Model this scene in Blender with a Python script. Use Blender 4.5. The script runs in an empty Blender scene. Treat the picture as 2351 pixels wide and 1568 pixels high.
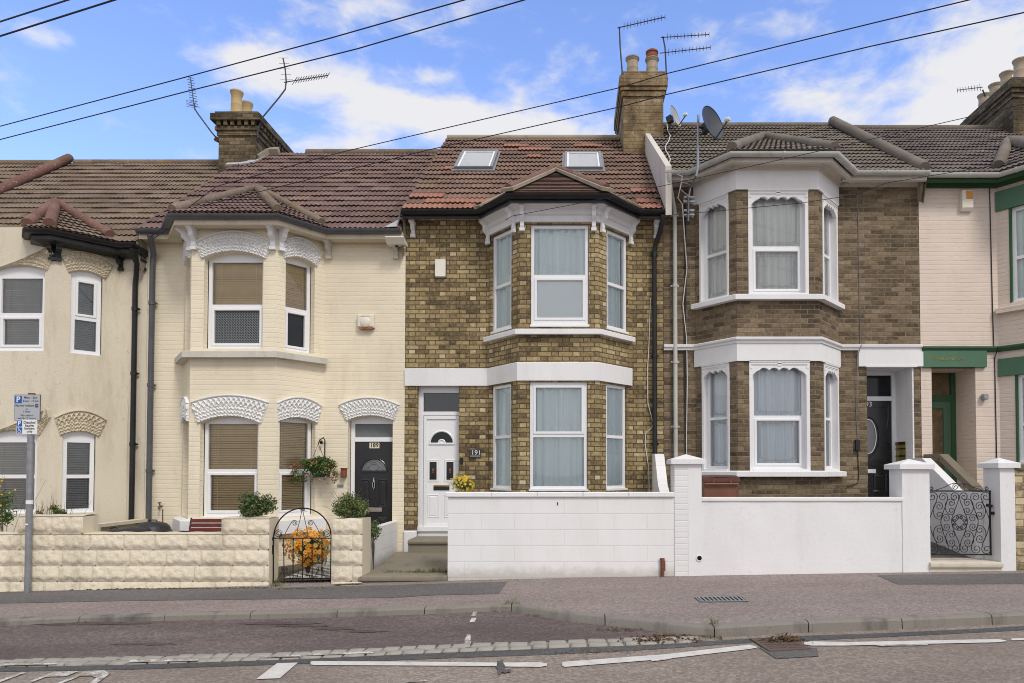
import bpy, bmesh, math, random
from mathutils import Vector
from math import radians, sin, cos, pi, tan, atan2, sqrt, exp
sc = bpy.context.scene
COL = sc.collection
# ---------------------------------------------------------------- camera
FP = 1567.33          # focal length in photo units (photo taken as 2351 x 1568)
PX0, PPY, ZC = 1312.0, 1044.0, 1.42
TH = radians(1.5)
cd = bpy.data.cameras.new("camera"); cam = bpy.data.objects.new("camera", cd); COL.objects.link(cam)
cam.location = (0, 0, ZC); cam.rotation_euler = (pi/2 + TH, 0, 0)
cd.sensor_width = 36; cd.lens = 24; cd.shift_x = -(PX0-1175.5)/2351; cd.shift_y = (PPY-784)/2351
cd.clip_end = 2000; cd.clip_start = 0.05
sc.camera = cam
# ---------------------------------------------------------------- world
SUN_EL, SUN_AZ = radians(46), radians(148)      # azimuth from +Y towards +X
def _vm(nt, op, a, b=None):
    n = nt.nodes.new('ShaderNodeMath'); n.operation = op
    for i, x in enumerate((a, b)):
        if x is None: continue
        if isinstance(x, (int, float)): n.inputs[i].default_value = x
        else: nt.links.new(x, n.inputs[i])
    return n.outputs[0]
w = bpy.data.worlds.new("World"); sc.world = w; w.use_nodes = True
nt = w.node_tree; nt.nodes.clear()
out = nt.nodes.new('ShaderNodeOutputWorld'); bg = nt.nodes.new('ShaderNodeBackground')
sky = nt.nodes.new('ShaderNodeTexSky'); sky.sky_type = 'NISHITA'; sky.sun_disc = False
sky.sun_elevation = SUN_EL; sky.sun_rotation = SUN_AZ; sky.air_density = 1.0; sky.dust_density = 0.6; sky.ozone_density = 2.2
geo = nt.nodes.new('ShaderNodeTexCoord'); sep = nt.nodes.new('ShaderNodeSeparateXYZ')
nt.links.new(geo.outputs['Generated'], sep.inputs[0])
az = _vm(nt, 'ARCTAN2', sep.outputs[0], sep.outputs[1]); el = _vm(nt, 'ARCSINE', sep.outputs[2])
def cloud_noise(scale, sx, sz, dist, seed, detail=7, rough=.58):
    cb = nt.nodes.new('ShaderNodeCombineXYZ')
    nt.links.new(_vm(nt, 'MULTIPLY', az, sx), cb.inputs[0]); nt.links.new(_vm(nt, 'MULTIPLY', el, sz), cb.inputs[1]); cb.inputs[2].default_value = seed
    n = nt.nodes.new('ShaderNodeTexNoise'); n.inputs['Scale'].default_value = scale; n.inputs['Detail'].default_value = detail
    n.inputs['Roughness'].default_value = rough; n.inputs['Distortion'].default_value = dist
    nt.links.new(cb.outputs[0], n.inputs['Vector']); return n.outputs[0]
def blob(px, py, rx, ry, wgt):       # a cloud bank round one sky direction
    a0 = atan2(px-PX0, FP); e0 = atan2((1085-py), sqrt(FP**2+(px-PX0)**2))
    sa = rx/FP*cos(a0)**2; se = ry/FP*cos(a0)
    dx = _vm(nt, 'DIVIDE', _vm(nt, 'SUBTRACT', az, a0), sa); dy = _vm(nt, 'DIVIDE', _vm(nt, 'SUBTRACT', el, e0), se)
    r2 = _vm(nt, 'ADD', _vm(nt, 'MULTIPLY', dx, dx), _vm(nt, 'MULTIPLY', dy, dy))
    return _vm(nt, 'MULTIPLY', _vm(nt, 'EXPONENT', _vm(nt, 'MULTIPLY', r2, -1.0)), wgt)
BL = [(690,150,170,50,.66),(560,140,110,40,.45),(990,245,230,42,.66),(1130,290,210,45,.66),(860,215,80,30,.35),(985,160,70,20,.45),(690,330,75,22,.55),(810,318,90,28,.45),(900,35,190,42,.52),
      (2080,200,320,90,.46),(2280,120,150,110,.55),(2120,285,280,55,.5),(1700,60,240,34,.22),(1830,215,110,30,.3),(30,240,60,30,.45),(60,60,80,28,.4),(300,275,120,20,.28),(1340,300,120,36,.4),(640,22,50,16,.28),(2300,230,150,80,.45)]
tot = None
for b in BL:
    v = blob(*b); v = _vm(nt, 'MULTIPLY', v, .78); tot = v if tot is None else _vm(nt, 'ADD', tot, v)
n1 = cloud_noise(1.0, 5.5, 12.0, .5, 3.1); n2 = cloud_noise(1.0, 15.0, 30.0, .3, 9.7, 6)
dens = _vm(nt, 'ADD', _vm(nt, 'ADD', _vm(nt, 'MULTIPLY', n1, 1.25), _vm(nt, 'MULTIPLY', n2, 1.05)), tot)
behind = nt.nodes.new('ShaderNodeMapRange'); behind.inputs[1].default_value = -.35; behind.inputs[2].default_value = .15; behind.inputs[3].default_value = .85; behind.inputs[4].default_value = 0
nt.links.new(sep.outputs[1], behind.inputs[0])       # unseen cloud added behind the camera to whiten the light
dens = _vm(nt, 'ADD', dens, behind.outputs[0])
high = nt.nodes.new('ShaderNodeMapRange'); high.inputs[1].default_value = .70; high.inputs[2].default_value = .98; high.inputs[3].default_value = 0; high.inputs[4].default_value = .8
nt.links.new(el, high.inputs[0]); dens = _vm(nt, 'ADD', dens, high.outputs[0])      # unseen cloud added overhead too, for neutral light on the ground
mr = nt.nodes.new('ShaderNodeMapRange'); mr.interpolation_type = 'SMOOTHSTEP'
mr.inputs[1].default_value = 1.18; mr.inputs[2].default_value = 1.80; mr.inputs[4].default_value = .93; nt.links.new(dens, mr.inputs[0])
SKYGAIN, CLOUD = 3.0, 10.2
hs = nt.nodes.new('ShaderNodeMix'); hs.data_type = 'RGBA'; hs.blend_type = 'MULTIPLY'; hs.inputs[0].default_value = 1
hs.inputs[7].default_value = (SKYGAIN*1.0, SKYGAIN*1.0, SKYGAIN*1.22, 1); nt.links.new(sky.outputs[0], hs.inputs[6])
mx = nt.nodes.new('ShaderNodeMix'); mx.data_type = 'RGBA'; nt.links.new(mr.outputs[0], mx.inputs[0])
nt.links.new(hs.outputs[2], mx.inputs[6]); mx.inputs[7].default_value = (CLOUD*1.0, CLOUD*.985, CLOUD*.975, 1)
nt.links.new(mx.outputs[2], bg.inputs[0]); bg.inputs[1].default_value = 0.08
nt.links.new(bg.outputs[0], out.inputs[0])
# ---------------------------------------------------------------- sun, exposure
sd = bpy.data.lights.new("sun", 'SUN'); sd.energy = 1.75; sd.angle = radians(14); sd.color = (1, .93, .84)
so = bpy.data.objects.new("sun", sd); COL.objects.link(so)
sdir = Vector((sin(SUN_AZ)*cos(SUN_EL), cos(SUN_AZ)*cos(SUN_EL), sin(SUN_EL)))
so.rotation_euler = (-sdir).to_track_quat('-Z', 'Y').to_euler(); so.location = (6, -10, 20)
sc.view_settings.view_transform = 'Standard'; sc.view_settings.look = 'None'
sc.view_settings.exposure = 0.12; sc.view_settings.gamma = 1.0; sc.view_settings.use_curve_mapping = False
sc.cycles.max_bounces = 8; sc.cycles.transparent_max_bounces = 12; sc.cycles.use_denoising = True; sc.cycles.filter_width = 1.0
# ---------------------------------------------------------------- photo pixel -> place
CAM = Vector((0, 0, ZC))
def ray(px, py):
    u, v = (px-PX0)/FP, (PPY-py)/FP
    return Vector((u, cos(TH)-v*sin(TH), sin(TH)+v*cos(TH)))
def at(px, py, Y):
    d = ray(px, py); return CAM + d*(Y/d.y)
def X_(px, Y, py=800): return at(px, py, Y).x
def Z_(py, Y, px=1312): return at(px, py, Y).z
def base(x):
    x = max(-16, min(16, x)); return .0247*x if x < 0 else .016*x
YG = 9.27             # street face of the garden walls
def pav(x, y): return base(x) - .02*(YG-y)
def road(x, y):
    t = max(0, min(1, (7.9-y)/1.3)); return base(x) - .085 - .065*t
def ground(px, py, fn, dz=0):
    d = ray(px, py); z = -.1
    for _ in range(12):
        t = (z-ZC)/d.z; p = CAM + d*t; z = fn(p.x, p.y) + dz
    return Vector((p.x, p.y, z))
# ---------------------------------------------------------------- frames and meshes
class Fr:             # upright plane: u along a->b, v = height, n out of the wall
    def __init__(s, a, b, uo=0):
        s.a = Vector((a[0], a[1])); s.b = Vector((b[0], b[1])); s.L = (s.b-s.a).length
        s.d = (s.b-s.a)/s.L; s.n = Vector((s.d.y, -s.d.x)); s.uo = uo
    def p(s, u, v, n=0):
        return Vector((s.a.x+u*s.d.x+n*s.n.x, s.a.y+u*s.d.y+n*s.n.y, v))
    def hit(s, px, py, off=0):
        d = ray(px, py); o = s.a + s.n*off
        t = ((o.x-CAM.x)*s.n.x + (o.y-CAM.y)*s.n.y)/(d.x*s.n.x+d.y*s.n.y)
        P = CAM + d*t
        return (P.x-s.a.x)*s.d.x+(P.y-s.a.y)*s.d.y, P.z
    def rect(s, xl, xr, yt, yb, off=0):
        ym, xm = (yt+yb)/2, (xl+xr)/2
        return s.hit(xl, ym, off)[0], s.hit(xr, ym, off)[0], s.hit(xm, yb, off)[1], s.hit(xm, yt, off)[1]
WL = {}
class MB:
    def __init__(s): s.v = []; s.f = []; s.uv = []
    def add(s, vs, fs, uvs=None):
        o = len(s.v); s.v += [Vector(p) for p in vs]
        for i, f in enumerate(fs):
            s.f.append([o+k for k in f]); s.uv.append(uvs[i] if uvs else [(0, 0)]*len(f))
    def face(s, pts, uv=None): s.add(pts, [list(range(len(pts)))], [uv] if uv else None)
    def box(s, F, u0, u1, v0, v1, n0, n1):
        P = [F.p(u, v, n) for n in (n0, n1) for v in (v0, v1) for u in (u0, u1)]
        fs = [(0,2,3,1),(4,5,7,6),(0,1,5,4),(2,6,7,3),(0,4,6,2),(1,3,7,5)]
        du, dv, dn = u1-u0, v1-v0, n1-n0; uo = F.uo
        A = [(uo+u0,v0),(uo+u1,v0),(uo+u1,v1),(uo+u0,v1)]
        uvs = [[A[0],A[3],A[2],A[1]],[A[0],A[1],A[2],A[3]],[(uo+u0,0),(uo+u1,0),(uo+u1,dn),(uo+u0,dn)],[(uo+u0,0),(uo+u0,dn),(uo+u1,dn),(uo+u1,0)],
               [(uo+u0,v0),(uo+u0+dn,v0),(uo+u0+dn,v1),(uo+u0,v1)],[(uo+u1,v0),(uo+u1,v1),(uo+u1+dn,v1),(uo+u1+dn,v0)]]
        s.add(P, fs, uvs)
    def cbox(s, F, u0, u1, v0, v1, n0, n1, c=.008):      # box with chamfered front edges
        Q = [(u0,v0,n0,0),(u1,v0,n0,0),(u1,v1,n0,0),(u0,v1,n0,0)]
        r = lambda e, n: [F.p(u0+e,v0+e,n), F.p(u1-e,v0+e,n), F.p(u1-e,v1-e,n), F.p(u0+e,v1-e,n)]
        A = r(0,n0); B = r(0,n1-c); C = r(c,n1); P = A+B+C
        fs = []
        for k in (0,4):
            for i in range(4): j = (i+1) % 4; fs.append((k+i,k+j,k+4+j,k+4+i))
        fs += [(8,9,10,11),(3,2,1,0)]
        uvs = [[(F.uo+F.d.dot(P[i].xy-F.a), P[i].z) for i in f] for f in fs]
        s.add(P, fs, uvs)
    def bar(s, a, b, w, h, up=(0,0,1)):
        a, b = Vector(a), Vector(b); d = (b-a).normalized(); x = d.cross(Vector(up))
        if x.length < 1e-4: x = d.cross(Vector((1,0,0)))
        x.normalize(); y = x.cross(d)
        P = [q+x*i*w/2+y*j*h/2 for q in (a,b) for i, j in ((-1,-1),(1,-1),(1,1),(-1,1))]
        s.add(P, [(0,1,2,3),(7,6,5,4),(0,4,5,1),(1,5,6,2),(2,6,7,3),(3,7,4,0)])
    def tube(s, pts, r, n=6, close=False, caps=True):
        pts = [Vector(p) for p in pts]; N = len(pts); rs = r if isinstance(r, (list, tuple)) else [r]*N
        vs = []; prev = None
        for i, p in enumerate(pts):
            a = pts[i-1] if (i > 0 or close) else p; b = pts[(i+1) % N] if (i < N-1 or close) else p
            t = (b-a).normalized()
            if prev is None:
                x = t.cross(Vector((0,0,1)));
                if x.length < .05: x = t.cross(Vector((0,1,0)))
            else: x = prev - t*prev.dot(t)
            x.normalize(); prev = x; y = t.cross(x)
            vs += [p + (x*cos(2*pi*k/n)+y*sin(2*pi*k/n))*rs[i] for k in range(n)]
        fs = []
        for i in range(N if close else N-1):
            j = (i+1) % N
            for k in range(n): l = (k+1) % n; fs.append((i*n+k,i*n+l,j*n+l,j*n+k))
        if caps and not close: fs += [tuple(range(n))[::-1], tuple((N-1)*n+k for k in range(n))]
        s.add(vs, fs)
    def lathe(s, c, prof, n=24, axis=None, squash=1):
        c = Vector(c); z = Vector(axis or (0,0,1)).normalized(); x = z.orthogonal().normalized(); y = z.cross(x)
        vs = []; m = len(prof)
        for r, h in prof: vs += [c+z*h+(x*cos(2*pi*k/n)+y*sin(2*pi*k/n)*squash)*r for k in range(n)]
        fs = [(i*n+k,i*n+(k+1)%n,(i+1)*n+(k+1)%n,(i+1)*n+k) for i in range(m-1) for k in range(n)]
        fs += [tuple(range(n))[::-1], tuple((m-1)*n+k for k in range(n))]
        s.add(vs, fs)
    def sweep(s, path, prof, closed=True, caps=True):     # prof: (out, z); mitred round a plan path
        P = [Vector(p) for p in path]; N = len(P); nn = []
        for i in range(N):
            ns = []
            if i > 0: d = (P[i]-P[i-1]).normalized(); ns.append(Vector((d.y,-d.x)))
            if i < N-1: d = (P[i+1]-P[i]).normalized(); ns.append(Vector((d.y,-d.x)))
            m = ns[0] if len(ns) == 1 else (ns[0]+ns[1])/(1+ns[0].dot(ns[1])); nn.append(m)
        m = len(prof); vs = []; L = 0; us = []
        for i in range(N):
            if i: L += (P[i]-P[i-1]).length
            us.append(L)
            for o, z in prof: q = P[i]+nn[i]*o; vs.append(Vector((q.x,q.y,z)))
        fs = []; uv = []
        for i in range(N-1):
            for k in range(m if closed else m-1):
                l = (k+1) % m; fs.append((i*m+k,(i+1)*m+k,(i+1)*m+l,i*m+l))
                zk, zl = prof[k][1]+prof[k][0], prof[l][1]+prof[l][0]
                uv.append([(us[i],zk),(us[i+1],zk),(us[i+1],zl),(us[i],zl)])
        if closed and caps:
            for e in (0, N-1):
                f = [e*m+k for k in range(m)]; fs.append(f); uv.append([(prof[k][0],prof[k][1]) for k in range(m)])
        s.add(vs, fs, uv)
    def prism(s, F, pts, n0, n1):       # polygon of (u, v) given depth n0..n1
        k = len(pts); A = [F.p(u,v,n0) for u,v in pts]; B = [F.p(u,v,n1) for u,v in pts]
        fs = [tuple(range(k))[::-1], tuple(range(k,2*k))]+[(i,(i+1)%k,k+(i+1)%k,k+i) for i in range(k)]
        uvs = [[(F.uo+pts[i % k][0]+(n1 if 0 else 0), pts[i % k][1]) for i in f] for f in fs]
        s.add(A+B, fs, uvs)
    def side_prism(s, F, pts, u0, u1):  # polygon of (n, v) extruded along u
        k = len(pts); A = [F.p(u0,v,n) for n,v in pts]; B = [F.p(u1,v,n) for n,v in pts]
        s.add(A+B, [tuple(range(k))[::-1], tuple(range(k,2*k))]+[(i,(i+1)%k,k+(i+1)%k,k+i) for i in range(k)],
              [[(F.uo+(u0 if j < k else u1)+pts[j % k][0], pts[j % k][1]) for j in f] for f in [tuple(range(k))[::-1], tuple(range(k,2*k))]+[(i,(i+1)%k,k+(i+1)%k,k+i) for i in range(k)]])
    def grid(s, nu, nv, fn, uvfn=None):
        o = [fn(i,j) for j in range(nv+1) for i in range(nu+1)]; q = nu+1
        fs = [(j*q+i,j*q+i+1,(j+1)*q+i+1,(j+1)*q+i) for j in range(nv) for i in range(nu)]
        uvs = [[uvfn(k % q, k//q) for k in f] for f in fs] if uvfn else None
        s.add(o, fs, uvs)
    def text(s, t, size, place, bold=0.0, align='CENTER', depth=0.0):   # place(x, y, z) -> point
        c = bpy.data.curves.new("lettering", 'FONT'); c.body = t; c.size = size; c.align_x = align; c.align_y = 'CENTER'
        c.offset = bold; c.extrude = depth; c.resolution_u = 3
        o = bpy.data.objects.new("lettering", c); COL.objects.link(o)
        bpy.context.view_layer.update()
        me = bpy.data.meshes.new_from_object(o.evaluated_get(bpy.context.evaluated_depsgraph_get()))
        s.add([place(*p.co) for p in me.vertices], [list(p.vertices) for p in me.polygons])
        bpy.data.objects.remove(o); bpy.data.curves.remove(c); bpy.data.meshes.remove(me)
    def build(s, name, mat, parent=None, smooth=False, loc=None, recalc=True, post=None, merge=0, ang=35):
        org = Vector(loc) if loc is not None else (WL[parent.name] if parent else Vector((0,0,0)))
        me = bpy.data.meshes.new(name); me.from_pydata([p-org for p in s.v], [], s.f)
        ul = me.uv_layers.new(name="UVMap"); k = 0; fl = [c for u in s.uv for c in u]
        ul.data.foreach_set("uv", [x for c in fl for x in c])
        if recalc or post or merge:
            bm = bmesh.new(); bm.from_mesh(me)
            if merge: bmesh.ops.remove_doubles(bm, verts=bm.verts, dist=merge)
            if post: post(bm, org)
            if recalc: bmesh.ops.recalc_face_normals(bm, faces=bm.faces)
            bm.to_mesh(me); bm.free()
        me.materials.append(mat)
        if smooth:
            for p in me.polygons: p.use_smooth = True
            me.set_sharp_from_angle(angle=radians(ang))
        o = bpy.data.objects.new(name, me); COL.objects.link(o)
        if parent: o.parent = parent; WL[o.name] = WL[parent.name]
        else: o.location = org; WL[o.name] = org
        return o
def tag(o, label, cat, group=None, kind='thing'):
    o['label'] = label; o['category'] = cat; o['kind'] = kind
    if group: o['group'] = group
    return o
def thing(name, loc, label, cat, group=None):
    o = bpy.data.objects.new(name, None); COL.objects.link(o); o.location = loc; WL[o.name] = Vector(loc)
    o.empty_display_size = .2
    return tag(o, label, cat, group)
def struct(o, kind='structure'): o['kind'] = kind; return o
# ---------------------------------------------------------------- materials
class NT:
    def __init__(s, name):
        s.m = bpy.data.materials.new(name); s.m.use_nodes = True; s.t = s.m.node_tree
        s.b = s.t.nodes['Principled BSDF']; s.b.inputs['Specular IOR Level'].default_value = .3
    def n(s, typ, **k):
        x = s.t.nodes.new(typ)
        for a, v in k.items(): setattr(x, a, v)
        return x
    def L(s, a, b): s.t.links.new(a, b)
    def M(s, op, a, b=None, c=None):
        n = s.n('ShaderNodeMath', operation=op)
        for i, x in enumerate((a,b,c)):
            if x is None: continue
            if isinstance(x, (int,float)): n.inputs[i].default_value = x
            else: s.L(x, n.inputs[i])
        return n.outputs[0]
    def noise(s, vec, scale, detail=4, rough=.55, dist=0, w=None):
        n = s.n('ShaderNodeTexNoise'); n.inputs['Scale'].default_value = scale; n.inputs['Detail'].default_value = detail
        n.inputs['Roughness'].default_value = rough; n.inputs['Distortion'].default_value = dist
        if vec is not None: s.L(vec, n.inputs['Vector'])
        return n.outputs[0]
    def obj(s): return s.n('ShaderNodeTexCoord').outputs['Object']
    def pos(s): return s.n('ShaderNodeNewGeometry').outputs['Position']
    def uv(s): return s.n('ShaderNodeTexCoord').outputs['UV']
    def scaled(s, vec, sx, sy, sz):
        m = s.n('ShaderNodeVectorMath', operation='MULTIPLY'); s.L(vec, m.inputs[0]); m.inputs[1].default_value = (sx,sy,sz); return m.outputs[0]
    def sepc(s, c):
        n = s.n('ShaderNodeSeparateColor'); s.L(c, n.inputs[0]); return n.outputs[1]
    def ramp(s, fac, stops, interp='LINEAR'):
        r = s.n('ShaderNodeValToRGB'); cr = r.color_ramp; cr.interpolation = interp
        while len(cr.elements) < len(stops): cr.elements.new(.5)
        for e, (p, c) in zip(cr.elements, stops):
            e.position = p; e.color = (c,c,c,1) if isinstance(c,(int,float)) else (*c,1)
        s.L(fac, r.inputs[0]); return r.outputs[0]
    def range(s, x, a, b, lo=0., hi=1.):
        m = s.n('ShaderNodeMapRange'); m.inputs[1].default_value = a; m.inputs[2].default_value = b; m.inputs[3].default_value = lo; m.inputs[4].default_value = hi
        s.L(x, m.inputs[0]); return m.outputs[0]
    def mix(s, fac, a, b, bt='MIX'):
        m = s.n('ShaderNodeMix', data_type='RGBA', blend_type=bt)
        for i, x in ((0,fac),(6,a),(7,b)):
            if isinstance(x,(int,float)): m.inputs[i].default_value = x if i == 0 else (x,x,x,1)
            elif isinstance(x,tuple): m.inputs[i].default_value = (*x,1)
            else: s.L(x, m.inputs[i])
        return m.outputs[2]
    def set(s, col=None, rough=None, bump=None, dist=.004, strength=1., metal=None, spec=None):
        if col is not None:
            if isinstance(col,tuple): s.b.inputs['Base Color'].default_value = (*col,1)
            else: s.L(col, s.b.inputs['Base Color'])
        if rough is not None:
            if isinstance(rough,(int,float)): s.b.inputs['Roughness'].default_value = rough
            else: s.L(rough, s.b.inputs['Roughness'])
        if metal is not None: s.b.inputs['Metallic'].default_value = metal
        if spec is not None: s.b.inputs['Specular IOR Level'].default_value = spec
        if bump is not None:
            b = s.n('ShaderNodeBump'); b.inputs['Distance'].default_value = dist; b.inputs['Strength'].default_value = strength
            s.L(bump, b.inputs['Height']); s.L(b.outputs[0], s.b.inputs['Normal'])
        return s.m
def plain(name, col, rough=.5, var=.08, scale=6, metal=0, bump=0, spec=.3, bscale=60):
    t = NT(name); o = t.pos(); n = t.noise(o, scale, 5)
    c = t.mix(t.range(n,.3,.7), tuple(x*(1-var) for x in col), tuple(min(1,x*(1+var)) for x in col))
    t.set(c, rough, t.noise(o, bscale, 3) if bump else None, bump or .002, 1, metal, spec); return t.m
def bricks(t, bond, h=.0765, m=.011, wob=.007):
    uv = t.uv(); sp = t.n('ShaderNodeSeparateXYZ'); t.L(uv, sp.inputs[0])
    nn = t.n('ShaderNodeTexNoise'); nn.inputs['Scale'].default_value = 5.; nn.inputs['Detail'].default_value = 2; t.L(uv, nn.inputs['Vector'])
    ns = t.n('ShaderNodeSeparateXYZ'); t.L(nn.outputs[1], ns.inputs[0])
    u = t.M('ADD', sp.outputs[0], t.M('MULTIPLY', t.M('SUBTRACT', ns.outputs[0], .5), wob*1.4))
    v = t.M('ADD', sp.outputs[1], t.M('MULTIPLY', t.M('SUBTRACT', ns.outputs[1], .5), wob))
    r = t.M('DIVIDE', v, h); row = t.M('FLOOR', r); vf = t.M('MULTIPLY', t.M('FRACT', r), h)
    odd = t.M('FLOORED_MODULO', row, 2.)
    if bond == 'flemish':
        P = .345; st = .231
        s_ = t.M('ADD', t.M('DIVIDE', u, P), t.M('MULTIPLY', odd, .5)); col = t.M('FLOOR', s_); sf = t.M('MULTIPLY', t.M('FRACT', s_), P)
        isH = t.M('GREATER_THAN', sf, st); lx = t.M('SUBTRACT', sf, t.M('MULTIPLY', isH, st))
        wd = t.M('ADD', t.M('MULTIPLY', isH, P-st-st), st); t.isH = isH; idu = t.M('ADD', col, t.M('MULTIPLY', isH, .37))
    else:
        P = .231; s_ = t.M('ADD', t.M('DIVIDE', u, P), t.M('MULTIPLY', odd, .5)); idu = t.M('FLOOR', s_); lx = t.M('MULTIPLY', t.M('FRACT', s_), P); wd = P
    dx = t.M('MINIMUM', lx, t.M('SUBTRACT', wd, lx)); dy = t.M('MINIMUM', vf, t.M('SUBTRACT', h, vf))
    d = t.M('MINIMUM', dx, dy)
    mask = t.range(d, m*.3, m*.75)                # 0 mortar .. 1 brick
    cb = t.n('ShaderNodeCombineXYZ'); t.L(idu, cb.inputs[0]); t.L(row, cb.inputs[1])
    wn = t.n('ShaderNodeTexWhiteNoise', noise_dimensions='2D'); t.L(cb.outputs[0], wn.inputs['Vector'])
    return uv, mask, wn.outputs[0], t.n('ShaderNodeSeparateColor').outputs[1] if 0 else t.sepc(wn.outputs[1]), dy
def brick_mat(name, stops, mortar, bond='flemish', soot=.35, mm=.011, h=.0765, rw=.42):
    t = NT(name); uv, mask, rnd, rc, dy = bricks(t, bond, h, mm)
    big = t.noise(uv, .9, 4, .6); sm = t.noise(uv, 17, 5, .75)
    val = t.M('ADD', t.M('ADD', t.M('MULTIPLY', rnd, rw), t.M('MULTIPLY', t.M('SUBTRACT', big, .5), soot*2.2)), t.M('MULTIPLY', t.M('SUBTRACT', sm, .5), 1.1))
    if bond == 'flemish': val = t.M('ADD', val, t.M('MULTIPLY', t.M('MULTIPLY', t.isH, t.range(rc, .35, .75)), .22))
    col = t.ramp(t.M('ADD', val, .28), stops)
    mcol = t.mix(t.range(t.noise(uv, 7, 3), .35, .7), tuple(x*.7 for x in mortar), tuple(x*1.2 for x in mortar))
    c = t.mix(mask, mcol, col)
    hgt = t.M('ADD', t.M('MULTIPLY', mask, 1.), t.M('MULTIPLY', sm, .5))
    return t.set(c, .9, hgt, .007, .9)
def painted(name, col, bond='stretcher', crack=.35, dirt=(.55,.46,.30)):
    t = NT(name); uv, mask, rnd, rc, dy = bricks(t, bond, .0765, .014, .010)
    big = t.noise(uv, .55, 5, .6); fine = t.noise(uv, 40, 3)
    c = t.mix(t.range(big,.35,.7), tuple(x*.90 for x in col), tuple(min(.86,x*1.03) for x in col))
    c = t.mix(t.M('MULTIPLY', rnd, .16), c, tuple(x*.84 for x in col))
    # hairline gaps under some bricks, in patches
    line = t.M('MULTIPLY', t.range(dy, .0045, .001), t.range(t.noise(uv, 3.2, 3), .46, .62)); line = t.M('MULTIPLY', line, crack)
    c = t.mix(line, c, tuple(x*.45 for x in dirt))
    st = t.M('MULTIPLY', t.range(t.noise(t.scaled(uv,2.2,.5,1), 1., 5, .65), .54, .76), .45)
    c = t.mix(st, c, dirt)
    hgt = t.M('ADD', t.M('ADD', t.M('MULTIPLY', mask, .22), t.M('MULTIPLY', t.range(dy, .002, .010), .45)), t.M('MULTIPLY', fine, .4))
    return t.set(c, .72, hgt, .006, .6)
def render_mat(name, col, dirt, amt=.4, bs=45, bd=.006):
    t = NT(name); p = t.pos(); uv = p
    big = t.noise(p, .7, 5, .62); fine = t.noise(p, bs, 4, .65)
    c = t.mix(t.range(big,.3,.7), tuple(x*.93 for x in col), tuple(min(.86,x*1.03) for x in col))
    s1 = t.M('MULTIPLY', t.range(t.noise(t.scaled(p,2.6,2.6,.55), 1., 5, .68), .52, .78), amt)
    c = t.mix(s1, c, dirt)
    c = t.mix(t.M('MULTIPLY', t.range(t.noise(p, 9, 4, .7), .62, .74), amt*.5), c, tuple(x*.55 for x in dirt))
    return t.set(c, .85, fine, bd, 1)
def asphalt(name, stops, scale=95, patch=.25, stain=(.10,.085,.08)):
    t = NT(name); p = t.pos(); g = t.noise(p, scale, 3, .75); v = t.n('ShaderNodeTexVoronoi'); v.inputs['Scale'].default_value = scale*.62; t.L(p, v.inputs['Vector'])
    big = t.noise(t.scaled(p,.5,1.4,1), .9, 5, .6)
    vc = t.n('ShaderNodeSeparateColor'); t.L(v.outputs['Color'], vc.inputs[0])
    f = t.M('ADD', t.M('MULTIPLY', g, .42), t.M('ADD', t.M('ADD', .17, t.M('MULTIPLY', vc.outputs[0], .24)), t.M('MULTIPLY', t.M('SUBTRACT', big,.5), patch*1.6)))
    c = t.ramp(f, stops)
    st = t.range(t.noise(t.scaled(p,.9,2.2,1), 1.1, 8, .78), .60, .80, 0, .4)
    c = t.mix(st, c, stain)
    return t.set(c, .93, g, .004, .3)
def tile_mat(name, stops, lichen=(.58,.56,.51), la=.5, moss=(.20,.17,.07), ma=.4):
    t = NT(name); uv = t.uv(); p = t.pos()
    fl = t.n('ShaderNodeVectorMath', operation='FLOOR'); t.L(uv, fl.inputs[0])
    wn = t.n('ShaderNodeTexWhiteNoise', noise_dimensions='2D'); t.L(fl.outputs[0], wn.inputs['Vector'])
    big = t.noise(p, .8, 5, .6); sm = t.noise(p, 22, 4, .7)
    f = t.M('ADD', t.M('ADD', t.M('MULTIPLY', wn.outputs[0], .26), t.M('MULTIPLY', t.M('SUBTRACT', big,.5), .6)), t.M('MULTIPLY', sm, .74))
    c = t.ramp(f, stops)
    c = t.mix(t.M('MULTIPLY', t.range(t.noise(p, 21, 5, .75), .60, .68), la), c, lichen)
    c = t.mix(t.M('MULTIPLY', t.range(t.noise(p, 1.7, 4, .7), .55, .72), ma), c, moss)
    return t.set(c, .92, sm, .004, .8)
def leaf_mat(name, stops, rough=.55, trans=.25):
    t = NT(name); g = t.n('ShaderNodeNewGeometry')
    c = t.ramp(g.outputs['Random Per Island'], stops); t.set(c, rough)
    t.b.inputs['Specular IOR Level'].default_value = .35
    tr = t.n('ShaderNodeBsdfTranslucent'); t.L(c, tr.inputs[0]); ms = t.n('ShaderNodeMixShader'); ms.inputs[0].default_value = trans
    t.L(t.b.outputs[0], ms.inputs[1]); t.L(tr.outputs[0], ms.inputs[2]); t.L(ms.outputs[0], t.t.nodes['Material Output'].inputs[0]); return t.m
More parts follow.
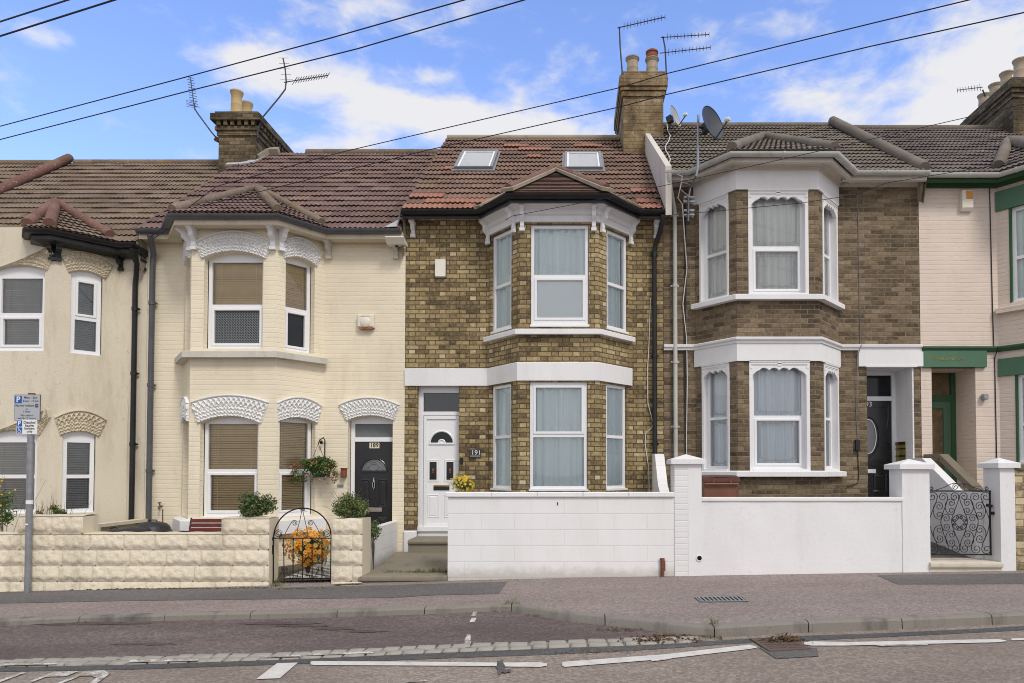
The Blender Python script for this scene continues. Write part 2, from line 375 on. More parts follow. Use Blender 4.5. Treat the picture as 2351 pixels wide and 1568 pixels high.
def glass_mat(name, tint=(.9,.95,.95), rough=.01, ior=1.5, gain=1.5):
    t = NT(name); g = t.n('ShaderNodeBsdfGlossy'); g.inputs['Roughness'].default_value = rough; g.inputs['Color'].default_value = (1,1,1,1)
    tr = t.n('ShaderNodeBsdfTransparent'); tr.inputs[0].default_value = (*tint,1)
    fr = t.n('ShaderNodeFresnel'); fr.inputs[0].default_value = ior
    bp = t.n('ShaderNodeBump'); bp.inputs['Distance'].default_value = .02; bp.inputs['Strength'].default_value = .08; t.L(t.noise(t.pos(), 1.7, 1), bp.inputs['Height'])
    t.L(bp.outputs[0], g.inputs['Normal'])
    f2 = t.M('MULTIPLY', fr.outputs[0], gain)          # two reflecting faces of a sealed unit
    ms = t.n('ShaderNodeMixShader'); t.L(f2, ms.inputs[0]); t.L(tr.outputs[0], ms.inputs[1]); t.L(g.outputs[0], ms.inputs[2])
    t.L(ms.outputs[0], t.t.nodes['Material Output'].inputs[0]); return t.m
def obscure_mat(name, a, b, sx, sy, diag=False):
    t = NT(name); uv = t.uv(); br = t.n('ShaderNodeTexBrick'); br.inputs['Scale'].default_value = 1
    br.inputs['Brick Width'].default_value = sx; br.inputs['Row Height'].default_value = sy; br.inputs['Mortar Size'].default_value = .006
    br.inputs['Color1'].default_value = (*a,1); br.inputs['Color2'].default_value = (*a,1); br.inputs['Mortar'].default_value = (*b,1)
    if diag:
        mp = t.n('ShaderNodeMapping'); mp.inputs['Rotation'].default_value = (0,0,radians(45)); t.L(uv, mp.inputs[0]); t.L(mp.outputs[0], br.inputs['Vector'])
    else: t.L(uv, br.inputs['Vector'])
    return t.set(br.outputs[0], .32, spec=.25)

M = {}
M['yellow_brick'] = brick_mat('yellow_stock_brick', [(0,(.04,.031,.021)),(.2,(.10,.075,.043)),(.40,(.22,.162,.082)),(.60,(.34,.258,.128)),(.80,(.45,.36,.20)),(.97,(.60,.53,.38))], (.12,.095,.06), 'flemish', .46, .0125)
M['dark_brick'] = brick_mat('dark_stock_brick', [(0,(.04,.030,.022)),(.25,(.085,.063,.042)),(.5,(.165,.121,.076)),(.75,(.245,.185,.12)),(1,(.36,.285,.20))], (.23,.19,.135), 'stretcher', .36, .0125, rw=.45)
M['chimney_brick'] = brick_mat('sooty_brick', [(0,(.02,.017,.012)),(.4,(.07,.053,.032)),(.7,(.16,.12,.07)),(1,(.27,.21,.12))], (.10,.085,.06), 'stretcher', .5)
M['black_brick'] = brick_mat('black_brick', [(0,(.012,.011,.010)),(.5,(.035,.03,.026)),(1,(.11,.095,.075))], (.08,.07,.055), 'stretcher', .4)
M['cream_brick'] = painted('cream_painted_brick', (.83,.75,.585))
M['pink_brick'] = painted('pink_painted_brick', (.73,.625,.545), crack=.6)
M['white_brick'] = painted('white_painted_brick', (.80,.80,.81), crack=.25, dirt=(.5,.5,.48))
M['cream_render'] = render_mat('cream_pebble_render', (.70,.64,.515), (.36,.30,.20), .62, 50, .008)
M['cream_stucco'] = render_mat('cream_moulding', (.66,.595,.46), (.36,.30,.2), .5, 30, .002)
M['white_stucco'] = render_mat('white_moulding', (.80,.80,.79), (.5,.5,.5), .3, 30, .002)
M['white_render'] = render_mat('white_wall_paint', (.80,.80,.81), (.55,.55,.54), .36, 22, .003)
M['white_trim'] = render_mat('white_masonry_paint', (.80,.80,.815), (.50,.49,.47), .28, 22, .002)
M['grey_trim'] = render_mat('weathered_white_timber', (.62,.58,.52), (.30,.27,.22), .45, 18, .002)
M['cream_trim'] = render_mat('weathered_cream_timber', (.66,.59,.46), (.30,.27,.2), .5, 18, .002)
M['stone_sill'] = render_mat('weathered_stone', (.58,.56,.50), (.25,.24,.2), .6, 25, .005)
M['upvc'] = plain('white_upvc', (.80,.81,.83), .28, .015, 3, spec=.45)
M['black_plastic'] = plain('black_plastic', (.016,.016,.018), .35, .3, 5, spec=.4)
M['grey_plastic'] = plain('dark_grey_plastic', (.085,.09,.102), .35, .15, 5, spec=.4)
M['white_gutter'] = render_mat('grey_white_plastic', (.52,.53,.50), (.20,.21,.15), .6, 30, .001)
M['black_iron'] = plain('black_iron', (.012,.012,.014), .45, .3, 20, spec=.4)
M['skylight_grey'] = plain('grey_skylight_aluminium', (.20,.21,.225), .4, .1, 6)
M['steel'] = plain('galvanised_steel', (.30,.31,.33), .45, .15, 12, metal=.6)
M['aerial'] = plain('dull_aluminium', (.055,.058,.065), .5, .2, 12, metal=.2)
M['lead'] = render_mat('lead_flashing', (.42,.43,.45), (.25,.25,.25), .5, 18, .006)
M['cement'] = render_mat('cement_mortar', (.36,.32,.24), (.16,.14,.09), .6, 40, .006)
def stack_mat():
    t = NT('brown_rendered_stack'); p = t.pos(); a = t.noise(p, 3.5, 8, .75); b = t.noise(p, 1.3, 4, .6)
    c = t.ramp(t.M('ADD', t.M('MULTIPLY', a, .75), t.M('MULTIPLY', b, .25)), [(.36,(.06,.045,.027)),(.46,(.18,.128,.07)),(.55,(.32,.24,.14)),(.64,(.46,.39,.27))])
    uv, mask, rnd, rc, dy = bricks(t, 'stretcher', .0765, .013); c = t.mix(t.M('MULTIPLY', t.M('SUBTRACT', 1., mask), .35), c, (.10,.08,.05)); c = t.mix(t.M('MULTIPLY', rnd, .3), c, (.13,.095,.055)); c = t.mix(t.M('MULTIPLY', t.range(t.noise(p, 6, 5, .7), .60, .68), .8), c, (.30,.19,.03)); return t.set(c, .92, t.M('ADD', t.noise(p, 40, 4, .7), t.M('MULTIPLY', mask, .5)), .01, 1)
M['brown_cement'] = stack_mat()
M['glass'] = glass_mat('window_glass', (.95,.97,.97))
M['teal_glass'] = glass_mat('pale_green_glass', (.94,.98,.985))
M['clear_glass'] = glass_mat('clear_window_glass', (.97,.97,.95), .01, 1.45, 1.1)
M['dark_glass'] = plain('dark_glass', (.012,.014,.016), .08, .2, 3, spec=.35)
M['lattice'] = obscure_mat('leaded_lattice_glass', (.035,.042,.05), (.16,.17,.18), .06, .03, True)
M['obscure'] = obscure_mat('patterned_glass', (.11,.12,.125), (.17,.18,.19), .03, .02, True)
def cloth(name, a, b, sc_=1.):
    t = NT(name); uv = t.uv(); n = t.noise(t.scaled(uv, 26*sc_, .5, 1), 1, 3, .6)
    t.set(t.mix(t.range(n,.35,.65), a, b), .9); t.b.inputs['Specular IOR Level'].default_value = .05; return t.m
M['teal_curtain'] = cloth('pale_teal_sheer', (.80,.87,.89), (.92,.96,.97))
M['white_curtain'] = cloth('white_net', (.80,.80,.78), (.92,.92,.90))
M['blue_curtain'] = cloth('pale_blue_net', (.74,.80,.87), (.91,.94,.97))
M['green_curtain'] = cloth('grey_green_net', (.60,.68,.65), (.80,.85,.82))
M['tan_slat'] = plain('tan_blind_slat', (.85,.68,.42), .5, .05)
M['grey_slat'] = plain('grey_blind_slat', (.40,.41,.42), .5, .08)
M['room'] = plain('dark_room_shade', (.05,.048,.045), .9, .2)
M['asphalt'] = asphalt('worn_road_asphalt', [(.15,(.105,.085,.072)),(.5,(.235,.193,.163)),(.62,(.31,.262,.225)),(.85,(.50,.44,.385))], 70)
M['bay_asphalt'] = asphalt('red_bay_asphalt', [(.15,(.06,.044,.042)),(.5,(.122,.097,.092)),(.62,(.168,.138,.131)),(.88,(.31,.26,.245))], 70, .35, (.06,.045,.045))
M['pave_asphalt'] = asphalt('pink_footway_asphalt', [(.15,(.115,.092,.085)),(.5,(.24,.198,.182)),(.62,(.31,.26,.242)),(.85,(.48,.42,.395))], 75, .2, (.15,.115,.105))
M['pave_dark'] = asphalt('grimy_footway_asphalt', [(.15,(.10,.08,.075)),(.5,(.20,.163,.152)),(.62,(.262,.218,.205)),(.85,(.42,.37,.35))], 75, .2)
M['dark_patch'] = asphalt('dark_patch_asphalt', [(.15,(.06,.058,.058)),(.5,(.125,.118,.115)),(.65,(.17,.16,.155)),(.9,(.28,.265,.255))], 90, .3, (.18,.15,.14))
M['seam'] = asphalt('dark_seam_asphalt', [(.2,(.04,.039,.04)),(.5,(.085,.083,.083)),(.8,(.16,.155,.15))], 80, .3)
def paint_line(name, worn=.5):
    t = NT(name); p = t.pos(); n = t.noise(p, 9, 6, .75); g = t.noise(p, 70, 3, .7)
    c = t.mix(t.range(n,.35,.7), (.66,.65,.62), (.50,.48,.45))
    c = t.mix(t.range(t.M('ADD', t.M('MULTIPLY', n,.6), t.M('MULTIPLY', g,.4)), worn, worn+.06), c, (.27,.23,.20))
    return t.set(c, .85, g, .003, .6)
M['line'] = paint_line('white_road_paint', .60); M['faded_line'] = paint_line('worn_road_paint', .47)
M['kerb'] = render_mat('granite_kerb', (.235,.215,.19), (.055,.05,.044), .95, 60, .006)
M['sett'] = render_mat('granite_sett', (.36,.335,.30), (.16,.14,.12), .6, 50, .008)
M['concrete'] = render_mat('mossy_concrete', (.24,.215,.17), (.085,.085,.05), .75, 35, .006)
M['doorstep'] = render_mat('worn_stone_step', (.62,.57,.48), (.25,.19,.11), .6, 25, .006)
M['rock'] = render_mat('cream_rock_faced_block', (.73,.655,.52), (.30,.265,.19), .66, 28, .014)
M['rubble'] = brick_mat('flaking_cream_brick', [(0,(.06,.05,.035)),(.3,(.22,.17,.10)),(.5,(.50,.41,.26)),(1,(.68,.58,.38))], (.30,.24,.15), 'stretcher', .6, .014, .098)
M['soil'] = plain('garden_soil', (.10,.08,.06), .95, .35, 8, bump=.02, bscale=20)
M['moss_coping'] = render_mat('mossy_brick_coping', (.20,.175,.13), (.04,.035,.03), .8, 30, .01)
M['tiles_red_grey'] = tile_mat('mixed_brown_tiles', [(.1,(.07,.043,.033)),(.4,(.15,.093,.073)),(.6,(.205,.125,.095)),(.8,(.255,.17,.13)),(1,(.34,.245,.2))], la=.55)
M['tiles_brown'] = tile_mat('weathered_brown_tiles', [(0.1,(0.066,0.048,0.036)),(0.45,(0.162,0.118,0.09)),(0.7,(0.228,0.174,0.132)),(1,(0.312,0.24,0.186))], la=.4)
M['tiles_purple'] = tile_mat('purple_brown_tiles', [(0.1,(0.066,0.042,0.037)),(0.45,(0.144,0.092,0.082)),(0.7,(0.213,0.141,0.126)),(1,(0.317,0.221,0.192))], la=.75, moss=(.26,.16,.05), ma=.35)
M['tiles_new'] = tile_mat('new_red_tiles', [(.1,(.16,.075,.055)),(.45,(.30,.14,.10)),(1,(.42,.22,.165))], la=.25, ma=.1)
M['tiles_grey'] = tile_mat('grey_brown_tiles', [(0.1,(0.065,0.055,0.044)),(0.45,(0.15,0.127,0.104)),(0.7,(0.221,0.192,0.159)),(1,(0.338,0.299,0.247))], la=.35, moss=(.17,.13,.03), ma=.5)
M['tiles_slate'] = tile_mat('grey_purple_tiles', [(0.1,(0.056,0.048,0.045)),(0.45,(0.125,0.105,0.099)),(0.7,(0.188,0.16,0.15)),(1,(0.263,0.231,0.213))], la=.4, ma=.2)
M['ridge_red'] = tile_mat('red_ridge_tiles', [(.1,(.09,.045,.035)),(.5,(.17,.088,.068)),(1,(.25,.15,.12))], la=.8)
M['ridge_brown'] = tile_mat('brown_ridge_tiles', [(.1,(.09,.07,.055)),(.5,(.18,.14,.105)),(1,(.27,.22,.17))], la=.8, moss=(.45,.24,.04), ma=.35)
M['ridge_grey'] = tile_mat('grey_ridge_tiles', [(0.1,(0.09,0.077,0.063)),(0.5,(0.171,0.149,0.122)),(1,(0.243,0.211,0.18))], la=.5, ma=.4)
M['pot_buff'] = render_mat('buff_clay', (.50,.37,.19), (.2,.15,.09), .5, 20, .003)
M['pot_grey'] = render_mat('grey_clay', (.40,.33,.245), (.17,.15,.12), .55, 20, .003)
M['pot_red'] = render_mat('red_clay', (.26,.085,.05), (.12,.06,.04), .5, 20, .003)
M['green_paint'] = render_mat('green_gloss_paint', (.085,.175,.115), (.20,.24,.13), .3, 18, .001)
M['dark_green'] = render_mat('dark_green_paint', (.045,.11,.055), (.10,.11,.05), .55, 18, .002)
M['black_door'] = plain('black_door_gloss', (.014,.014,.017), .25, .2, 4, spec=.5)
M['chrome'] = plain('chrome', (.75,.75,.76), .15, .04, 5, metal=1)
M['brass'] = plain('brass', (.55,.38,.12), .3, .1, 5, metal=1)
M['cream_plate'] = plain('cream_plate', (.74,.70,.50), .4, .04)
M['ink'] = plain('black_lettering', (.02,.02,.022), .5, .1)
M['white_ink'] = plain('white_lettering', (.82,.82,.82), .4, .02)
M['slate_plate'] = plain('slate_plate', (.05,.052,.06), .4, .12)
M['bright_sheet'] = plain('bright_white_sheet', (.93,.94,.95), .6, .015, 3)
M['sign_grey'] = plain('grey_sign_face', (.42,.44,.48), .4, .03, 3)
M['sign_white'] = plain('white_sign_face', (.78,.79,.81), .35, .02, 3)
M['sign_blue'] = plain('blue_sign_panel', (.015,.11,.42), .35, .04, 3)
M['sign_frame'] = plain('dark_sign_edge', (.07,.07,.08), .5, .1)
M['rust'] = plain('rusty_iron', (.17,.065,.04), .8, .35, 30, bump=.002)
M['gully'] = render_mat('rusty_gully_iron', (.135,.095,.082), (.05,.04,.035), .6, 40, .004)
M['void'] = plain('dark_void', (.006,.006,.006), .9, .1)
M['alarm_cream'] = plain('cream_alarm_plastic', (.74,.70,.60), .35, .03, 4)
M['alarm_white'] = plain('white_alarm_plastic', (.78,.75,.68), .3, .03, 4)
M['orange_label'] = plain('orange_label', (.62,.27,.06), .5, .2, 30)
M['amber'] = plain('orange_lens', (.40,.13,.05), .3, .1)
M['bench_wood'] = plain('red_stained_slats', (.15,.036,.03), .4, .25, 14, spec=.45)
M['bin_lid'] = plain('black_bin_plastic', (.022,.024,.028), .42, .2, 8, spec=.4)
M['bin_brown'] = plain('brown_bin_plastic', (.20,.085,.055), .45, .12, 6, spec=.35)
M['bin_brown_dark'] = plain('dark_brown_bin_plastic', (.12,.048,.036), .45, .15, 6, spec=.35)
M['terracotta'] = plain('terracotta', (.25,.085,.05), .7, .2, 9)
M['leaf_dark'] = leaf_mat('evergreen_leaves', [(0,(.035,.065,.02)),(.5,(.095,.145,.048)),(.85,(.19,.25,.09)),(1,(.32,.36,.17))])
M['leaf_light'] = leaf_mat('yellow_green_leaves', [(0,(.045,.08,.022)),(.5,(.14,.20,.06)),(.85,(.27,.33,.12)),(1,(.42,.46,.22))])
M['leaf_mid'] = leaf_mat('garden_leaves', [(0,(.04,.08,.02)),(.5,(.10,.17,.045)),(1,(.22,.30,.09))])
M['grass'] = leaf_mat('grass_blades', [(0,(.06,.09,.02)),(.5,(.12,.17,.04)),(1,(.28,.28,.10))])
M['blue_grass'] = leaf_mat('grey_blue_blades', [(0,(.10,.14,.12)),(1,(.30,.36,.32))])
M['stem'] = plain('twig', (.10,.075,.045), .8, .3)
M['yellow_petal'] = leaf_mat('yellow_petals', [(0,(.62,.42,.02)),(1,(.80,.60,.05))])
M['red_petal'] = leaf_mat('red_petals', [(0,(.42,.02,.03)),(.65,(.55,.05,.07)),(.7,(.75,.45,.45)),(1,(.8,.62,.6))])
M['orange_petal'] = leaf_mat('orange_petals', [(0,(.76,.27,.015)),(.5,(.88,.41,.04)),(1,(.90,.56,.14))])
M['flower_eye'] = plain('dark_flower_eye', (.13,.035,.02), .8, .2)
M['dead_leaf'] = leaf_mat('dry_leaves', [(0,(.06,.035,.018)),(.6,(.14,.085,.04)),(1,(.32,.21,.10))])
M['basket_green'] = plain('dark_green_basket', (.03,.07,.06), .5, .1)
M['cable'] = plain('black_cable', (.02,.024,.035), .6, .1)
M['white_cable'] = plain('white_cable', (.62,.61,.58), .5, .1)
M['grey_dish'] = plain('grey_mesh_dish', (.055,.062,.074), .5, .1, 8)
M['pale_dish'] = plain('pale_dish', (.38,.38,.37), .5, .1, 8)
M['moss'] = leaf_mat('dirt_and_moss', [(0,(.03,.027,.02)),(.6,(.07,.06,.04)),(.85,(.09,.10,.04)),(1,(.16,.14,.10))], .9, 0)
def checker_mat():
    t = NT('black_white_path_tiles'); c = t.n('ShaderNodeTexChecker'); c.inputs['Scale'].default_value = 9.; c.inputs['Color1'].default_value = (.035,.033,.033,1); c.inputs['Color2'].default_value = (.62,.60,.57,1)
    t.L(t.scaled(t.pos(),1,1,0), c.inputs['Vector']); return t.set(c.outputs[0], .35)
M['checker'] = checker_mat()
M['dado'] = plain('olive_glazed_tiles', (.22,.19,.035), .2, .3, 12, spec=.5); M['dado_dark'] = plain('maroon_glazed_tiles', (.06,.012,.012), .2, .2, spec=.5)
# ---------------------------------------------------------------- ground, road, footway
YW, YF, YE, YR = 11.6, 10.94, 11.32, 15.4       # house wall, bay front, eaves line, ridge line
rnd = random.Random(7)
def lerp_tab(tab, x):
    if x <= tab[0][0]: return tab[0][1]
    for (a, b), (c, d) in zip(tab, tab[1:]):
        if x <= c: return b+(d-b)*(x-a)/(c-a)
    return tab[-1][1]
def frange(a, b, n): return [a+(b-a)*i/n for i in range(n+1)]
m = MB()
xs = [-400,-150,-60,-30]+frange(-16,16,32)+[30,60,150,400]; ys = [-400,-150,-50,-15,-5,0]+frange(2,6.4,5)+frange(6.6,7.9,4)+[8.6,9.6,12,20,60,150,400]
m.grid(len(xs)-1, len(ys)-1, lambda i,j: (xs[i],ys[j],road(xs[i],ys[j])))
struct(m.build('road', M['asphalt'], recalc=False))
KP = [ground(a,b,pav) for a,b in [(0,1419),(200,1410),(590,1402),(833,1396),(1008,1390),(1142,1385),(1176,1385),(1301,1403),(1451,1416),(1584,1431),(1634,1433),(1815,1423),(2030,1416),(2243,1407),(2351,1403)]]
KT = [(-40, KP[0].y)]+[(p.x,p.y) for p in KP]+[(40,KP[-1].y-.2)]
kerb_y = lambda x: lerp_tab(KT, x)
KW = .125
m = MB(); xs = sorted([-40,-30,-20]+frange(-14,14,112)+[p.x for p in KP]+[20,30,40])
m.grid(len(xs)-1, 8, lambda i,j: (lambda x: (x, kerb_y(x)+(9.42-kerb_y(x))*j/8, pav(x, kerb_y(x)+(9.42-kerb_y(x))*j/8)))(xs[i]))
struct(m.build('pavement', M['pave_asphalt'], recalc=False))
# kerb stones, laid end to end
m = MB(); r_ = random.Random(3)
edges = [-14]
for p in [q.x for q in (KP[6],KP[10])]:
    n = max(1, round((p-edges[-1])/.93)); a = edges[-1]; edges += [a+(p-a)*(k+1)/n for k in range(n)]
a = edges[-1]; edges += [a+.93*(k+1) for k in range(14)]
for a, b in zip(edges, edges[1:]):
    K = 6; g = .005; j = r_.uniform(-.004,.004); rows = []
    for k in range(K+1):
        x = a+g+(b-a-2*g)*k/K; y = kerb_y(x); zt = pav(x,y)+.004+j
        y1 = y-KW; zb = road(x,y1)-.05
        rows.append([(x,y,zb),(x,y,zt),(x,y-KW+.03,zt),(x,y-KW+.012,zt-.006),(x,y-KW,zt-.022),(x,y1-.01,zb)])
    vs = [v for r in rows for v in r]; fs = []
    for k in range(K):
        for q in range(5): fs.append((k*6+q,k*6+q+1,(k+1)*6+q+1,(k+1)*6+q))
    fs += [tuple(range(6)), tuple(K*6+q for q in range(6))]
    m.add(vs, fs)
struct(m.build('kerb', M['kerb'], smooth=True, ang=30))
ST = [ground(a,b,road,.01) for a,b in [(-60,1515),(0,1513),(292,1508),(686,1496),(1026,1480),(1274,1470),(1447,1464),(1600,1461)]]
SB = [ground(a,b,road,.01) for a,b in [(-60,1533),(0,1531),(292,1525),(686,1512),(1026,1497),(1274,1487),(1447,1481),(1600,1474)]]
st_y = lambda x: lerp_tab([(p.x,p.y) for p in ST], x); sb_y = lambda x: lerp_tab([(p.x,p.y) for p in SB], x)
m = MB(); xr = ST[-1].x; xs = sorted([p.x for p in KP if p.x < xr]+frange(-14,xr,80))
def bayp(i,j):
    x = xs[i]; a = min(st_y(x), kerb_y(x)-KW-.002); y = a+(kerb_y(x)-KW-a)*j/8; return (x,y,road(x,y)+.004)
m.grid(len(xs)-1, 8, bayp); struct(m.build('parking_bay', M['bay_asphalt'], recalc=False))
# two rows of granite setts
m = MB()
for row in (0,1):
    x = -9.5+row*.08
    while x < xr-.12:
        wd = r_.uniform(.135,.20); f0, f1 = (.03,.46) if row == 0 else (.54,.97); c = .012
        P = lambda q, f: (q, st_y(q)+(sb_y(q)-st_y(q))*f)
        A = [P(x+.010,f1),P(x+wd-.010,f1),P(x+wd-.010+r_.uniform(-.008,.008),f0),P(x+.010+r_.uniform(-.008,.008),f0)]
        cx = sum(p[0] for p in A)/4; cy = sum(p[1] for p in A)/4; h = .016+r_.uniform(-.005,.006); zz = road(cx,cy)
        vs = [(p[0],p[1],zz-.02) for p in A]+[(p[0],p[1],zz+h-.008) for p in A]+[(cx+(p[0]-cx)*.86,cy+(p[1]-cy)*.8,zz+h+r_.uniform(-.003,.003)) for p in A]
        m.add(vs, [(0,1,5,4),(1,2,6,5),(2,3,7,6),(3,0,4,7),(4,5,9,8),(5,6,10,9),(6,7,11,10),(7,4,8,11),(8,9,10,11)])
        x += wd
struct(m.build('sett_strip', M['sett'], smooth=True, ang=60))
def sheet(name, mat, stations, fn=road, dz=.004, sub=10, kind='structure'):   # stations: (px, py far edge, py near edge)
    m = MB(); rows = []
    for (a,t0,b0),(c,t1,b1) in zip(stations, stations[1:]):
        for k in range(sub):
            f = k/sub; rows.append((ground(a+(c-a)*f, t0+(t1-t0)*f, fn, dz), ground(a+(c-a)*f, b0+(b1-b0)*f, fn, dz)))
    s = stations[-1]; rows.append((ground(s[0],s[1],fn,dz), ground(s[0],s[2],fn,dz)))
    m.grid(len(rows)-1, 1, lambda i,j: rows[i][1-j]); return struct(m.build(name, mat, recalc=False), kind)
def quadsheet(name, mat, q, fn=road, dz=.004, n=6):
    m = MB(); P = lambda u,v: tuple(((1-u)*(1-v)*q[0][k]+u*(1-v)*q[1][k]+u*v*q[2][k]+(1-u)*v*q[3][k]) for k in (0,1))
    m.grid(n, n, lambda i,j: ground(*P(i/n,j/n), fn, dz)); return struct(m.build(name, mat, recalc=False))
sheet('road_seam', M['seam'], [(-60,1533,1544),(0,1531,1542),(292,1525,1537),(686,1512,1524),(1026,1497,1511),(1274,1487,1502),(1447,1481,1494),(1600,1474,1484),(1650,1473,1480)], dz=.0035)
sheet('road_seam', M['seam'], [(1600,1473,1482),(1720,1466,1476),(1820,1460,1472),(2040,1453,1462),(2249,1443,1452),(2400,1434,1444)], dz=.003)
sheet('pavement_patch', M['dark_patch'], [(-40,1358,1386),(0,1357,1385),(300,1353,1379),(628,1349,1375),(900,1343,1372),(1000,1340,1366),(1146,1336,1363),(1163,1335,1337)], pav)
sheet('pavement_patch', M['dark_patch'], [(2016,1321,1322),(2060,1319,1341),(2200,1318,1341),(2400,1315,1340)], pav)
for st in ([(713,1519,1525),(720,1517.5,1527),(900,1518.5,1527.5),(1141,1521,1529)], [(1154,1521,1530),(1240,1520,1531),(1256,1523,1528)],
           [(1290,1522,1527),(1296,1519,1531),(1525,1502,1513),(1720,1480,1490),(1737,1484,1487)],
           [(1846,1475,1479),(1862,1472,1482),(1940,1474,1482),(2290,1467,1474.5),(2310,1470,1472)], [(2322,1466,1470),(2400,1462,1469)]):
    sheet('road_marking', M['line'], st, dz=.008)
quadsheet('road_marking', M['line'], [(588,1559),(642,1557),(684,1521),(636,1522.5)], dz=.008)
for q in ([(1062,1487),(1078,1486),(1082,1472),(1068,1471)],[(1066,1471),(1080,1471),(1081,1456),(1072,1456)],[(1078,1428),(1090,1428),(1094,1418),(1083,1418)],[(1082,1414),(1092,1414),(1096,1404),(1087,1404)],
          [(290,1521),(455,1516.5),(455,1512),(300,1515)],[(0,1528),(130,1525),(130,1521),(0,1524)],[(600,1510),(690,1507),(690,1503),(610,1506)],[(700,1505),(860,1499),(860,1495),(710,1500)],
          [(930,1566),(975,1564),(985,1561),(940,1562)],[(1490,1519),(1530,1514),(1545,1511),(1500,1514)],[(2010,1483),(2130,1481),(2130,1479),(2020,1480)]):
    quadsheet('road_marking', M['faded_line'], q, dz=.0225 if q[0][1] > 1495 and q[0][0] < 900 else .009, n=3)
# lettering painted on the road, its foot towards the traffic
g0 = ground(300,1541,road); m = MB(); Ht = 1.35
m.text('DISABLED', 1.0, lambda x,y,z: (lambda X,Y: (X,Y,road(X,Y)+.009))(g0.x+x*.56, g0.y-.02+(y-.36)*Ht*1.35), align='RIGHT', bold=-.004)
struct(m.build('road_lettering', M['faded_line'], recalc=False))
def blotch(name, mat, px, py, rx, ry, fn=road, dz=.0095, seed=0):       # irregular stain or tar patch
    q = random.Random(seed); m = MB(); c = ground(px,py,fn,dz); k = 22; P = []
    for i in range(k): a = 2*pi*i/k; f = q.uniform(.6,1.15); P.append(ground(px+rx*cos(a)*f, py+ry*sin(a)*f, fn, dz))
    m.add(P+[c], [(i,(i+1) % k,k) for i in range(k)]); struct(m.build(name, mat, recalc=False))
M['stain'] = asphalt('oil_stained_asphalt', [(.2,(.055,.04,.039)),(.5,(.095,.070,.068)),(.8,(.17,.14,.135))], 80, .2)
for k,(x,y,rx,ry) in enumerate(((150,1431,190,4),(770,1443,45,3.5),(840,1449,50,3),(700,1437,70,2.6),(640,1431,120,3),(330,1478,80,3))): blotch('road_stain', M['stain'], x,y,rx,ry,seed=k)
blotch('tar_patch', M['seam'], 1149,1530,10,17,dz=.011,seed=20); blotch('tar_patch', M['seam'], 1160,1540,16,4,dz=.0115,seed=21)
quadsheet('road_patch', M['dark_patch'], [(1782,1512),(1880,1506),(1875,1488),(1742,1486)], dz=.006)
# garden ground behind the front walls
m = MB(); xs = frange(-14,14,28); m.grid(28, 4, lambda i,j: (xs[i], 9.43+j*.56, base(xs[i])+.03))
struct(m.build('garden_ground', M['soil'], recalc=False))
# ---------------------------------------------------------------- builders for the houses
def panel(mb, F, u0, u1, v0, v1, holes=(), reveal=.11):
    us = sorted({u0,u1}|{h[k] for h in holes for k in (0,1)}); vs = sorted({v0,v1}|{h[k] for h in holes for k in (2,3)})
    for a, b in zip(us, us[1:]):
        for c, d in zip(vs, vs[1:]):
            um, vm = (a+b)/2, (c+d)/2
            if any(h[0] < um < h[1] and h[2] < vm < h[3] for h in holes): continue
            mb.face([F.p(a,c),F.p(b,c),F.p(b,d),F.p(a,d)], [(F.uo+a,c),(F.uo+b,c),(F.uo+b,d),(F.uo+a,d)])
    for h in holes:
        a, b, c, d = h[:4]; rise = h[4] if len(h) > 4 else 0; rv = h[5] if len(h) > 5 else reveal
        arc = [(a+(b-a)*k/14, d-rise*(2*k/14-1)**2) for k in range(15)] if rise else [(a,d),(b,d)]
        if rise:
            for (p,q),(r,s) in zip(arc, arc[1:]):
                mb.face([F.p(p,q),F.p(r,s),F.p(r,d),F.p(p,d)], [(F.uo+p,q),(F.uo+r,s),(F.uo+r,d),(F.uo+p,d)])
        for (p,q),(r,s) in zip(arc, arc[1:]):
            mb.face([F.p(p,q),F.p(r,s),F.p(r,s,-rv),F.p(p,q,-rv)], [(F.uo+p,q),(F.uo+r,s),(F.uo+r,s+rv),(F.uo+p,q+rv)])
        e = d-rise
        mb.face([F.p(a,c),F.p(a,e),F.p(a,e,-rv),F.p(a,c,-rv)], [(F.uo+a,c),(F.uo+a,e),(F.uo+a+rv,e),(F.uo+a+rv,c)])
        mb.face([F.p(b,c),F.p(b,e),F.p(b,e,-rv),F.p(b,c,-rv)], [(F.uo+b,c),(F.uo+b,e),(F.uo+b-rv,e),(F.uo+b-rv,c)])
        mb.face([F.p(a,c),F.p(b,c),F.p(b,c,-rv),F.p(a,c,-rv)], [(F.uo+a,c),(F.uo+b,c),(F.uo+b,c-rv),(F.uo+a,c-rv)])
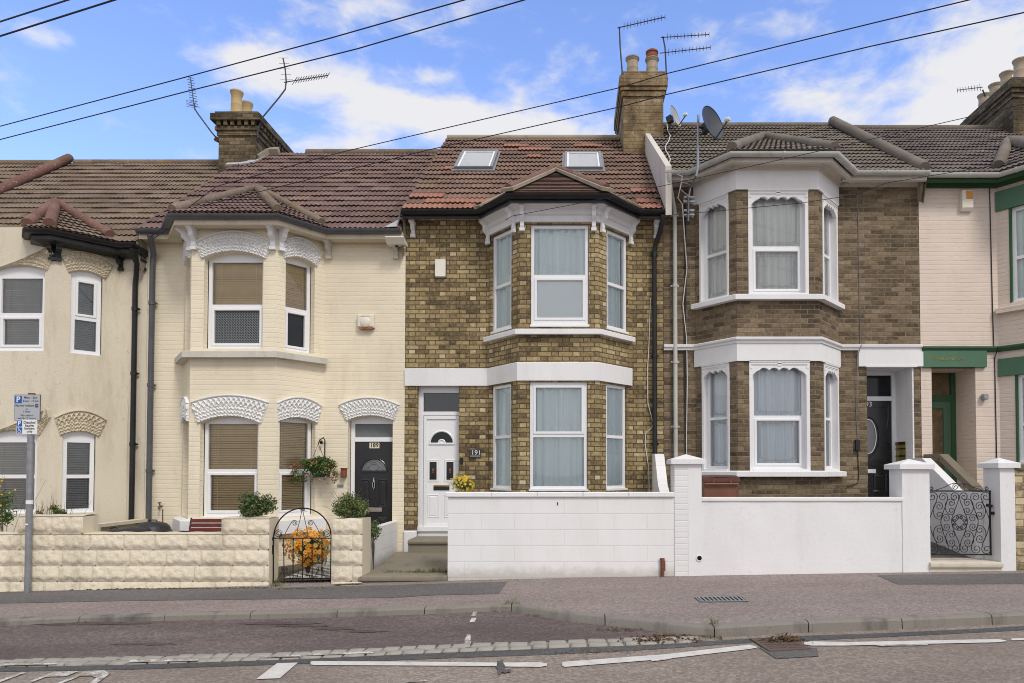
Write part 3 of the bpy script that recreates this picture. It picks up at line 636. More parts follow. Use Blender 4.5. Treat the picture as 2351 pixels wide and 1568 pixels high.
def shell(H, xs, zb, zt, zr, holes, mw, mbay, reveal=.11, ztb=None, yb=19.4):
    xl, bl, fl, fr, br, xr = xs; ztb = ztb or zt
    pts = [(xl,YW),(bl,YW),(fl,YF),(fr,YF),(br,YW),(xr,YW)]; uo = 0; S = []
    for a, b in zip(pts, pts[1:]): f = Fr(a,b,uo); uo += f.L; S.append(f)
    a = MB()
    for k in (0,4): panel(a, S[k], 0, S[k].L, zb, zt, holes(S,k), reveal)
    for x in (xl+.012, xr-.012):          # party walls up to the roof, back wall
        a.face([(x,YW+.001,zb),(x,yb,zb),(x,yb,zt-.15),(x,YR,zr-.2),(x,YW+.001,zt-.02)], [(YW,zb),(yb,zb),(yb,zt),(YR,zr),(YW,zt)])
    a.face([(xl,yb,zb),(xr,yb,zb),(xr,yb,zt),(xl,yb,zt)], [(xl,zb),(xr,zb),(xr,zt),(xl,zt)])
    a.face([(xl+.02,YW+.02,zt-.1),(xr-.02,YW+.02,zt-.1),(xr-.02,yb,zt-.1),(xl+.02,yb,zt-.1)])
    a.build('wall', mw, H, recalc=False)
    b = MB()
    for k in (1,2,3): panel(b, S[k], 0, S[k].L, zb, ztb, holes(S,k), reveal)
    b.face([(bl,YW,ztb),(fl,YF,ztb),(fr,YF,ztb),(br,YW,ztb)])
    b.build('bay', mbay, H, recalc=False)
    return pts, S
def win(H, F, u0, u1, v0, v1, dep=.10, tr=(), sash=(), fw=.055, head=0, content=None, cmat=None, segs=((0,1),), seed=0, glass='glass', special=None, cn=.05, lead=False):
    m = MB(); t = v1-head; B = [v0]+list(tr)+[t]
    m.box(F,u0,u0+fw,v0,v1,-dep-.065,-dep); m.box(F,u1-fw,u1,v0,v1,-dep-.065,-dep)
    m.box(F,u0+fw,u1-fw,v0,v0+fw*1.15,-dep-.064,-dep-.001); m.box(F,u0+fw,u1-fw,t-fw,v1,-dep-.064,-dep-.001)
    for z in tr: m.box(F,u0+fw,u1-fw,z-fw*.5,z+fw*.5,-dep-.063,-dep-.002)
    m.box(F,u0-.015,u1+.015,v0-.022,v0+.012,-dep-.05,-dep+.045)      # cill
    R = []
    for i,(a,b) in enumerate(zip(B,B[1:])):
        p = u0+fw; q = u1-fw; c = a+(fw*1.15 if i == 0 else fw*.5); d = b-(fw if i == len(B)-2 else fw*.5)
        if i in sash:
            s = .042
            for bx in ((p,p+s,c,d),(q-s,q,c,d),(p+s,q-s,c,c+s),(p+s,q-s,d-s,d)): m.cbox(F,*bx,-dep-.05,-dep+.012,.006)
            p += s; q -= s; c += s; d -= s
        R.append((p,q,c,d))
    W = m.build('window', M['upvc'], H)
    g = MB(); h = MB()
    for i,(p,q,c,d) in enumerate(R):
        tgt = h if special and i in special[1] else g
        tgt.face([F.p(p-.004,c-.004,-dep-.03),F.p(q+.004,c-.004,-dep-.03),F.p(q+.004,d+.004,-dep-.03),F.p(p-.004,d+.004,-dep-.03)], [(p,c),(q,c),(q,d),(p,d)])
    if g.f: g.build('pane', M[glass], W, recalc=False)
    if h.f: h.build('patterned_pane', M[special[0]], W, recalc=False)
    if lead:                              # fine lines set in the glass
        l = MB()
        for p,q,c,d in R:
            for e, rr in ((.045,.0028),(.065,.0022)):
                k = .05; P = [(p+e+k,c+e),(q-e-k,c+e),(q-e-k,c+e+k*.6),(q-e,c+e+k*.6),(q-e,d-e-k*.6),(q-e-k,d-e-k*.6),(q-e-k,d-e),(p+e+k,d-e),(p+e+k,d-e-k*.6),(p+e,d-e-k*.6),(p+e,c+e+k*.6),(p+e+k,c+e+k*.6)]
                l.tube([F.p(x,y,-dep-.026) for x,y in P], rr, 4, close=True)
        l.build('lead_line', M['steel'], W)
    rr = random.Random(seed); k1, k2, k3 = rr.uniform(0,6), rr.uniform(0,6), rr.uniform(.11,.15)
    if content == 'curtain':
        c = MB()
        for s0, s1 in segs:
            if isinstance(s0, tuple): sb, st = s0
            else: sb = st = s0
            ua, ub = u0-.06, u1+.06; n = 90
            def fn(i,j):
                f = i/n; lo = sb+(st-sb)*j/8; u = ua+(ub-ua)*(lo+(s1-lo)*f); z = v0-.05+(v1-v0+.1)*j/8; sp = 1-.25*j/8
                return F.p(u, z, -dep-cn-.03+(.022*sin(u*2*pi/k3+k1+.3*sin(j*.4)+1.6*sin(u*5.1+k2))+.014*sin(u*2*pi/.31+k2+.8*sin(u*3.3+k1))+.006*sin(u*2*pi/.061+k1*2))*sp)
            c.grid(n, 8, fn, lambda i,j: ((ua+(ub-ua)*i/n)+seed*.37, j/8))
        c.build('curtain', M[cmat], W, smooth=True, recalc=False, ang=180)
    elif content == 'blind':
        c = MB(); z = v1
        while z > v0-.02:
            n = -dep-.075; a = u0+.02; b = u1-.02; s = rr.uniform(-.0015,.0015)
            c.add([F.p(a,z,n),F.p(b,z,n),F.p(b,z-.023+s,n-.013),F.p(a,z-.023+s,n-.013)], [(0,1,2,3)]); z -= .0285
        for f in (.2,.8):
            u = u0+(u1-u0)*f; c.box(F,u-.003,u+.003,v0,v1,-dep-.072,-dep-.070)
        c.build('blind', M[cmat], W, recalc=False)
    return W
def room(H, xs, zb, zt):          # dark sheet well behind the windows, room shade put into its colour
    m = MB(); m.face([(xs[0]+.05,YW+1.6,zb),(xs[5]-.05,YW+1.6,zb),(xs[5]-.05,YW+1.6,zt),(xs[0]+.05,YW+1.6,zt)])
    m.build('room_shade', M['room'], H, recalc=False)
def arch_label(H, F, inner, outer, mat, nz=14, name='arch_moulding', hh=.03):
    (a,b,sp,cr), (c,d,os_,oc) = inner, outer; nt_, nr = nz*6, 30; m = MB()
    tri = lambda x: 2*abs((x % 1)-.5)
    def hgt(t, r):
        if r < .03 or r > .985 or t < .001 or t > .999: return 0
        if r > .93: return hh+.018
        if r > .89: return hh-.022
        z = tri(t*nz)
        if r > .50: q = (r-.50)/.39; l1 = abs(q-.12-.42*z); l2 = abs(q-.9+.42*z); e = min(l1,l2); return hh+(.016 if e < .11 else -.010)
        q = r/.5; e = abs(((q*2.0+.42*tri(t*nz*1.3)) % .66)-.33)
        return hh+(.013 if e < .13 else -.009)
    def pt(i,j):
        t = i/nt_; r = j/nr; s = (2*t-1)**2
        u = (a+(b-a)*t)*(1-r)+(c+(d-c)*t)*r; v = (cr-(cr-sp)*s)*(1-r)+(oc-(oc-os_)*s)*r
        return F.p(u,v,hgt(t,r)+.002)
    m.grid(nt_, nr, pt); return m.build(name, mat, H, smooth=True, ang=50)
def bracket(H, F, u, vt, vb, out_, wdt=.075, mat='white_trim', n0=0):
    h = vt-vb; P = [(n0,vb)]
    for k in range(15):
        t = k/14; o = out_*(.16+.84*t**1.5)+.018*sin(t*4*pi); P.append((n0+o, vb+.05*h+h*.80*t))
    P += [(n0+out_*1.12,vb+h*.88),(n0+out_*1.12,vt),(n0,vt)]
    m = MB(); m.side_prism(F, P, u-wdt/2, u+wdt/2); m.box(F,u-wdt/2-.012,u+wdt/2+.012,vt-.035,vt+.001,n0,n0+out_*1.16)
    m.box(F,u-wdt/2-.01,u+wdt/2+.01,vb-.02,vb+.03,n0,n0+out_*.34); return m.build('eaves_bracket', M[mat], H, smooth=True, ang=25)
def gutter_prof(o, z, r=.06, kind='ogee'):
    if kind == 'round': return [(o+r-r*cos(k*pi/10), z-r*sin(k*pi/10)) for k in range(11)]+[(o+2*r-.012,z),(o+2*r-.02,z-.02),(o+.02,z-.02),(o+.012,z)]
    return [(o,z),(o,z-.058),(o+.045,z-.064),(o+.075,z-.052),(o+.09,z-.03),(o+.102,z-.014),(o+.105,z+.004),(o+.093,z+.004),(o+.088,z-.016),(o+.012,z-.016),(o+.012,z)]
def gutter(H, path, o, z, mat, kind='ogee', r=.06, clips=0):
    m = MB(); m.sweep(path, gutter_prof(o,z,r,kind)); P = [Vector(p) for p in path]
    for a, b in zip(P, P[1:]):
        L = (b-a).length; F = Fr(a,b); n = max(1, int(L/.75))
        if L < .3: continue
        for k in range(n):
            u = L*(k+.5)/n
            if kind == 'round': m.sweep([F.p(u-.014,0).xy,F.p(u+.014,0).xy], [(x+(.006 if x > o+r else -.004), zz-.005) for x,zz in gutter_prof(o,z,r,kind)[:11]]+[(o+2*r,z+.005),(o,z+.005)])
            else: m.sweep([F.p(u-.014,0).xy,F.p(u+.014,0).xy], [(o+.004,z+.006),(o+.004,z-.066),(o+.05,z-.071),(o+.082,z-.056),(o+.110,z-.016),(o+.112,z+.008)])
    return m.build('gutter', M[mat], H, smooth=True, ang=40)
def downpipe(H, pts, mat, r=.038, collars=()):
    m = MB(); m.tube(pts, r, 12)
    for (x,y,z) in collars: m.tube([(x,y,z-.03),(x,y,z+.03)], r*1.22, 12); m.bar((x-.07,y+.03,z),(x+.07,y+.03,z),.02,.03)
    return m.build('downpipe', M[mat], H, smooth=True, ang=50)
def tiled(name, H, mat, O, U, S, poly, tw=.34, g=.306, amp=.017, roll=.085, lift=.028, seed=0):
    O, U, S = Vector(O), Vector(U).normalized(), Vector(S).normalized(); N = U.cross(S).normalized()
    if N.z < 0: N = -N
    us = [p[0] for p in poly]; ss = [p[1] for p in poly]; u0, u1, s0, s1 = min(us)-.02, max(us)+.02, min(ss), max(ss)
    rr = random.Random(seed); m = MB(); c = math.floor(s0/g); nu = max(8, int((u1-u0)/roll*8))
    def wave(u): f = (u/roll) % 1; return amp*(.5+.5*cos(2*pi*f))**1.6
    while c*g < s1+.01:
        sag = rr.uniform(-.003,.003); off = 0
        sa, sb = c*g, (c+1)*g+.012; q = nu+1; vs = []
        for s, h in ((sa+.055,-.012),(sa,lift),(sb,0.004)):
            for i in range(q):
                u = u0+(u1-u0)*i/nu; jit = (.004*sin(u*7.3+c*2.1)+.003*sin(math.floor((u+off)/tw)*12.9+c*7.7))*min(1,amp/.017)
                vs.append(O+U*u+S*(s+(jit if h > 0 and s == sa else 0))+N*(h+wave(u+off)+sag*min(1,amp/.017)+.003*min(1,amp/.017)*sin(math.floor((u+off)/tw)*78.2+c*3.3)))
        fs = []; uv = []
        for j in (0,1):
            for i in range(nu):
                fs.append((j*q+i,j*q+i+1,(j+1)*q+i+1,(j+1)*q+i)); ua, ub = (u0+(u1-u0)*i/nu+off)/tw, (u0+(u1-u0)*(i+1)/nu+off)/tw; e = 1e-3
                uv.append([(ua+e,c+.2),(ub-e,c+.2),(ub-e,c+.8),(ua+e,c+.8)])
        m.add(vs, fs, uv); c += 1
    k = len(poly); cx = sum(us)/k; cy = sum(ss)/k
    def clip(bm, org):
        for i in range(k):
            (a,b),(c_,d) = poly[i], poly[(i+1) % k]; e = Vector((c_-a,d-b)); nn = Vector((e.y,-e.x)).normalized()
            if nn.dot(Vector((cx-a,cy-b))) > 0: nn = -nn
            co = O+U*a+S*b-org; no = U*nn.x+S*nn.y
            bmesh.ops.bisect_plane(bm, geom=bm.verts[:]+bm.edges[:]+bm.faces[:], plane_co=co, plane_no=no, clear_outer=True)
    return m.build(name, M[mat], H, recalc=False, post=clip, smooth=True, ang=50)
def facet(name, H, mat, A, B, C, **k):      # triangle with its courses along A-B
    A, B, C = Vector(A), Vector(B), Vector(C); U = (B-A).normalized(); w_ = C-A; S = w_-U*w_.dot(U); h = S.length; S.normalize()
    return tiled(name, H, mat, A, U, S, [(0,-.02),((B-A).length,-.02),(w_.dot(U),h)], **k)
def ridge_row(H, pairs, mat, r=.10, seg=.42, name='ridge_tiles', bed=True):
    m = MB(); q = 0
    for A, B in pairs:
        A, B = Vector(A), Vector(B); n = max(1, round((B-A).length/seg)); d = (B-A)/n
        for k in range(n):
            q += 1; a = A+d*k; b = A+d*(k+1.04); mm = MB(); mm.tube([a,a+d*.03,b], [r*.965,r*1.0,r*.985], 12)
            m.add(mm.v, mm.f, [[(q+.3,q*.37+.2)]*len(f) for f in mm.f])
    return m.build(name, M[mat], H, smooth=True, ang=40)
def pot(C, x, y, z, h, r, mat='pot_buff', cap=None):
    m = MB(); m.lathe((x,y,z), [(r*1.05,0),(r*1.08,h*.06),(r*.98,h*.10),(r*.92,h*.45),(r*.94,h*.47),(r*.94,h*.50),(r*.9,h*.52),(r*.88,h*.84),(r*1.0,h*.87),(r*1.02,h*.93),(r*1.12,h*.95),(r*1.12,h),(r*.85,h),(r*.8,h*.8)], 24)
    p = m.build('chimney_pot', M[mat], C, smooth=True, ang=50)
    if cap:
        m = MB(); m.lathe((x,y,z+h-.01), [(r*.95,0),(r*1.0,.05),(r*.9,.07),(r*.9,.13),(r*1.02,.14),(r*1.0,.17),(r*.5,.22)], 24); m.build('pot_cowl', M[cap], C, smooth=True)
# ---------------------------------------------------------------- the houses
def off(pts, o):
    P = [Vector(p) for p in pts]; R = []
    for i in range(len(P)):
        ns = []
        for a, b in ([(P[i-1],P[i])] if i else [])+([(P[i],P[i+1])] if i < len(P)-1 else []):
            d = (b-a).normalized(); ns.append(Vector((d.y,-d.x)))
        mm = ns[0] if len(ns) == 1 else (ns[0]+ns[1])/(1+ns[0].dot(ns[1])); R.append(P[i]+mm*o)
    return R
def wx(px, py=800): return X_(px, YW, py)
def fx(px, py=800): return X_(px, YF, py)
def main_roof(H, xl, xr, ze, zr, mat, seed, cut=None, name='roof'):
    L = sqrt((YR-YE)**2+(zr-ze)**2); S = (0,YR-YE,zr-ze)
    r = tiled(name, H, mat, (xl,YE,ze), (1,0,0), S, [(0,0),(xr-xl,0),(xr-xl,L),(0,L)], seed=seed)
    m = MB(); m.face([(xl,YR,zr-.03),(xr,YR,zr-.03),(xr,19.7,ze-.1),(xl,19.7,ze-.1)])
    m.face([(xl,YE+.05,ze-.05),(xr,YE+.05,ze-.05),(xr,YR,zr-.06),(xl,YR,zr-.06)])
    for x in (xl,xr): m.face([(x,YE,ze+.02),(x,YR,zr+.02),(x,YR,zr-.75),(x,YE+.15,ze-.45)])
    m.build('roof_verge', M['cement'], H, recalc=False)
    return r
def on_roof(px, py, ze, zr, lift=0):
    k = (zr-ze)/(YR-YE); d = ray(px,py); t = (ze-k*YE+lift-ZC)/(d.z-k*d.y); return CAM+d*t
def bay_roof(H, pts, E, ze, A, mat, seed, rmat, hips, front=True, valleys=None, r=.09, tk={}):
    o = off(pts, E+.03); W1, C1, C2, W2 = [Vector((p.x,p.y,ze)) for p in o[1:5]]
    W1.y = W2.y = YE
    facet('bay_roof', H, mat, C1, C2, A, seed=seed, **tk)
    facet('bay_roof', H, mat, W1, C1, A, seed=seed+1, **tk); facet('bay_roof', H, mat, C2, W2, A, seed=seed+2, **tk)
    up = Vector((0,0,.05)); pr = []
    for a, (s,e) in hips:
        q = {'C1':C1,'C2':C2,'W1':W1,'W2':W2}[a]; pr.append((q+(A-q)*s+up, q+(A-q)*e+up))
    ridge_row(H, pr, rmat, r=r)
    return C1, C2, W1, W2
def clampu(F, a, b, e=.05): return max(e,a), min(F.L-e,b)
def chimney(H, x0, x1, y0, y1, zb, zt, mat, courses, pots, fl='cement', dent=None):
    C = MB(); F = Fr((x0,y0),(x1,y0)); D = y1-y0
    C.box(F,0,x1-x0,zb,zt,-D,0)
    for z0, z1, e in courses: C.box(F,-e,x1-x0+e,z0,z1,-D-e,e)
    if dent:
        z0, z1, e = dent; u = 0
        while u < x1-x0: C.box(F,u,u+.075,z0,z1,0,e); u += .15
        G = Fr((x1,y0),(x1,y1)); u = .04
        while u < D: C.box(G,u,u+.075,z0,z1,0,e); u += .15
    C = C.build('chimney', M[mat], H)
    f = MB(); zt2 = courses[-1][1]; e = .02; h = .10
    P = [(x0-e,y0-e),(x1+e,y0-e),(x1+e,y1+e),(x0-e,y1+e)]; q = .12
    f.add([(a,b,zt2-.01) for a,b in P]+[(x0+q,y0+q,zt2+h),(x1-q,y0+q,zt2+h),(x1-q,y1-q,zt2+h),(x0+q,y1-q,zt2+h)], [(0,1,5,4),(1,2,6,5),(2,3,7,6),(3,0,4,7),(4,5,6,7)])
    f.build('flaunching', M[fl], C)
    for (x,y,h,r,mt,cp) in pots: pot(C, x, y, zt2+.04, h, r, mt, cp)
    return C
def soffit(H, path, o, z, zw, mat, name='eaves_board'):     # fascia, soffit and a small moulding
    m = MB(); m.sweep(path, [(-.03,zw),(.03,zw),(.035,zw+.05),(.06,zw+.06),(.06,z-.12),(o-.02,z-.10),(o-.005,z-.13),(o-.005,z),(-.03,z)])
    return m.build(name, M[mat], H)
def sillband(H, path, z0, z1, o, mat, name='sill', weather=.025):
    m = MB(); m.sweep(path, [(-.03,z0),(o-.03,z0),(o-.02,z0+.012),(o,z0),(o,z1-weather),(o-.008,z1-weather+.008),(-.03,z1)]); return m.build(name, M[mat], H, smooth=True, ang=30)

# ===== house 189 : cream painted brick ==========================================
HX189 = (wx(337), wx(421), fx(437), fx(633), wx(743), wx(930))
H = h189 = thing('terraced_house', (-5,YW,-.15), 'cream painted brick house with white zigzag arches, tan blinds and black front door', 'house', 'terraced houses along the street')
zg = Z_(491,YF-.36,560); zw = Z_(556,YW,820); ze = zg+.02; zr = Z_(352,YR,850)
UF = dict(); z = lambda py, Y=YF, px=540: Z_(py,Y,px)
u_up = (z(800), z(578), z(594)); u_lo = (z(1188), z(956), z(972))     # foot, crown, springing
def holes189(S,k):
    hs = []
    if k in (1,2,3):
        for (zb_,zc_,zs_), fpx, rpx in ((u_up,(468,604),(655,722)),(u_lo,(464,597),(645,727))):
            if k == 2: a = S[2].hit(fpx[0],700)[0]; b = S[2].hit(fpx[1],700)[0]; rise = zc_-zs_
            else:
                a, b = S[3].hit(rpx[0],700)[0], S[3].hit(rpx[1],700)[0]; a, b = clampu(S[3],a,b,.07); rise = (zc_-zs_)*.65
                if k == 1: a, b = S[3].L-b, S[3].L-a; a, b = clampu(S[1],a,b,.07)
            hs.append((a,b,zb_,zc_,rise,.12))
    if k == 4:
        a,b,c,d = S[4].rect(798,901,955,1214); hs.append((a,b,c,d,.08,.14))
    return hs
zb = -.45
pts, S = shell(H, HX189, zb, zw+.12, zr, holes189, M['cream_brick'], M['cream_brick'])
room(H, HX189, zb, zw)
for k in (1,2,3):
    hu, hl = holes189(S,k)
    c = .05
    win(H,S[k],hu[0]+.012,hu[1]-.012,hu[2],hu[3],.12,tr=(z(699),),sash=(0,),head=max(0,hu[4]-.03),content='blind',cmat='tan_slat',glass='clear_glass',seed=k,special=('lattice' if k == 2 else 'dark_glass',(0,)))
    win(H,S[k],hl[0]+.012,hl[1]-.012,hl[2],hl[3],.12,tr=(z(1081),),sash=(0,),head=max(0,hl[4]-.055),content='blind',cmat='tan_slat',glass='clear_glass',seed=k+5)
    for h_, oc, os_, mt in ((hu,z(530),z(558),'white_stucco'),(hl,z(905),z(922),'white_stucco')):
        e = .17 if k == 2 else .12; wd = (h_[1]-h_[0])
        o0, o1 = max(.02,h_[0]-e), min(S[k].L-.02,h_[1]+e)
        arch_label(H,S[k],(h_[0]-.045 if k == 2 else h_[0]-.03,h_[1]+.045 if k == 2 else h_[1]+.03,h_[3]-h_[4]-.01,h_[3]),(o0,o1,os_ if k == 2 else os_-.01,oc),M[mt],nz=15 if k == 2 else 10)
d_ = holes189(S,4)[0]
oc, os_ = S[4].hit(850,911)[1], S[4].hit(850,929)[1]
arch_label(H,S[4],(d_[0]-.03,d_[1]+.03,d_[3]-.09,d_[3]),(S[4].hit(777,920)[0],S[4].hit(919,920)[0],os_,oc),M['white_stucco'],nz=14)
sillband(H, pts[1:5], z(823), z(806), .13, 'stone_sill')
sillband(H, pts[1:5], z(1226), z(1192), .12, 'white_trim')
soffit(H, pts, .27, zg-.005, Z_(556,YW,820), 'cream_trim')
gutter(H, pts, .275, zg, 'grey_plastic')
vt, vb = zg-.10, z(572)
for u in (.05, S[2].L-.05): bracket(H,S[2],u,vt,vb,.20,mat='white_trim',n0=.004)
bracket(H,S[3],.06,vt,vb,.20,n0=.004); bracket(H,S[1],S[1].L-.06,vt,vb,.20,n0=.004)
for px in (757,): bracket(H,S[4],S[4].hit(px,570)[0],zg-.10,S[4].hit(px,593)[1],.20,mat='grey_trim')
bracket(H,S[4],S[4].hit(910,570)[0],zg-.10,S[4].hit(910,593)[1],.20,mat='grey_trim')
main_roof(H, HX189[0]-.02, HX189[5]-.03, ze, zr, 'tiles_purple', 1)
A = on_roof(590,437,ze,zr,.06)
bay_roof(H, pts, .30, ze+.01, A, 'tiles_purple', 21, 'ridge_brown', [('C1',(.02,.97)),('C2',(.02,.97)),('W2',(.08,.95))], r=.075)
ridge_row(H, [((HX189[0]+1.2,YR,zr+.01),(HX189[5]-.02,YR,zr+.01))], 'ridge_brown', r=.085)
z189 = (ze, zr)
# front door 189
F = S[4]; a,b,c,d,rise,rv = d_; a += .01; b -= .01; D = -.14
zt_ = F.hit(850,1008)[1]; zl = F.hit(850,1013)[1]; zf0 = F.hit(850,1003)[1]; zf1 = F.hit(850,972)[1]
m = MB(); fw = .065
m.box(F,a,a+fw,c,d,D-.06,D); m.box(F,b-.02,b,c,d,D-.06,D); m.box(F,a+fw,b-.02,zl,zf0,D-.06,D+.004); m.box(F,a+fw,b-.02,zf1,d,D-.06,D)
fr_ = m.build('door_frame', M['upvc'], H)
m = MB(); m.face([F.p(a+fw,zf0,D-.03),F.p(b,zf0,D-.03),F.p(b,zf1,D-.03),F.p(a+fw,zf1,D-.03)], [(a,0),(b,0),(b,.3),(a,.3)]); m.build('fanlight', M['obscure'], fr_, recalc=False)
def raised(m, F, a, b, c, d, n, h=.012, e=.035):
    A = [(a,c),(b,c),(b,d),(a,d)]; r = lambda q, nn: [F.p(x+(q if x == a else -q), y+(q if y == c else -q), nn) for x,y in A]
    P = r(0,n+.001)+r(e*.5,n+h)+r(e,n+h*.2)+r(e*1.8,n+h*.9)
    m.add(P, [(k*4+i,k*4+(i+1)%4,(k+1)*4+(i+1)%4,(k+1)*4+i) for k in range(3) for i in range(4)]+[(12,13,14,15)])
def half_disc(F, u, v, r, n, k=20): return [F.p(u+r*cos(pi*i/k), v+r*sin(pi*i/k), n) for i in range(k+1)]
u0, u1 = a+fw, b-.005; m = MB(); m.box(F,u0,u1,c,zl,D-.05,D-.012); uc = (u0+u1)/2; wd = u1-u0
hz = lambda py: F.hit(850,py)[1]
for s in (-1,1):
    x0, x1 = sorted((uc+s*.07, uc+s*(wd/2-.11))); raised(m,F,x0,x1,hz(1166),hz(1100),D-.012); raised(m,F,x0,x1,hz(1208),hz(1188),D-.012)
dr = m.build('door', M['black_door'], H)
fr = .315*wd; fv = hz(1082)
m = MB(); m.tube(half_disc(F,uc,fv,fr*1.04,D-.006),.014,6); m.bar(F.p(uc-fr*1.06,fv,D-.006),F.p(uc+fr*1.06,fv,D-.006),.03,.03); m.build('fan_frame', M['black_door'], dr)
m = MB(); m.add(half_disc(F,uc,fv,fr,D-.009), [tuple(range(21))]); m.build('fan_glass', M['obscure'], dr, recalc=False)
m = MB(); m.tube(half_disc(F,uc,fv+.01,fr*.85,D-.004),.006,4); m.tube([F.p(uc-fr*.85+fr*1.7*i/12, fv+.02+fr*.38*sin(pi*i/12)*1.3, D-.004) for i in range(13)],.005,4)
m.tube([F.p(uc+fr*.36*cos(2*pi*i/14), fv+fr*.42+fr*.36*sin(2*pi*i/14), D-.004) for i in range(14)],.006,4,close=True)
for s in (-.5,.5): m.tube([F.p(uc+s*fr*1.2+.05*cos(pi*i/2),fv+fr*.33+.05*sin(pi*i/2),D-.004) for i in range(4)],.008,4,close=True)
m.build('fan_leading', M['steel'], dr)
kz = hz(1113); m = MB(); m.tube([F.p(uc,kz+.06,D),F.p(uc,kz+.075,D+.02)],.012,8); m.tube([F.p(uc+.022*cos(2*pi*i/14)*(.7+.3*abs(sin(pi*i/14))),kz+.062*sin(2*pi*i/14),D+.015) for i in range(14)],.007,6,close=True); m.tube([F.p(uc,kz+.05,D+.012),F.p(uc,kz+.12,D+.008)],.008,6)
m.tube([F.p(uc,kz-.06,D+.012),F.p(uc,kz-.10,D+.008)],.007,6); m.build('door_knocker', M['chrome'], dr, smooth=True)
m = MB(); m.cbox(F,uc-.14,uc+.14,hz(1176)-.0,hz(1166),D-.012,D+.012,.006); m.build('letter_box', M['chrome'], dr)
m = MB(); m.cbox(F,uc-.085,uc+.085,hz(1028)-.005,hz(1017)+.01,D-.012,D+.002,.003); np_ = m.build('number_plate', M['cream_plate'], dr)
m = MB(); m.text('189', .105, lambda x,y,q: F.p(uc+x*.95,hz(1022)+.002+y,D+.0045+q), bold=.002); m.build('door_number', M['ink'], np_)
# downpipe 189
px, py = 360, 800; x = wx(352,900); zz = -.1
downpipe(H, [(x+.12,YW-.36,zg-.09),(x+.12,YW-.33,zg-.16),(x+.03,YW-.10,zg-.34),(x,YW-.075,zg-.45),(x,YW-.075,2.2),(x,YW-.075,base(x)-.02)], 'grey_plastic', .045, [(x,YW-.075,q) for q in (1.45,2.9,4.3)])
# lead flashing at the step up to 191
m = MB(); x = HX189[5]; sl = (zr-ze)/(YR-YE)
m.add([(x-.06,YE-.06,ze+.03),(x-.02,YE-.06,ze+.34),(x-.02,YE+.30,ze+.34+.2),(x-.24,YE-.02,ze+.06),(x-.10,YE+.3,ze+.30),(x-.27,YE-.06,ze+.02)], [(0,1,2,4),(0,4,3,5)]); m.build('lead_flashing', M['lead'], H, recalc=False)

# ===== house 187 : cream render ==================================================
HX187 = (-11.43, wx(337)-2*(wx(337)-wx(272))-2.62+.0, -8.42, fx(123), wx(272), wx(337)-.004)
HX187 = (-11.43, -8.97, -8.42, fx(123), wx(272), wx(337)-.004)
H = h187 = thing('terraced_house', (-9,YW,-.2), 'cream rendered house with cream zigzag arches and black eaves', 'house', 'terraced houses along the street')
zg = Z_(524,YF-.36,40); zw = Z_(572,YW,300); ze = zg+.02; zr = Z_(376,YR,300)
z = lambda py, Y=YF, px=60: Z_(py,Y,px)
u_up = (z(806), z(610), z(619)); u_lo = (z(1180), z(988), z(998))
def holes187(S,k):
    hs = []
    if k in (1,2,3):
        for (zb_,zc_,zs_), fpx, rpx, t in ((u_up,(-13,102),(162,235),0),(u_lo,(-22,92),(150,226),0)):
            if k == 2: a = S[2].hit(fpx[0],700)[0]; b = S[2].hit(fpx[1],700)[0]; rise = zc_-zs_
            else:
                a, b = S[3].hit(rpx[0],700)[0], S[3].hit(rpx[1],700)[0]; a, b = clampu(S[3],a,b,.07); rise = (zc_-zs_)*.9
                if k == 1: a, b = S[3].L-b, S[3].L-a; a, b = clampu(S[1],a,b,.07)
            hs.append((a,b,zb_,zc_,rise,.06))
    return hs
pts, S = shell(H, HX187, -.5, zw+.14, zr, holes187, M['cream_render'], M['cream_render'])
room(H, HX187, -.5, zw)
for k in (1,2,3):
    hu, hl = holes187(S,k)
    win(H,S[k],hu[0]+.01,hu[1]-.01,hu[2],hu[3],.05,tr=(z(721),),sash=((0,) if k == 2 else (1,)),head=hu[4]+(.07 if k == 2 else .03),content='blind',cmat='grey_slat',seed=k+2,fw=.06)
    win(H,S[k],hl[0]+.01,hl[1]-.01,hl[2],hl[3],.05,tr=(z(1094),),sash=(),head=hl[4]+.06,content='blind',cmat='grey_slat',seed=k+7,fw=.06)
    for h_, oc, os_ in ((hu,z(563),z(584)),(hl,z(937),z(958))):
        e = .22 if k == 2 else .15
        arch_label(H,S[k],(h_[0]-.04,h_[1]+.04,h_[3]-h_[4]-.02,h_[3]),(max(.02,h_[0]-e),min(S[k].L+.05*(k == 3),h_[1]+e),os_,oc),M['cream_stucco'],nz=14 if k == 2 else 10)
m = MB(); zf = zg-.10
m.sweep(pts, [(-.03,z(560)),(.05,z(560)),(.07,zf-.08),(.25,zf-.03),(.25,zg-.02),(-.03,zg-.02)]); m.build('eaves_board', M['black_plastic'], H)
gutter(H, pts, .255, zg, 'black_plastic')
bracket(H,S[2],S[2].L-.025,zg-.12,z(596),.16,mat='black_plastic',wdt=.08); bracket(H,S[3],.025,zg-.121,z(596),.16,mat='black_plastic',wdt=.08)
bracket(H,S[4],.03,zg-.16,Z_(620,YW,268),.14,mat='black_plastic',wdt=.06); bracket(H,S[4],S[4].L-.06,zg-.2,Z_(620,YW,330),.14,mat='black_plastic',wdt=.06)
main_roof(H, HX187[0]+.02, HX187[5]-.03, ze, zr, 'tiles_brown', 2)
A = on_roof(128,470,ze,zr,.06)
bay_roof(H, pts, .28, ze+.01, A, 'tiles_brown', 31, 'ridge_red', [('C1',(.02,.97)),('C2',(.02,.97)),('W2',(.1,.95))], r=.09)
ridge_row(H, [((HX187[0]+.1,YR,zr+.01),(HX187[5],YR,zr+.01))], 'ridge_brown', r=.085)
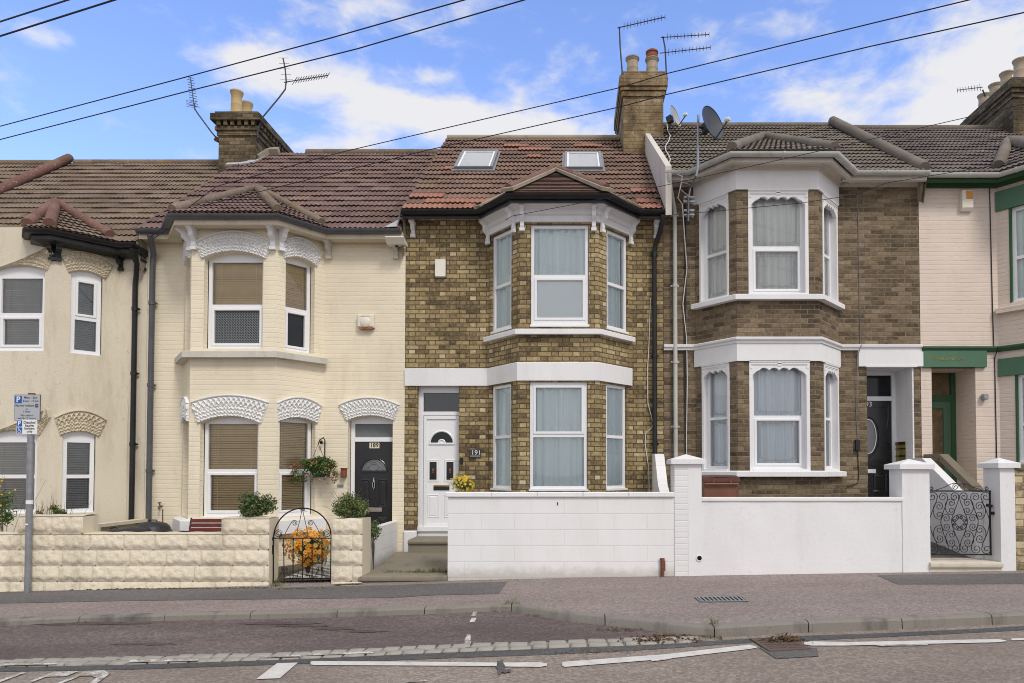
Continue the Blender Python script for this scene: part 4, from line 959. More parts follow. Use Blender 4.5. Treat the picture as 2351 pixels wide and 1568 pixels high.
ridge_row(H, [((HX187[0],YE+.1,ze+.11),(HX187[0],YR-.05,zr+.11))], 'ridge_red', r=.095)
x = wx(313,900)
downpipe(H, [(x+.10,YW-.34,zg-.09),(x+.10,YW-.31,zg-.18),(x+.10,YW-.2,zg-.30),(x+.03,YW-.10,zg-.48),(x,YW-.075,zg-.62),(x,YW-.075,2.0),(x,YW-.075,base(x)-.02)], 'black_plastic', .042, [(x,YW-.075,q) for q in (.6,1.9,3.1,4.2)])
m = MB(); x = wx(293,1000); m.tube([(x,YW-.008,-.05),(x+.005,YW-.008,1.0),(x,YW-.008,2.1),(x+.01,YW-.01,2.55),(x-.01,YW-.012,2.66)],.005,4); m.build('wall_cable', M['cream_stucco'], H)
x0 = wx(337); w0 = 0
C = chimney(H, X_(502,14.7,330), X_(588,14.7,330), 14.7, 16.5, 7.6, Z_(285,14.7,545), 'chimney_brick',
   [(Z_(312,14.7,545),Z_(301,14.7,545),.03),(Z_(301,14.7,545),Z_(292,14.7,545),.06),(Z_(281,14.7,545),Z_(266,14.7,545),.13),(Z_(266,14.7,545),Z_(259,14.7,545),.06)],
   [(X_(536,14.98),14.98,.58,.125,'pot_buff',None),(X_(560,15.45),15.45,.58,.12,'pot_buff',None),(X_(581,15.95),15.95,.56,.12,'pot_buff',None)], 'cement', (Z_(292,14.7,545),Z_(281,14.7,545),.10))
m = MB(); P = [on_roof(x,y,z189[0],z189[1],.06) for x,y in ((520,377),(548,376),(572,373),(588,366),(600,357),(614,350))]
for p,q in zip(P,P[1:]): m.bar(p,q,.17,.03,up=(0,-.6,.8))
m.build('lead_flashing', M['lead'], H)
m = MB(); P = [on_roof(x,y,z189[0],z189[1],.10) for x,y in ((584,362),(596,354),(612,347),(640,346))]
for p,q in zip(P,P[1:]): m.bar(p,q,.22,.12,up=(0,-.6,.8))
m.build('cement_haunch', M['cement'], H)
# ===== house 185 : only its roof shows ===========================================
H = thing('terraced_house', (-13.5,YW,-.3), 'neighbouring house whose brown tiled roof shows at the far left edge', 'house', 'terraced houses along the street')
m = MB(); F = Fr((-15.8,YW),(-11.46,YW)); panel(m,F,0,F.L,-.5,zg,[],.1); m.box(F,0,F.L,-.5,zg-.1,-7.8,-.05); m.build('wall', M['cream_brick'], H, recalc=False)
main_roof(H, -15.8, -11.47, ze-.05, zr-.02, 'tiles_brown', 41)
ridge_row(H, [((-15.8,YR,zr),(-11.5,YR,zr))], 'ridge_brown', r=.085)

# ===== house 191 : yellow brick ==================================================
HX191 = (wx(930)+.004, wx(1121), fx(1190), fx(1372), wx(1448), wx(1523))
H = h191 = thing('terraced_house', (.3,YW,0), 'yellow stock brick house with white front door, pale curtains and two roof windows', 'house', 'terraced houses along the street')
zg = Z_(445,YF-.36,1280); ze = zg+.02; zr = Z_(318,YR,1220)
z = lambda py, Y=YF, px=1280: Z_(py,Y,px)
zfr = z(511); zwt = Z_(497,YW,1050)
UP = (z(747), z(516)); LO = (z(1124), z(877))
def holes191(S,k):
    hs = []
    if k in (1,2,3):
        px = {1:((1129,1174),(1129,1174)),2:((1218,1352),(1216,1349)),3:((1393,1441),(1391,1438))}[k]
        for (c,d),(p,q) in zip((UP,LO),px):
            a, b = S[k].hit(p,640)[0], S[k].hit(q,640)[0]; a, b = clampu(S[k],a,b,.04); hs.append((a,b,c,d,0,.07))
    if k == 0: a,b,c,d = S[0].rect(957,1053,884,1240); hs.append((a,b,c,d,0,.13))
    return hs
pts, S = shell(H, HX191, -.4, zwt+.15, zr, holes191, M['yellow_brick'], M['yellow_brick'])
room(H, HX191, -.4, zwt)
for k in (1,2,3):
    hu, hl = holes191(S,k)
    win(H,S[k],hu[0]+.008,hu[1]-.008,hu[2]+.0,hu[3],.03,tr=((z(738),z(633)) if k == 2 else (z(640),)),sash=((1,) if k == 2 else ()),content='curtain',cmat='teal_curtain',seed=k,glass='teal_glass',fw=.05)
    win(H,S[k],hl[0]+.008,hl[1]-.008,hl[2],hl[3],.03,tr=(z(1000),),sash=((1,) if k == 2 else ()),content='curtain',cmat='teal_curtain',seed=k+4,glass='teal_glass',fw=.05)
hu = holes191(S,2)[0]; m = MB(); m.face([S[2].p(hu[0]+.1,z(736),-.068),S[2].p(hu[1]-.1,z(736),-.068),S[2].p(hu[1]-.1,z(640),-.068),S[2].p(hu[0]+.1,z(640),-.068)]); m.build('sky_glare_sheet', M['bright_sheet'], H, recalc=False)  # white sheet added behind the sash in place of reflected bright sky
sillband(H, pts[1:5], z(769), z(755), .10, 'white_trim')
m = MB(); ba, bb = z(874), z(832)
m.sweep(pts[:5], [(-.02,ba),(.035,ba),(.04,bb-.01),(.03,bb),(-.02,bb)]); m.build('lintel_band', M['white_trim'], H)
m = MB(); m.sweep(pts[1:5], [(-.02,zfr),(.045,zfr),(.05,zfr+.03),(.03,zfr+.035),(.03,zg-.22),(.07,zg-.20),(.07,zg-.13),(.20,zg-.08),(.20,zg-.02),(-.02,zg-.02)])
m.build('frieze', M['white_trim'], H)
m = MB(); zz = zwt
for p in (pts[:2], pts[4:]): m.sweep(p, [(-.02,zz),(.03,zz),(.04,zz+.05),(.10,zz+.08),(.20,zg-.08),(.20,zg-.02),(-.02,zg-.02)])
m.build('eaves_board', M['white_trim'], H)
m = MB(); m.sweep(pts, [(.205,zg-.09),(.26,zg-.10),(.26,zg),(.205,zg)]); m.build('fascia', M['black_plastic'], H)
gutter(H, pts, .262, zg+.01, 'black_plastic')
vt, vb = zg-.09, z(530)
for k, u in ((1,.05),(1,S[1].L-.07),(2,.06),(2,S[2].L-.06),(3,.07),(3,S[3].L-.05)):
    bracket(H,S[k],u,vt,vb if k == 2 else vb+.0,.15,wdt=.065,n0=.03)
bracket(H,S[0],S[0].hit(949,520)[0],zg-.09,S[0].hit(949,543)[1],.15,wdt=.065); bracket(H,S[4],S[4].L-.12,zg-.09,S[4].hit(1512,545)[1],.15,wdt=.065)
main_roof(H, HX191[0]-.0, HX191[5]-.02, ze, zr, 'tiles_red_grey', 3)
A = on_roof(1276,392,ze,zr,.07)
c1,c2,w1,w2 = bay_roof(H, pts, .30, ze+.01, A, 'tiles_red_grey', 51, 'ridge_red', [('C1',(.02,.97)),('C2',(.02,.97))], r=.08, tk=dict(g=.17,amp=.0006,roll=.165,tw=.165,lift=.020))
m = MB(); up = Vector((0,0,.03))
for q in (c1,c2): s = (A-q); m.bar(q+up+Vector((0,-.07,-.01)), q+s*.97+up+Vector((0,-.07,-.01)), .20, .05)
for q in (w1,w2): s = (A-q); m.bar(q+up*2, q+s*.55+up*2, .09, .03)
m.build('mortar_fillet', M['cement'], H)
ridge_row(H, [((HX191[0],YR,zr+.01),(HX191[5],YR,zr+.01))], 'cement', r=.07)
# patches of newer red tiles lying on the slope
sl = Vector((0,YR-YE,zr-ze)).normalized()
def tile_patch(s0, s1, u0, u1, lift=.012, seed=0):
    n = Vector((0,-sl.z,sl.y)); g = .306
    tiled('new_roof_tiles', H, 'tiles_new', Vector((HX191[0],YE,ze))+n*lift, (1,0,0), sl, [(u0,s0*g+.001),(u1,s0*g+.001),(u1,s1*g-.002),(u0,s1*g-.002)], seed=seed)
tile_patch(0,1,.0,1.2); tile_patch(1,2,.3,1.5); tile_patch(2,3,.0,.6); tile_patch(0,1,3.75,4.36); tile_patch(1,2,3.95,4.3); tile_patch(3,4,3.9,4.35)
tile_patch(14,15,1.36,1.9); tile_patch(13,14,1.7,2.4); tile_patch(12,13,1.02,1.36); tile_patch(11,12,1.9,2.2); tile_patch(14,15,2.9,3.5); tile_patch(8,9,.34,.7)
# roof windows
for pl in ([(1058,351),(1144,352),(1135,391),(1045,390)], [(1295,354),(1379,355),(1387,392),(1294,391)]):
    P = [on_roof(a,b,ze,zr,.03) for a,b in pl]; cx = sum((p.x for p in P))/4; hw = .375; yb, yt = P[3].y, P[0].y
    n = Vector((0,-sl.z,sl.y)); o = Vector((cx,(yb),ze+(yb-YE)*(zr-ze)/(YR-YE))); Ln = (yt-yb)/sl.y
    pp = lambda u,s,h: o+Vector((1,0,0))*u+sl*s+n*h
    def slab(m,u0,u1,s0,s1,h0,h1):
        Q = [pp(u,s,h) for h in (h0,h1) for s in (s0,s1) for u in (u0,u1)]; m.add(Q, [(0,2,3,1),(4,5,7,6),(0,1,5,4),(2,6,7,3),(0,4,6,2),(1,3,7,5)])
    m = MB(); b = .05; hh = .095
    for bx in ((-hw,-hw+b,0,Ln),(hw-b,hw,0,Ln),(-hw+b,hw-b,0,b*.8),(-hw+b,hw-b,Ln-b*1.4,Ln)): slab(m,*bx,-.02,hh)
    slab(m,-hw-.05,hw+.05,-.10,-.002,-.02,.045); slab(m,-hw-.045,-hw-.002,-.04,Ln+.05,-.02,.042); slab(m,hw+.002,hw+.045,-.04,Ln+.05,-.02,.042)
    rw = m.build('roof_window', M['skylight_grey'], H)
    m = MB(); c = .065
    for bx in ((-hw+b,-hw+c+.02,b,Ln-c),(hw-c-.02,hw-b,b,Ln-c),(-hw+c+.02,hw-c-.02,b*.8,b*.8+.03),(-hw+c+.02,hw-c-.02,Ln-c-.04,Ln-c)): slab(m,*bx,.03,hh-.012)
    m.build('roof_window_frame', M['upvc'], rw)
    m = MB(); Q = [pp(-hw+c,b,.072),pp(hw-c,b,.072),pp(hw-c,Ln-c,.072),pp(-hw+c,Ln-c,.072)]; m.face(Q); m.build('roof_window_pane', M['glass'], rw, recalc=False)
    m = MB(); m.face([q-n*.010 for q in Q]); m.build('roof_window_blind', M['sign_grey'], rw, recalc=False)
# front door 191
F = S[0]; a,b,c,d,_,rv = holes191(S,0)[0]; D = -.13; hz = lambda py: F.hit(1005,py,D)[1]; hu = lambda px: F.hit(px,1050,D)[0]
ur = hu(1057); m = MB(); fa = hu(972)
m.box(F,a,fa,c,d,D-.06,D+.02); m.box(F,ur-.01,b,c,d,D-.06,D+.02); m.box(F,fa,ur-.01,hz(902),d,D-.06,D+.015); m.box(F,fa,ur-.01,hz(954),hz(945),D-.06,D+.015); m.box(F,a-.0,b,c,hz(1212),D-.06,D+.035); m.box(F,a,b,hz(1219),hz(1212)+.02,D-.05,D+.07)
fr_ = m.build('door_frame', M['upvc'], H)
m = MB(); m.face([F.p(fa,hz(944),D-.02),F.p(ur,hz(944),D-.02),F.p(ur,hz(902),D-.02),F.p(fa,hz(902),D-.02)]); m.build('fanlight', M['glass'], fr_, recalc=False)
m = MB(); m.face([F.p(a,hz(950),D-.05),F.p(b,hz(950),D-.05),F.p(b,hz(890),D-.05),F.p(a,hz(890),D-.05)]); m.build('fanlight_backing', M['dark_glass'], fr_, recalc=False)
m = MB(); d0, d1 = fa+.005, ur-.012; dt, db = hz(955), hz(1212)
st = .055
for bx in ((d0,d0+st,db,dt),(d1-st,d1,db,dt),(d0+st,d1-st,db,db+.07),(d0+st,d1-st,dt-.06,dt)): m.cbox(F,*bx,D-.05,D+.012,.006)
m.box(F,d0+st,d1-st,db+.07,dt-.06,D-.04,D-.008)
uc = (d0+d1)/2; q = (d1-d0)/2-st
for s in (-1,1):
    x0, x1 = sorted((uc+s*.045, uc+s*(q-.012))); raised(m,F,x0,x1,hz(1107),hz(1054),D-.008,.012,.025); raised(m,F,x0,x1,hz(1188),hz(1135),D-.008,.012,.025)
dr = m.build('door', M['upvc'], H)
m = MB(); fv = hz(1017); m.tube(half_disc(F,uc,fv,q*.80,D-.002),.016,6); m.bar(F.p(uc-q*.86,fv-.01,D-.002),F.p(uc+q*.86,fv-.01,D-.002),.03,.03); m.tube(half_disc(F,uc,fv,q*.22,D-.002),.014,6); m.build('fan_frame', M['upvc'], dr, smooth=True)
m = MB(); A_ = half_disc(F,uc,fv,q*.79,D-.005); B_ = half_disc(F,uc,fv,q*.22,D-.005); m.add(A_+B_, [(i,i+1,21+i+1,21+i) for i in range(20)]); m.build('fan_glass', M['dark_glass'], dr, recalc=False)
m = MB(); m2 = MB()
for s in (-1,1):
    x0, x1 = sorted((uc+s*.085, uc+s*(q-.05))); m.face([F.p(x0,hz(1101),D+.006),F.p(x1,hz(1101),D+.006),F.p(x1,hz(1060),D+.006),F.p(x0,hz(1060),D+.006)])
    xm = (x0+x1)/2
    for zz, r_ in ((hz(1078),.022),(hz(1084),.014)): m2.lathe(F.p(xm,zz,D+.007),[(r_,0),(r_,.001)],8,axis=(0,-1,0))
m.build('door_light', M['dark_glass'], dr, recalc=False); m2.build('stained_motif', M['pot_red'], dr)
m = MB(); m.box(F,uc-.135,uc+.135,hz(1125),hz(1117),D-.01,D+.008); m.build('letter_box', M['black_plastic'], dr)
m = MB(); m.cbox(F,uc-.135,uc+.135,hz(1116),hz(1113),D-.01,D+.014,.004); m.build('letter_flap', M['brass'], dr)
hx = d1-.03; m = MB(); m.cbox(F,hx-.018,hx+.018,hz(1115),hz(1087),D+.01,D+.025,.004); m.tube([F.p(hx,hz(1100),D+.02),F.p(hx,hz(1100),D+.06),F.p(hx-.12,hz(1100)+.005,D+.065)],.011,8); m.build('door_handle', M['brass'], dr, smooth=True)
# downpipe, plinth, chimney of 191
x = wx(1502,900); zz = base(x)
downpipe(H, [(x+.11,YW-.33,zg-.07),(x+.11,YW-.32,zg-.16),(x+.08,YW-.2,zg-.30),(x+.01,YW-.09,zg-.52),(x,YW-.07,zg-.62),(x,YW-.07,2.5),(x,YW-.07,zz)], 'black_plastic', .040, [(x,YW-.07,q) for q in (1.9,3.4,zg-.66)])
m = MB(); x -= .0; m.tube([(x-.06,YW-.02,4.4),(x-.09,YW-.02,3.6),(x-.12,YW-.02,3.1),(x-.11,YW-.02,2.6),(x-.02,YW-.03,2.25),(x-.05,YW-.03,2.18),(x-.15,YW-.02,2.08),(x-.16,YW-.02,1.9),(x-.10,YW-.02,1.5),(x-.09,YW-.02,1.0),(x-.04,YW-.02,.75),(x+.03,YW-.03,.45)],.008,5); m.build('wall_cable', M['white_cable'], H, smooth=True)
m = MB(); F0 = Fr((HX191[0]+.0,YW),(wx(957),YW)); m.cbox(F0,-.0,F0.L+.02,-.2,F0.hit(945,1218)[1],-.02,.06,.02); m.build('plinth', M['white_trim'], H)
Yc = 14.25; zc_ = lambda py: Z_(py,Yc,1475)
C = chimney(H, X_(1431,Yc,250), X_(1523,Yc,250), Yc, Yc+1.75, 7.9, zc_(170), 'brown_cement',
   [(zc_(222),zc_(211),.035),(zc_(210),zc_(202),.06),(zc_(201),zc_(178),.085),(zc_(178),zc_(166),.04)],
   [(X_(1452,Yc+.3,160),Yc+.3,.44,.135,'pot_grey',None),(X_(1497,Yc+.3,160),Yc+.3,.42,.135,'pot_grey','pot_red'),(X_(1449,Yc+1.0,160),Yc+1.0,.40,.13,'pot_grey',None),(X_(1487,Yc+1.0,160),Yc+1.0,.40,.13,'pot_grey',None)], 'brown_cement')
z191 = (ze, zr)

# ===== house 193 : dark brick with white trim =====================================
HX193 = (wx(1523)+.004, wx(1596), fx(1693), fx(1880), wx(1926), wx(2113))
H = h193 = thing('terraced_house', (3.7,YW,.05), 'dark brick house with white scalloped window heads and black recessed door', 'house', 'terraced houses along the street')
zg = Z_(350,YF-.38,1790); ze = zg+.03; zr = Z_(291,YR,1750)
z = lambda py, Y=YF, px=1790: Z_(py,Y,px)
zwt = Z_(430,YW,2020); UP = (z(677), z(436)); LO = (z(1081), z(828))
DO = None
def holes193(S,k):
    hs = []
    if k in (1,2,3):
        px = {1:((1607,1673),(1611,1673)),2:((1719,1856),(1719,1856)),3:((1889,1923),(1889,1922))}[k]
        for (c,d),(p,q) in zip((UP,LO),px):
            a, b = S[k].hit(p,640)[0], S[k].hit(q,640)[0]; a, b = clampu(S[k],a,b,.02); hs.append((a,b,c,d,0,.16))
    if k == 4: a,b,c,d = S[4].rect(1992,2096,841,1230); hs.append((a,b,c,d,0,.0))
    return hs
pts, S = shell(H, HX193, -.4, zwt+.2, zr, holes193, M['dark_brick'], M['dark_brick'])
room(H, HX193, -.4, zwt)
def scallop(H, F, a, b, vt, deep, mid, n):
    m = MB(); N = n*10+20; hw = .18 if b-a > .6 else .12; e = hw*.9
    def low(u):
        x = min(u-a, b-u)
        if x < e: t = x/e; return vt-mid-(deep-mid)*(1-t)**1.6
        t = ((u-a-e)/(b-a-2*e)*n) % 1; return vt-mid-.022+.03*abs(2*t-1)**2 if 0 else vt-mid+.042*(1-(2*t-1)**2)
    us = [a+(b-a)*i/N for i in range(N+1)]
    for u, v in zip(us, us[1:]):
        m.add([F.p(u,low(u),.012),F.p(v,low(v),.012),F.p(v,vt,.012),F.p(u,vt,.012),F.p(u,low(u),-.05),F.p(v,low(v),-.05)], [(0,1,2,3),(0,4,5,1)])
    for k, (o, h) in enumerate(((.0,.02),(.045,.012),(.068,.012))): m.box(F,a+.03*(k > 0),b-.03*(k > 0),vt-o-h,vt-o,.012,.03-.006*k)
    for u0, u1 in ((a+.012,a+.05),(b-.05,b-.012)): m.box(F,u0,u1,vt-.13,vt-.09,.012,.02)
    if b-a > .8: m.box(F,(a+b)/2-.03,(a+b)/2+.03,vt-.085,vt-.02,.012,.024)
    return m.build('window_head', M['white_trim'], H)
def surround(H, F, h, wn, **kw):
    a,b,c,d,_,rv = h; m = MB(); t = .05 if b-a > .6 else .035
    for x0, x1 in ((a-.004,a+t),(b-t,b+.004)): m.box(F,x0,x1,c,d,-.15,.010)
    m.box(F,a+t,b-t,c,c+.03,-.15,.02); m.box(F,a+t,b-t,d-.05,d,-.15,.0)
    m.build('window_surround', M['white_trim'], H)
    scallop(H,F,a-.004,b+.004,d,.31 if b-a > .6 else .30,.155,4 if b-a > .6 else 3)
    win(H,F,a+t,b-t,c+.03,d-.02,.10,lead=True,**kw)
for k in (1,2,3):
    hu, hl = holes193(S,k)
    surround(H,S[k],hu,0,tr=(z(564),),sash=(0,) if k == 2 else (),content='curtain',cmat='white_curtain',seed=k+10,fw=.045)
    surround(H,S[k],hl,0,tr=(z(956),),sash=(0,) if k == 2 else (),content='curtain',cmat='blue_curtain',seed=k+14,fw=.045,segs=(((.10,.03),1),) if k == 2 else ((0,1),))
sillband(H, pts[1:5], z(690), z(676), .11, 'white_trim'); sillband(H, pts[1:5], z(1094), z(1080), .11, 'white_trim')
m = MB(); ca, cb = z(788), z(775); m.sweep(pts, [(-.02,ca),(.05,ca),(.055,ca+.03),(.085,ca+.05),(.09,cb-.012),(.075,cb),(-.02,cb+.01)]); m.build('string_course', M['white_trim'], H)
m = MB(); m.sweep(pts[1:5], [(-.02,z(829)),(.03,z(829)),(.03,ca+.01),(-.02,ca+.01)]); m.build('frieze', M['white_trim'], H)
m = MB(); m.sweep(pts[1:5], [(-.02,z(436)),(.03,z(436)),(.03,z(392)),(-.02,z(392))]); m.build('frieze', M['white_trim'], H)
m = MB(); zl = z(393); cove = [(.03,zl),(.05,zl+.03),(.06,zl+.06),(.10,zl+.08),(.16,zl+.14),(.24,zg-.12),(.29,zg-.11),(.29,zg-.04),(-.02,zg-.04),(-.02,zl)]
m.sweep(pts[1:5], cove)
for p in (pts[:2], pts[4:]): m.sweep(p, [(-.02,zwt),(.035,zwt),(.04,zwt+.06),(.10,zwt+.09),(.16,zwt+.14),(.24,zg-.12),(.29,zg-.11),(.29,zg-.04),(-.02,zg-.04)])
m.build('eaves_cornice', M['grey_trim'], H)
gutter(H, pts, .30, zg, 'white_gutter', 'round', .062)
main_roof(H, HX193[0]+.02, HX193[5]-.02, ze, zr, 'tiles_grey', 4)
A = on_roof(1752,318,ze,zr,.07)
bay_roof(H, pts, .33, ze+.005, A, 'tiles_grey', 61, 'ridge_grey', [('C1',(.02,.97)),('C2',(.02,.97))], r=.088)
ridge_row(H, [((HX193[0],YR,zr+.01),(HX193[5],YR,zr+.01))], 'ridge_grey', r=.085)
ridge_row(H, [((HX193[5],YE+.06,ze+.10),(HX193[5],YR-.05,zr+.11))], 'ridge_grey', r=.10)
m = MB(); x = HX193[0]-.012; e1, r1 = z191                 # rendered flank above the lower roof
m.face([(x,YE-.12,e1-.05),(x,YR,r1-.05),(x,YR,zr+.05),(x,YE-.12,ze+.05)]); m.add([(x,YE-.12,ze+.05),(x,YR,zr+.05),(x+.10,YR,zr+.05),(x+.10,YE-.12,ze+.05),(x,YE-.12,e1-.12),(x+.1,YE-.12,e1-.12)], [(0,1,2,3),(0,3,5,4)])
m.build('rendered_flank', M['grey_trim'], H, recalc=False)
# porch recess 193
def recess(H, F, h, depth, mat, floor_z):
    a,b,c,d = h[:4]; m = MB(); p = F.p
    for q in ([(a,c,0),(a,d,0),(a,d,-depth),(a,c,-depth)],[(b,c,0),(b,d,0),(b,d,-depth),(b,c,-depth)],[(a,d,0),(b,d,0),(b,d,-depth),(a,d,-depth)],[(a,floor_z,0),(b,floor_z,0),(b,floor_z,-depth),(a,floor_z,-depth)]):
        m.face([p(*x) for x in q], [(F.uo+q[0][0]+x[2],x[1]) for x in q])
    m.build('porch_recess', M[mat], H, recalc=False)
F = S[4]; h_ = holes193(S,4)[0]; a,b,c,d = h_[:4]; dep = .67; D = -dep
recess(H, F, h_, dep, 'white_trim', .45)
m = MB(); m.box(F,b-.004,b+.02,.3,d,-.24,.012); m.build('pilaster', M['white_brick'], H)
hz = lambda py: F.hit(2020,py,D)[1]; hu = lambda px: F.hit(px,960,D)[0]
m = MB(); pl = (F.hit(1969,820)[0], F.hit(2118,820)[0], F.hit(2040,842)[1], F.hit(2040,803)[1]); m.box(F,pl[0],pl[1],pl[2],pl[3],-.10,.05); m.box(F,pl[0]+.12,pl[1]-.12,pl[2]-.012,pl[2]+.02,-.08,.06)
li = m.build('lintel_panel', M['white_trim'], H)
m = MB(); fx1 = hu(2053); fx0 = hu(2044); lx = fx0-.84
m.box(F,fx0,fx1,.4,d,D,D+.07); m.box(F,lx-.07,lx,.4,d,D,D+.07); m.box(F,lx,fx0,hz(863),d,D,D+.068); m.box(F,lx,fx0,hz(921),hz(911),D,D+.068)
fr_ = m.build('door_frame', M['upvc'], H)
m = MB(); m.face([F.p(lx,hz(911),D+.03),F.p(fx0,hz(911),D+.03),F.p(fx0,hz(863),D+.03),F.p(lx,hz(863),D+.03)]); m.build('fanlight', M['dark_glass'], fr_, recalc=False)
m = MB(); m.box(F,lx,fx0,.4,hz(921),D+.01,D+.04); uc = (lx+fx0)/2
for s in (-1,1):
    x0, x1 = sorted((uc+s*.06, uc+s*.33)); raised(m,F,x0,x1,hz(1130),hz(1085),D+.04); 
    for (t0,t1,b0,b1) in ((hz(935),hz(985),.36,.20),(hz(1058),hz(1010),.36,.20)):
        m.tube([F.p(uc+s*b0,t0,D+.04),F.p(uc+s*b0,(t0+t1)/2,D+.042),F.p(uc+s*(b0-.03),t1,D+.042)],.012,5); m.tube([F.p(uc+s*.36,t0,D+.04),F.p(uc+s*.10,t0,D+.04)],.012,5)
m.tube([F.p(uc+.20*cos(2*pi*i/24),(hz(965)+hz(1040))/2+.36*sin(2*pi*i/24),D+.042) for i in range(24)],.016,6,close=True)
dr = m.build('door', M['black_door'], H)
m = MB(); m.add([F.p(uc+.125*cos(2*pi*i/24),(hz(965)+hz(1040))/2+.29*sin(2*pi*i/24),D+.05) for i in range(24)], [tuple(range(24))]); m.build('oval_glass', M['obscure'], dr, recalc=False)
m = MB(); m.tube([F.p(uc+.14*cos(2*pi*i/24),(hz(965)+hz(1040))/2+.305*sin(2*pi*i/24),D+.05) for i in range(24)],.008,5,close=True); m.build('oval_trim', M['white_ink'], dr)
m = MB(); m.cbox(F,uc-.13,uc+.13,hz(1085)-.01,hz(1077),D+.04,D+.055,.004); m.build('letter_box', M['upvc'], dr)
nx = hu(2000); m = MB(); m.text('193', .125, lambda x,y,q: F.p(uc+x-.015,hz(929)+y,D+.043+q), bold=.001); m.build('door_number', M['white_ink'], dr)
m = MB(); G = Fr((F.p(b,0).x,YW),(F.p(b,0).x,YW+dep))
for z0, z1, k in ((hz(1075),hz(1052),0),(hz(1050),hz(1032),0),(hz(1030),hz(1018),1)):
    pass
xx = F.p(b,0).x-.006
m.face([(xx,YW+.25,.4),(xx,YW+dep,.4),(xx,YW+dep,hz(1016)),(xx,YW+.25,hz(1016))]); m.build('tiled_dado', M['dado'], H, recalc=False)
m = MB()
for t, hgt in ((1016,.05),(1030,.02),(1046,.03),(1060,.02)): m.box(Fr((xx,YW+dep),(xx,YW+.25)),0,dep-.25,hz(t)-hgt,hz(t),0,.008)
m.build('dado_border', M['dado_dark'], H)
# pipes and cables of 193
x = wx(1549,800)
downpipe(H, [(X_(1537,YW-.42,395),YW-.42,zg-.06),(X_(1537,YW-.40,400),YW-.40,zg-.16),(X_(1540,YW-.3,415),YW-.30,zg-.28),(x-.02,YW-.12,zg-.50),(x,YW-.07,zg-.60),(x,YW-.07,3),(x,YW-.07,.9)], 'white_gutter', .036, [(x,YW-.07,q) for q in (2.2,3.3,4.6,zg-.62)])
m = MB(); x = wx(1573,800); m.tube([(x,YW-.03,zg-.4),(x+.01,YW-.02,4.6),(x-.01,YW-.02,3.5),(x,YW-.02,2),(x,YW-.02,1.2)],.014,5); m.build('wall_cable', M['cable'], H, smooth=True)
m = MB(); m.tube([(x+.03,YW-.03,4.9),(x-.04,YW-.03,4.3),(x+.02,YW-.03,3.7),(x+.03,YW-.03,3),(x+.01,YW-.03,2),(x+.02,YW-.03,1.25)],.009,5)
xa = X_(1530,13.4,310); P0 = on_roof(1531,285,ze,zr,.08)
m.tube([P0]+[on_roof(1533+6*sin(k*1.3),300+k*11,ze,zr,.07) for k in range(9)]+[(x-.10,YW-.40,zg-.1),(x-.14,YW-.42,zg-.32),(x+.02,YW-.35,zg-.42),(x+.06,YW-.3,zg-.2),(x-.1,YW-.3,zg-.15),(x-.16,YW-.3,zg-.42),(x-.08,YW-.25,zg-.5),(x+.03,YW-.04,4.9)],.010,5)
m.build('wall_cable', M['white_cable'], H, smooth=True)
m = MB(); x = wx(1971,700); m.tube([(x,YW-.01,zwt-.05),(x+.01,YW-.01,zwt-.8),(x+.02,YW-.01,3.6),(x-.0,YW-.10,ca+.08),(x-.05,YW-.06,ca-.1),(x-.06,YW-.01,2.4),(x-.04,YW-.01,1.95)],.007,4); m.build('wall_cable', M['steel'], H)
m = MB(); m.tube([(x-.05,YW-.01,1.8),(x-.03,YW-.01,1.4),(x-.05,YW-.02,1.24),(x-.25,YW-.03,1.18)],.007,4); bx = Fr((x-.09,YW),(x-.01,YW)); m.box(bx,0,.07,1.80,1.98,0,.05); m.build('junction_box', M['black_plastic'], H)

# ===== house 195 : pink brick, green trim ==========================================
HX195 = (wx(2113)+.004, wx(2293), 7.83, 9.20, 9.77, 10.33)
H = h195 = thing('terraced_house', (8,YW,.1), 'pink painted brick house with green woodwork and green recessed door', 'house', 'terraced houses along the street')
zg = Z_(397,YW-.36,2200); ze = zg+.03; zr = Z_(297,YR,2150)
zwt = Z_(430,YW,2200)
def uz(py, px=2320): return Fr((HX195[1],YW),(HX195[2],YF)).hit(px,py)[1]
UP = (uz(695), uz(478)); LO = (uz(1062), uz(862))
def holes195(S,k):
    hs = []
    if k in (1,2,3):
        for c, d in (UP,LO):
            a = S[1].hit(2319 if c == UP[0] else 2327,650)[0]; b = S[1].L-.10
            if k == 2: a, b = .14, S[2].L-.14
            if k == 3: a, b = S[3].L-b, S[3].L-a
            hs.append((a,b,c,d,0,.08))
    if k == 0: a,b,c,d = S[0].rect(2141,2242,844,1230); hs.append((a,b,c,d,0,0))
    return hs
pts, S = shell(H, HX195, -.4, zwt+.15, zr, holes195, M['pink_brick'], M['pink_brick'])
room(H, HX195, -.4, zwt)
for k in (1,2,3):
    hu, hl = holes195(S,k)
    for h_, t in ((hu,uz(593)),(hl,uz(975))):
        win(H,S[k],h_[0]+.03,h_[1]-.01,h_[2],h_[3],.05,tr=(t,),content='curtain',cmat='green_curtain',seed=k+30,glass='teal_glass')
        m = MB(); m.box(S[k],h_[0]-.002,h_[0]+.03,h_[2],h_[3],-.10,.006); m.build('window_jamb', M['dark_green'], H)
sillband(H, pts[1:5], uz(718), uz(703), .12, 'pink_brick')
for c, d in ((uz(478),uz(433)),(uz(862),uz(822))):
    m = MB(); m.sweep(pts[1:5], [(-.02,c),(.04,c),(.04,d),(-.02,d)]); m.build('frieze', M['green_paint'], H)
m = MB(); c0 = Z_(808,YW,2200); c1 = Z_(797,YW,2200); m.sweep(pts, [(-.02,c0),(.05,c0),(.09,c0+.05),(.09,c1),(-.02,c1+.01)]); m.build('string_course', M['dark_green'], H)
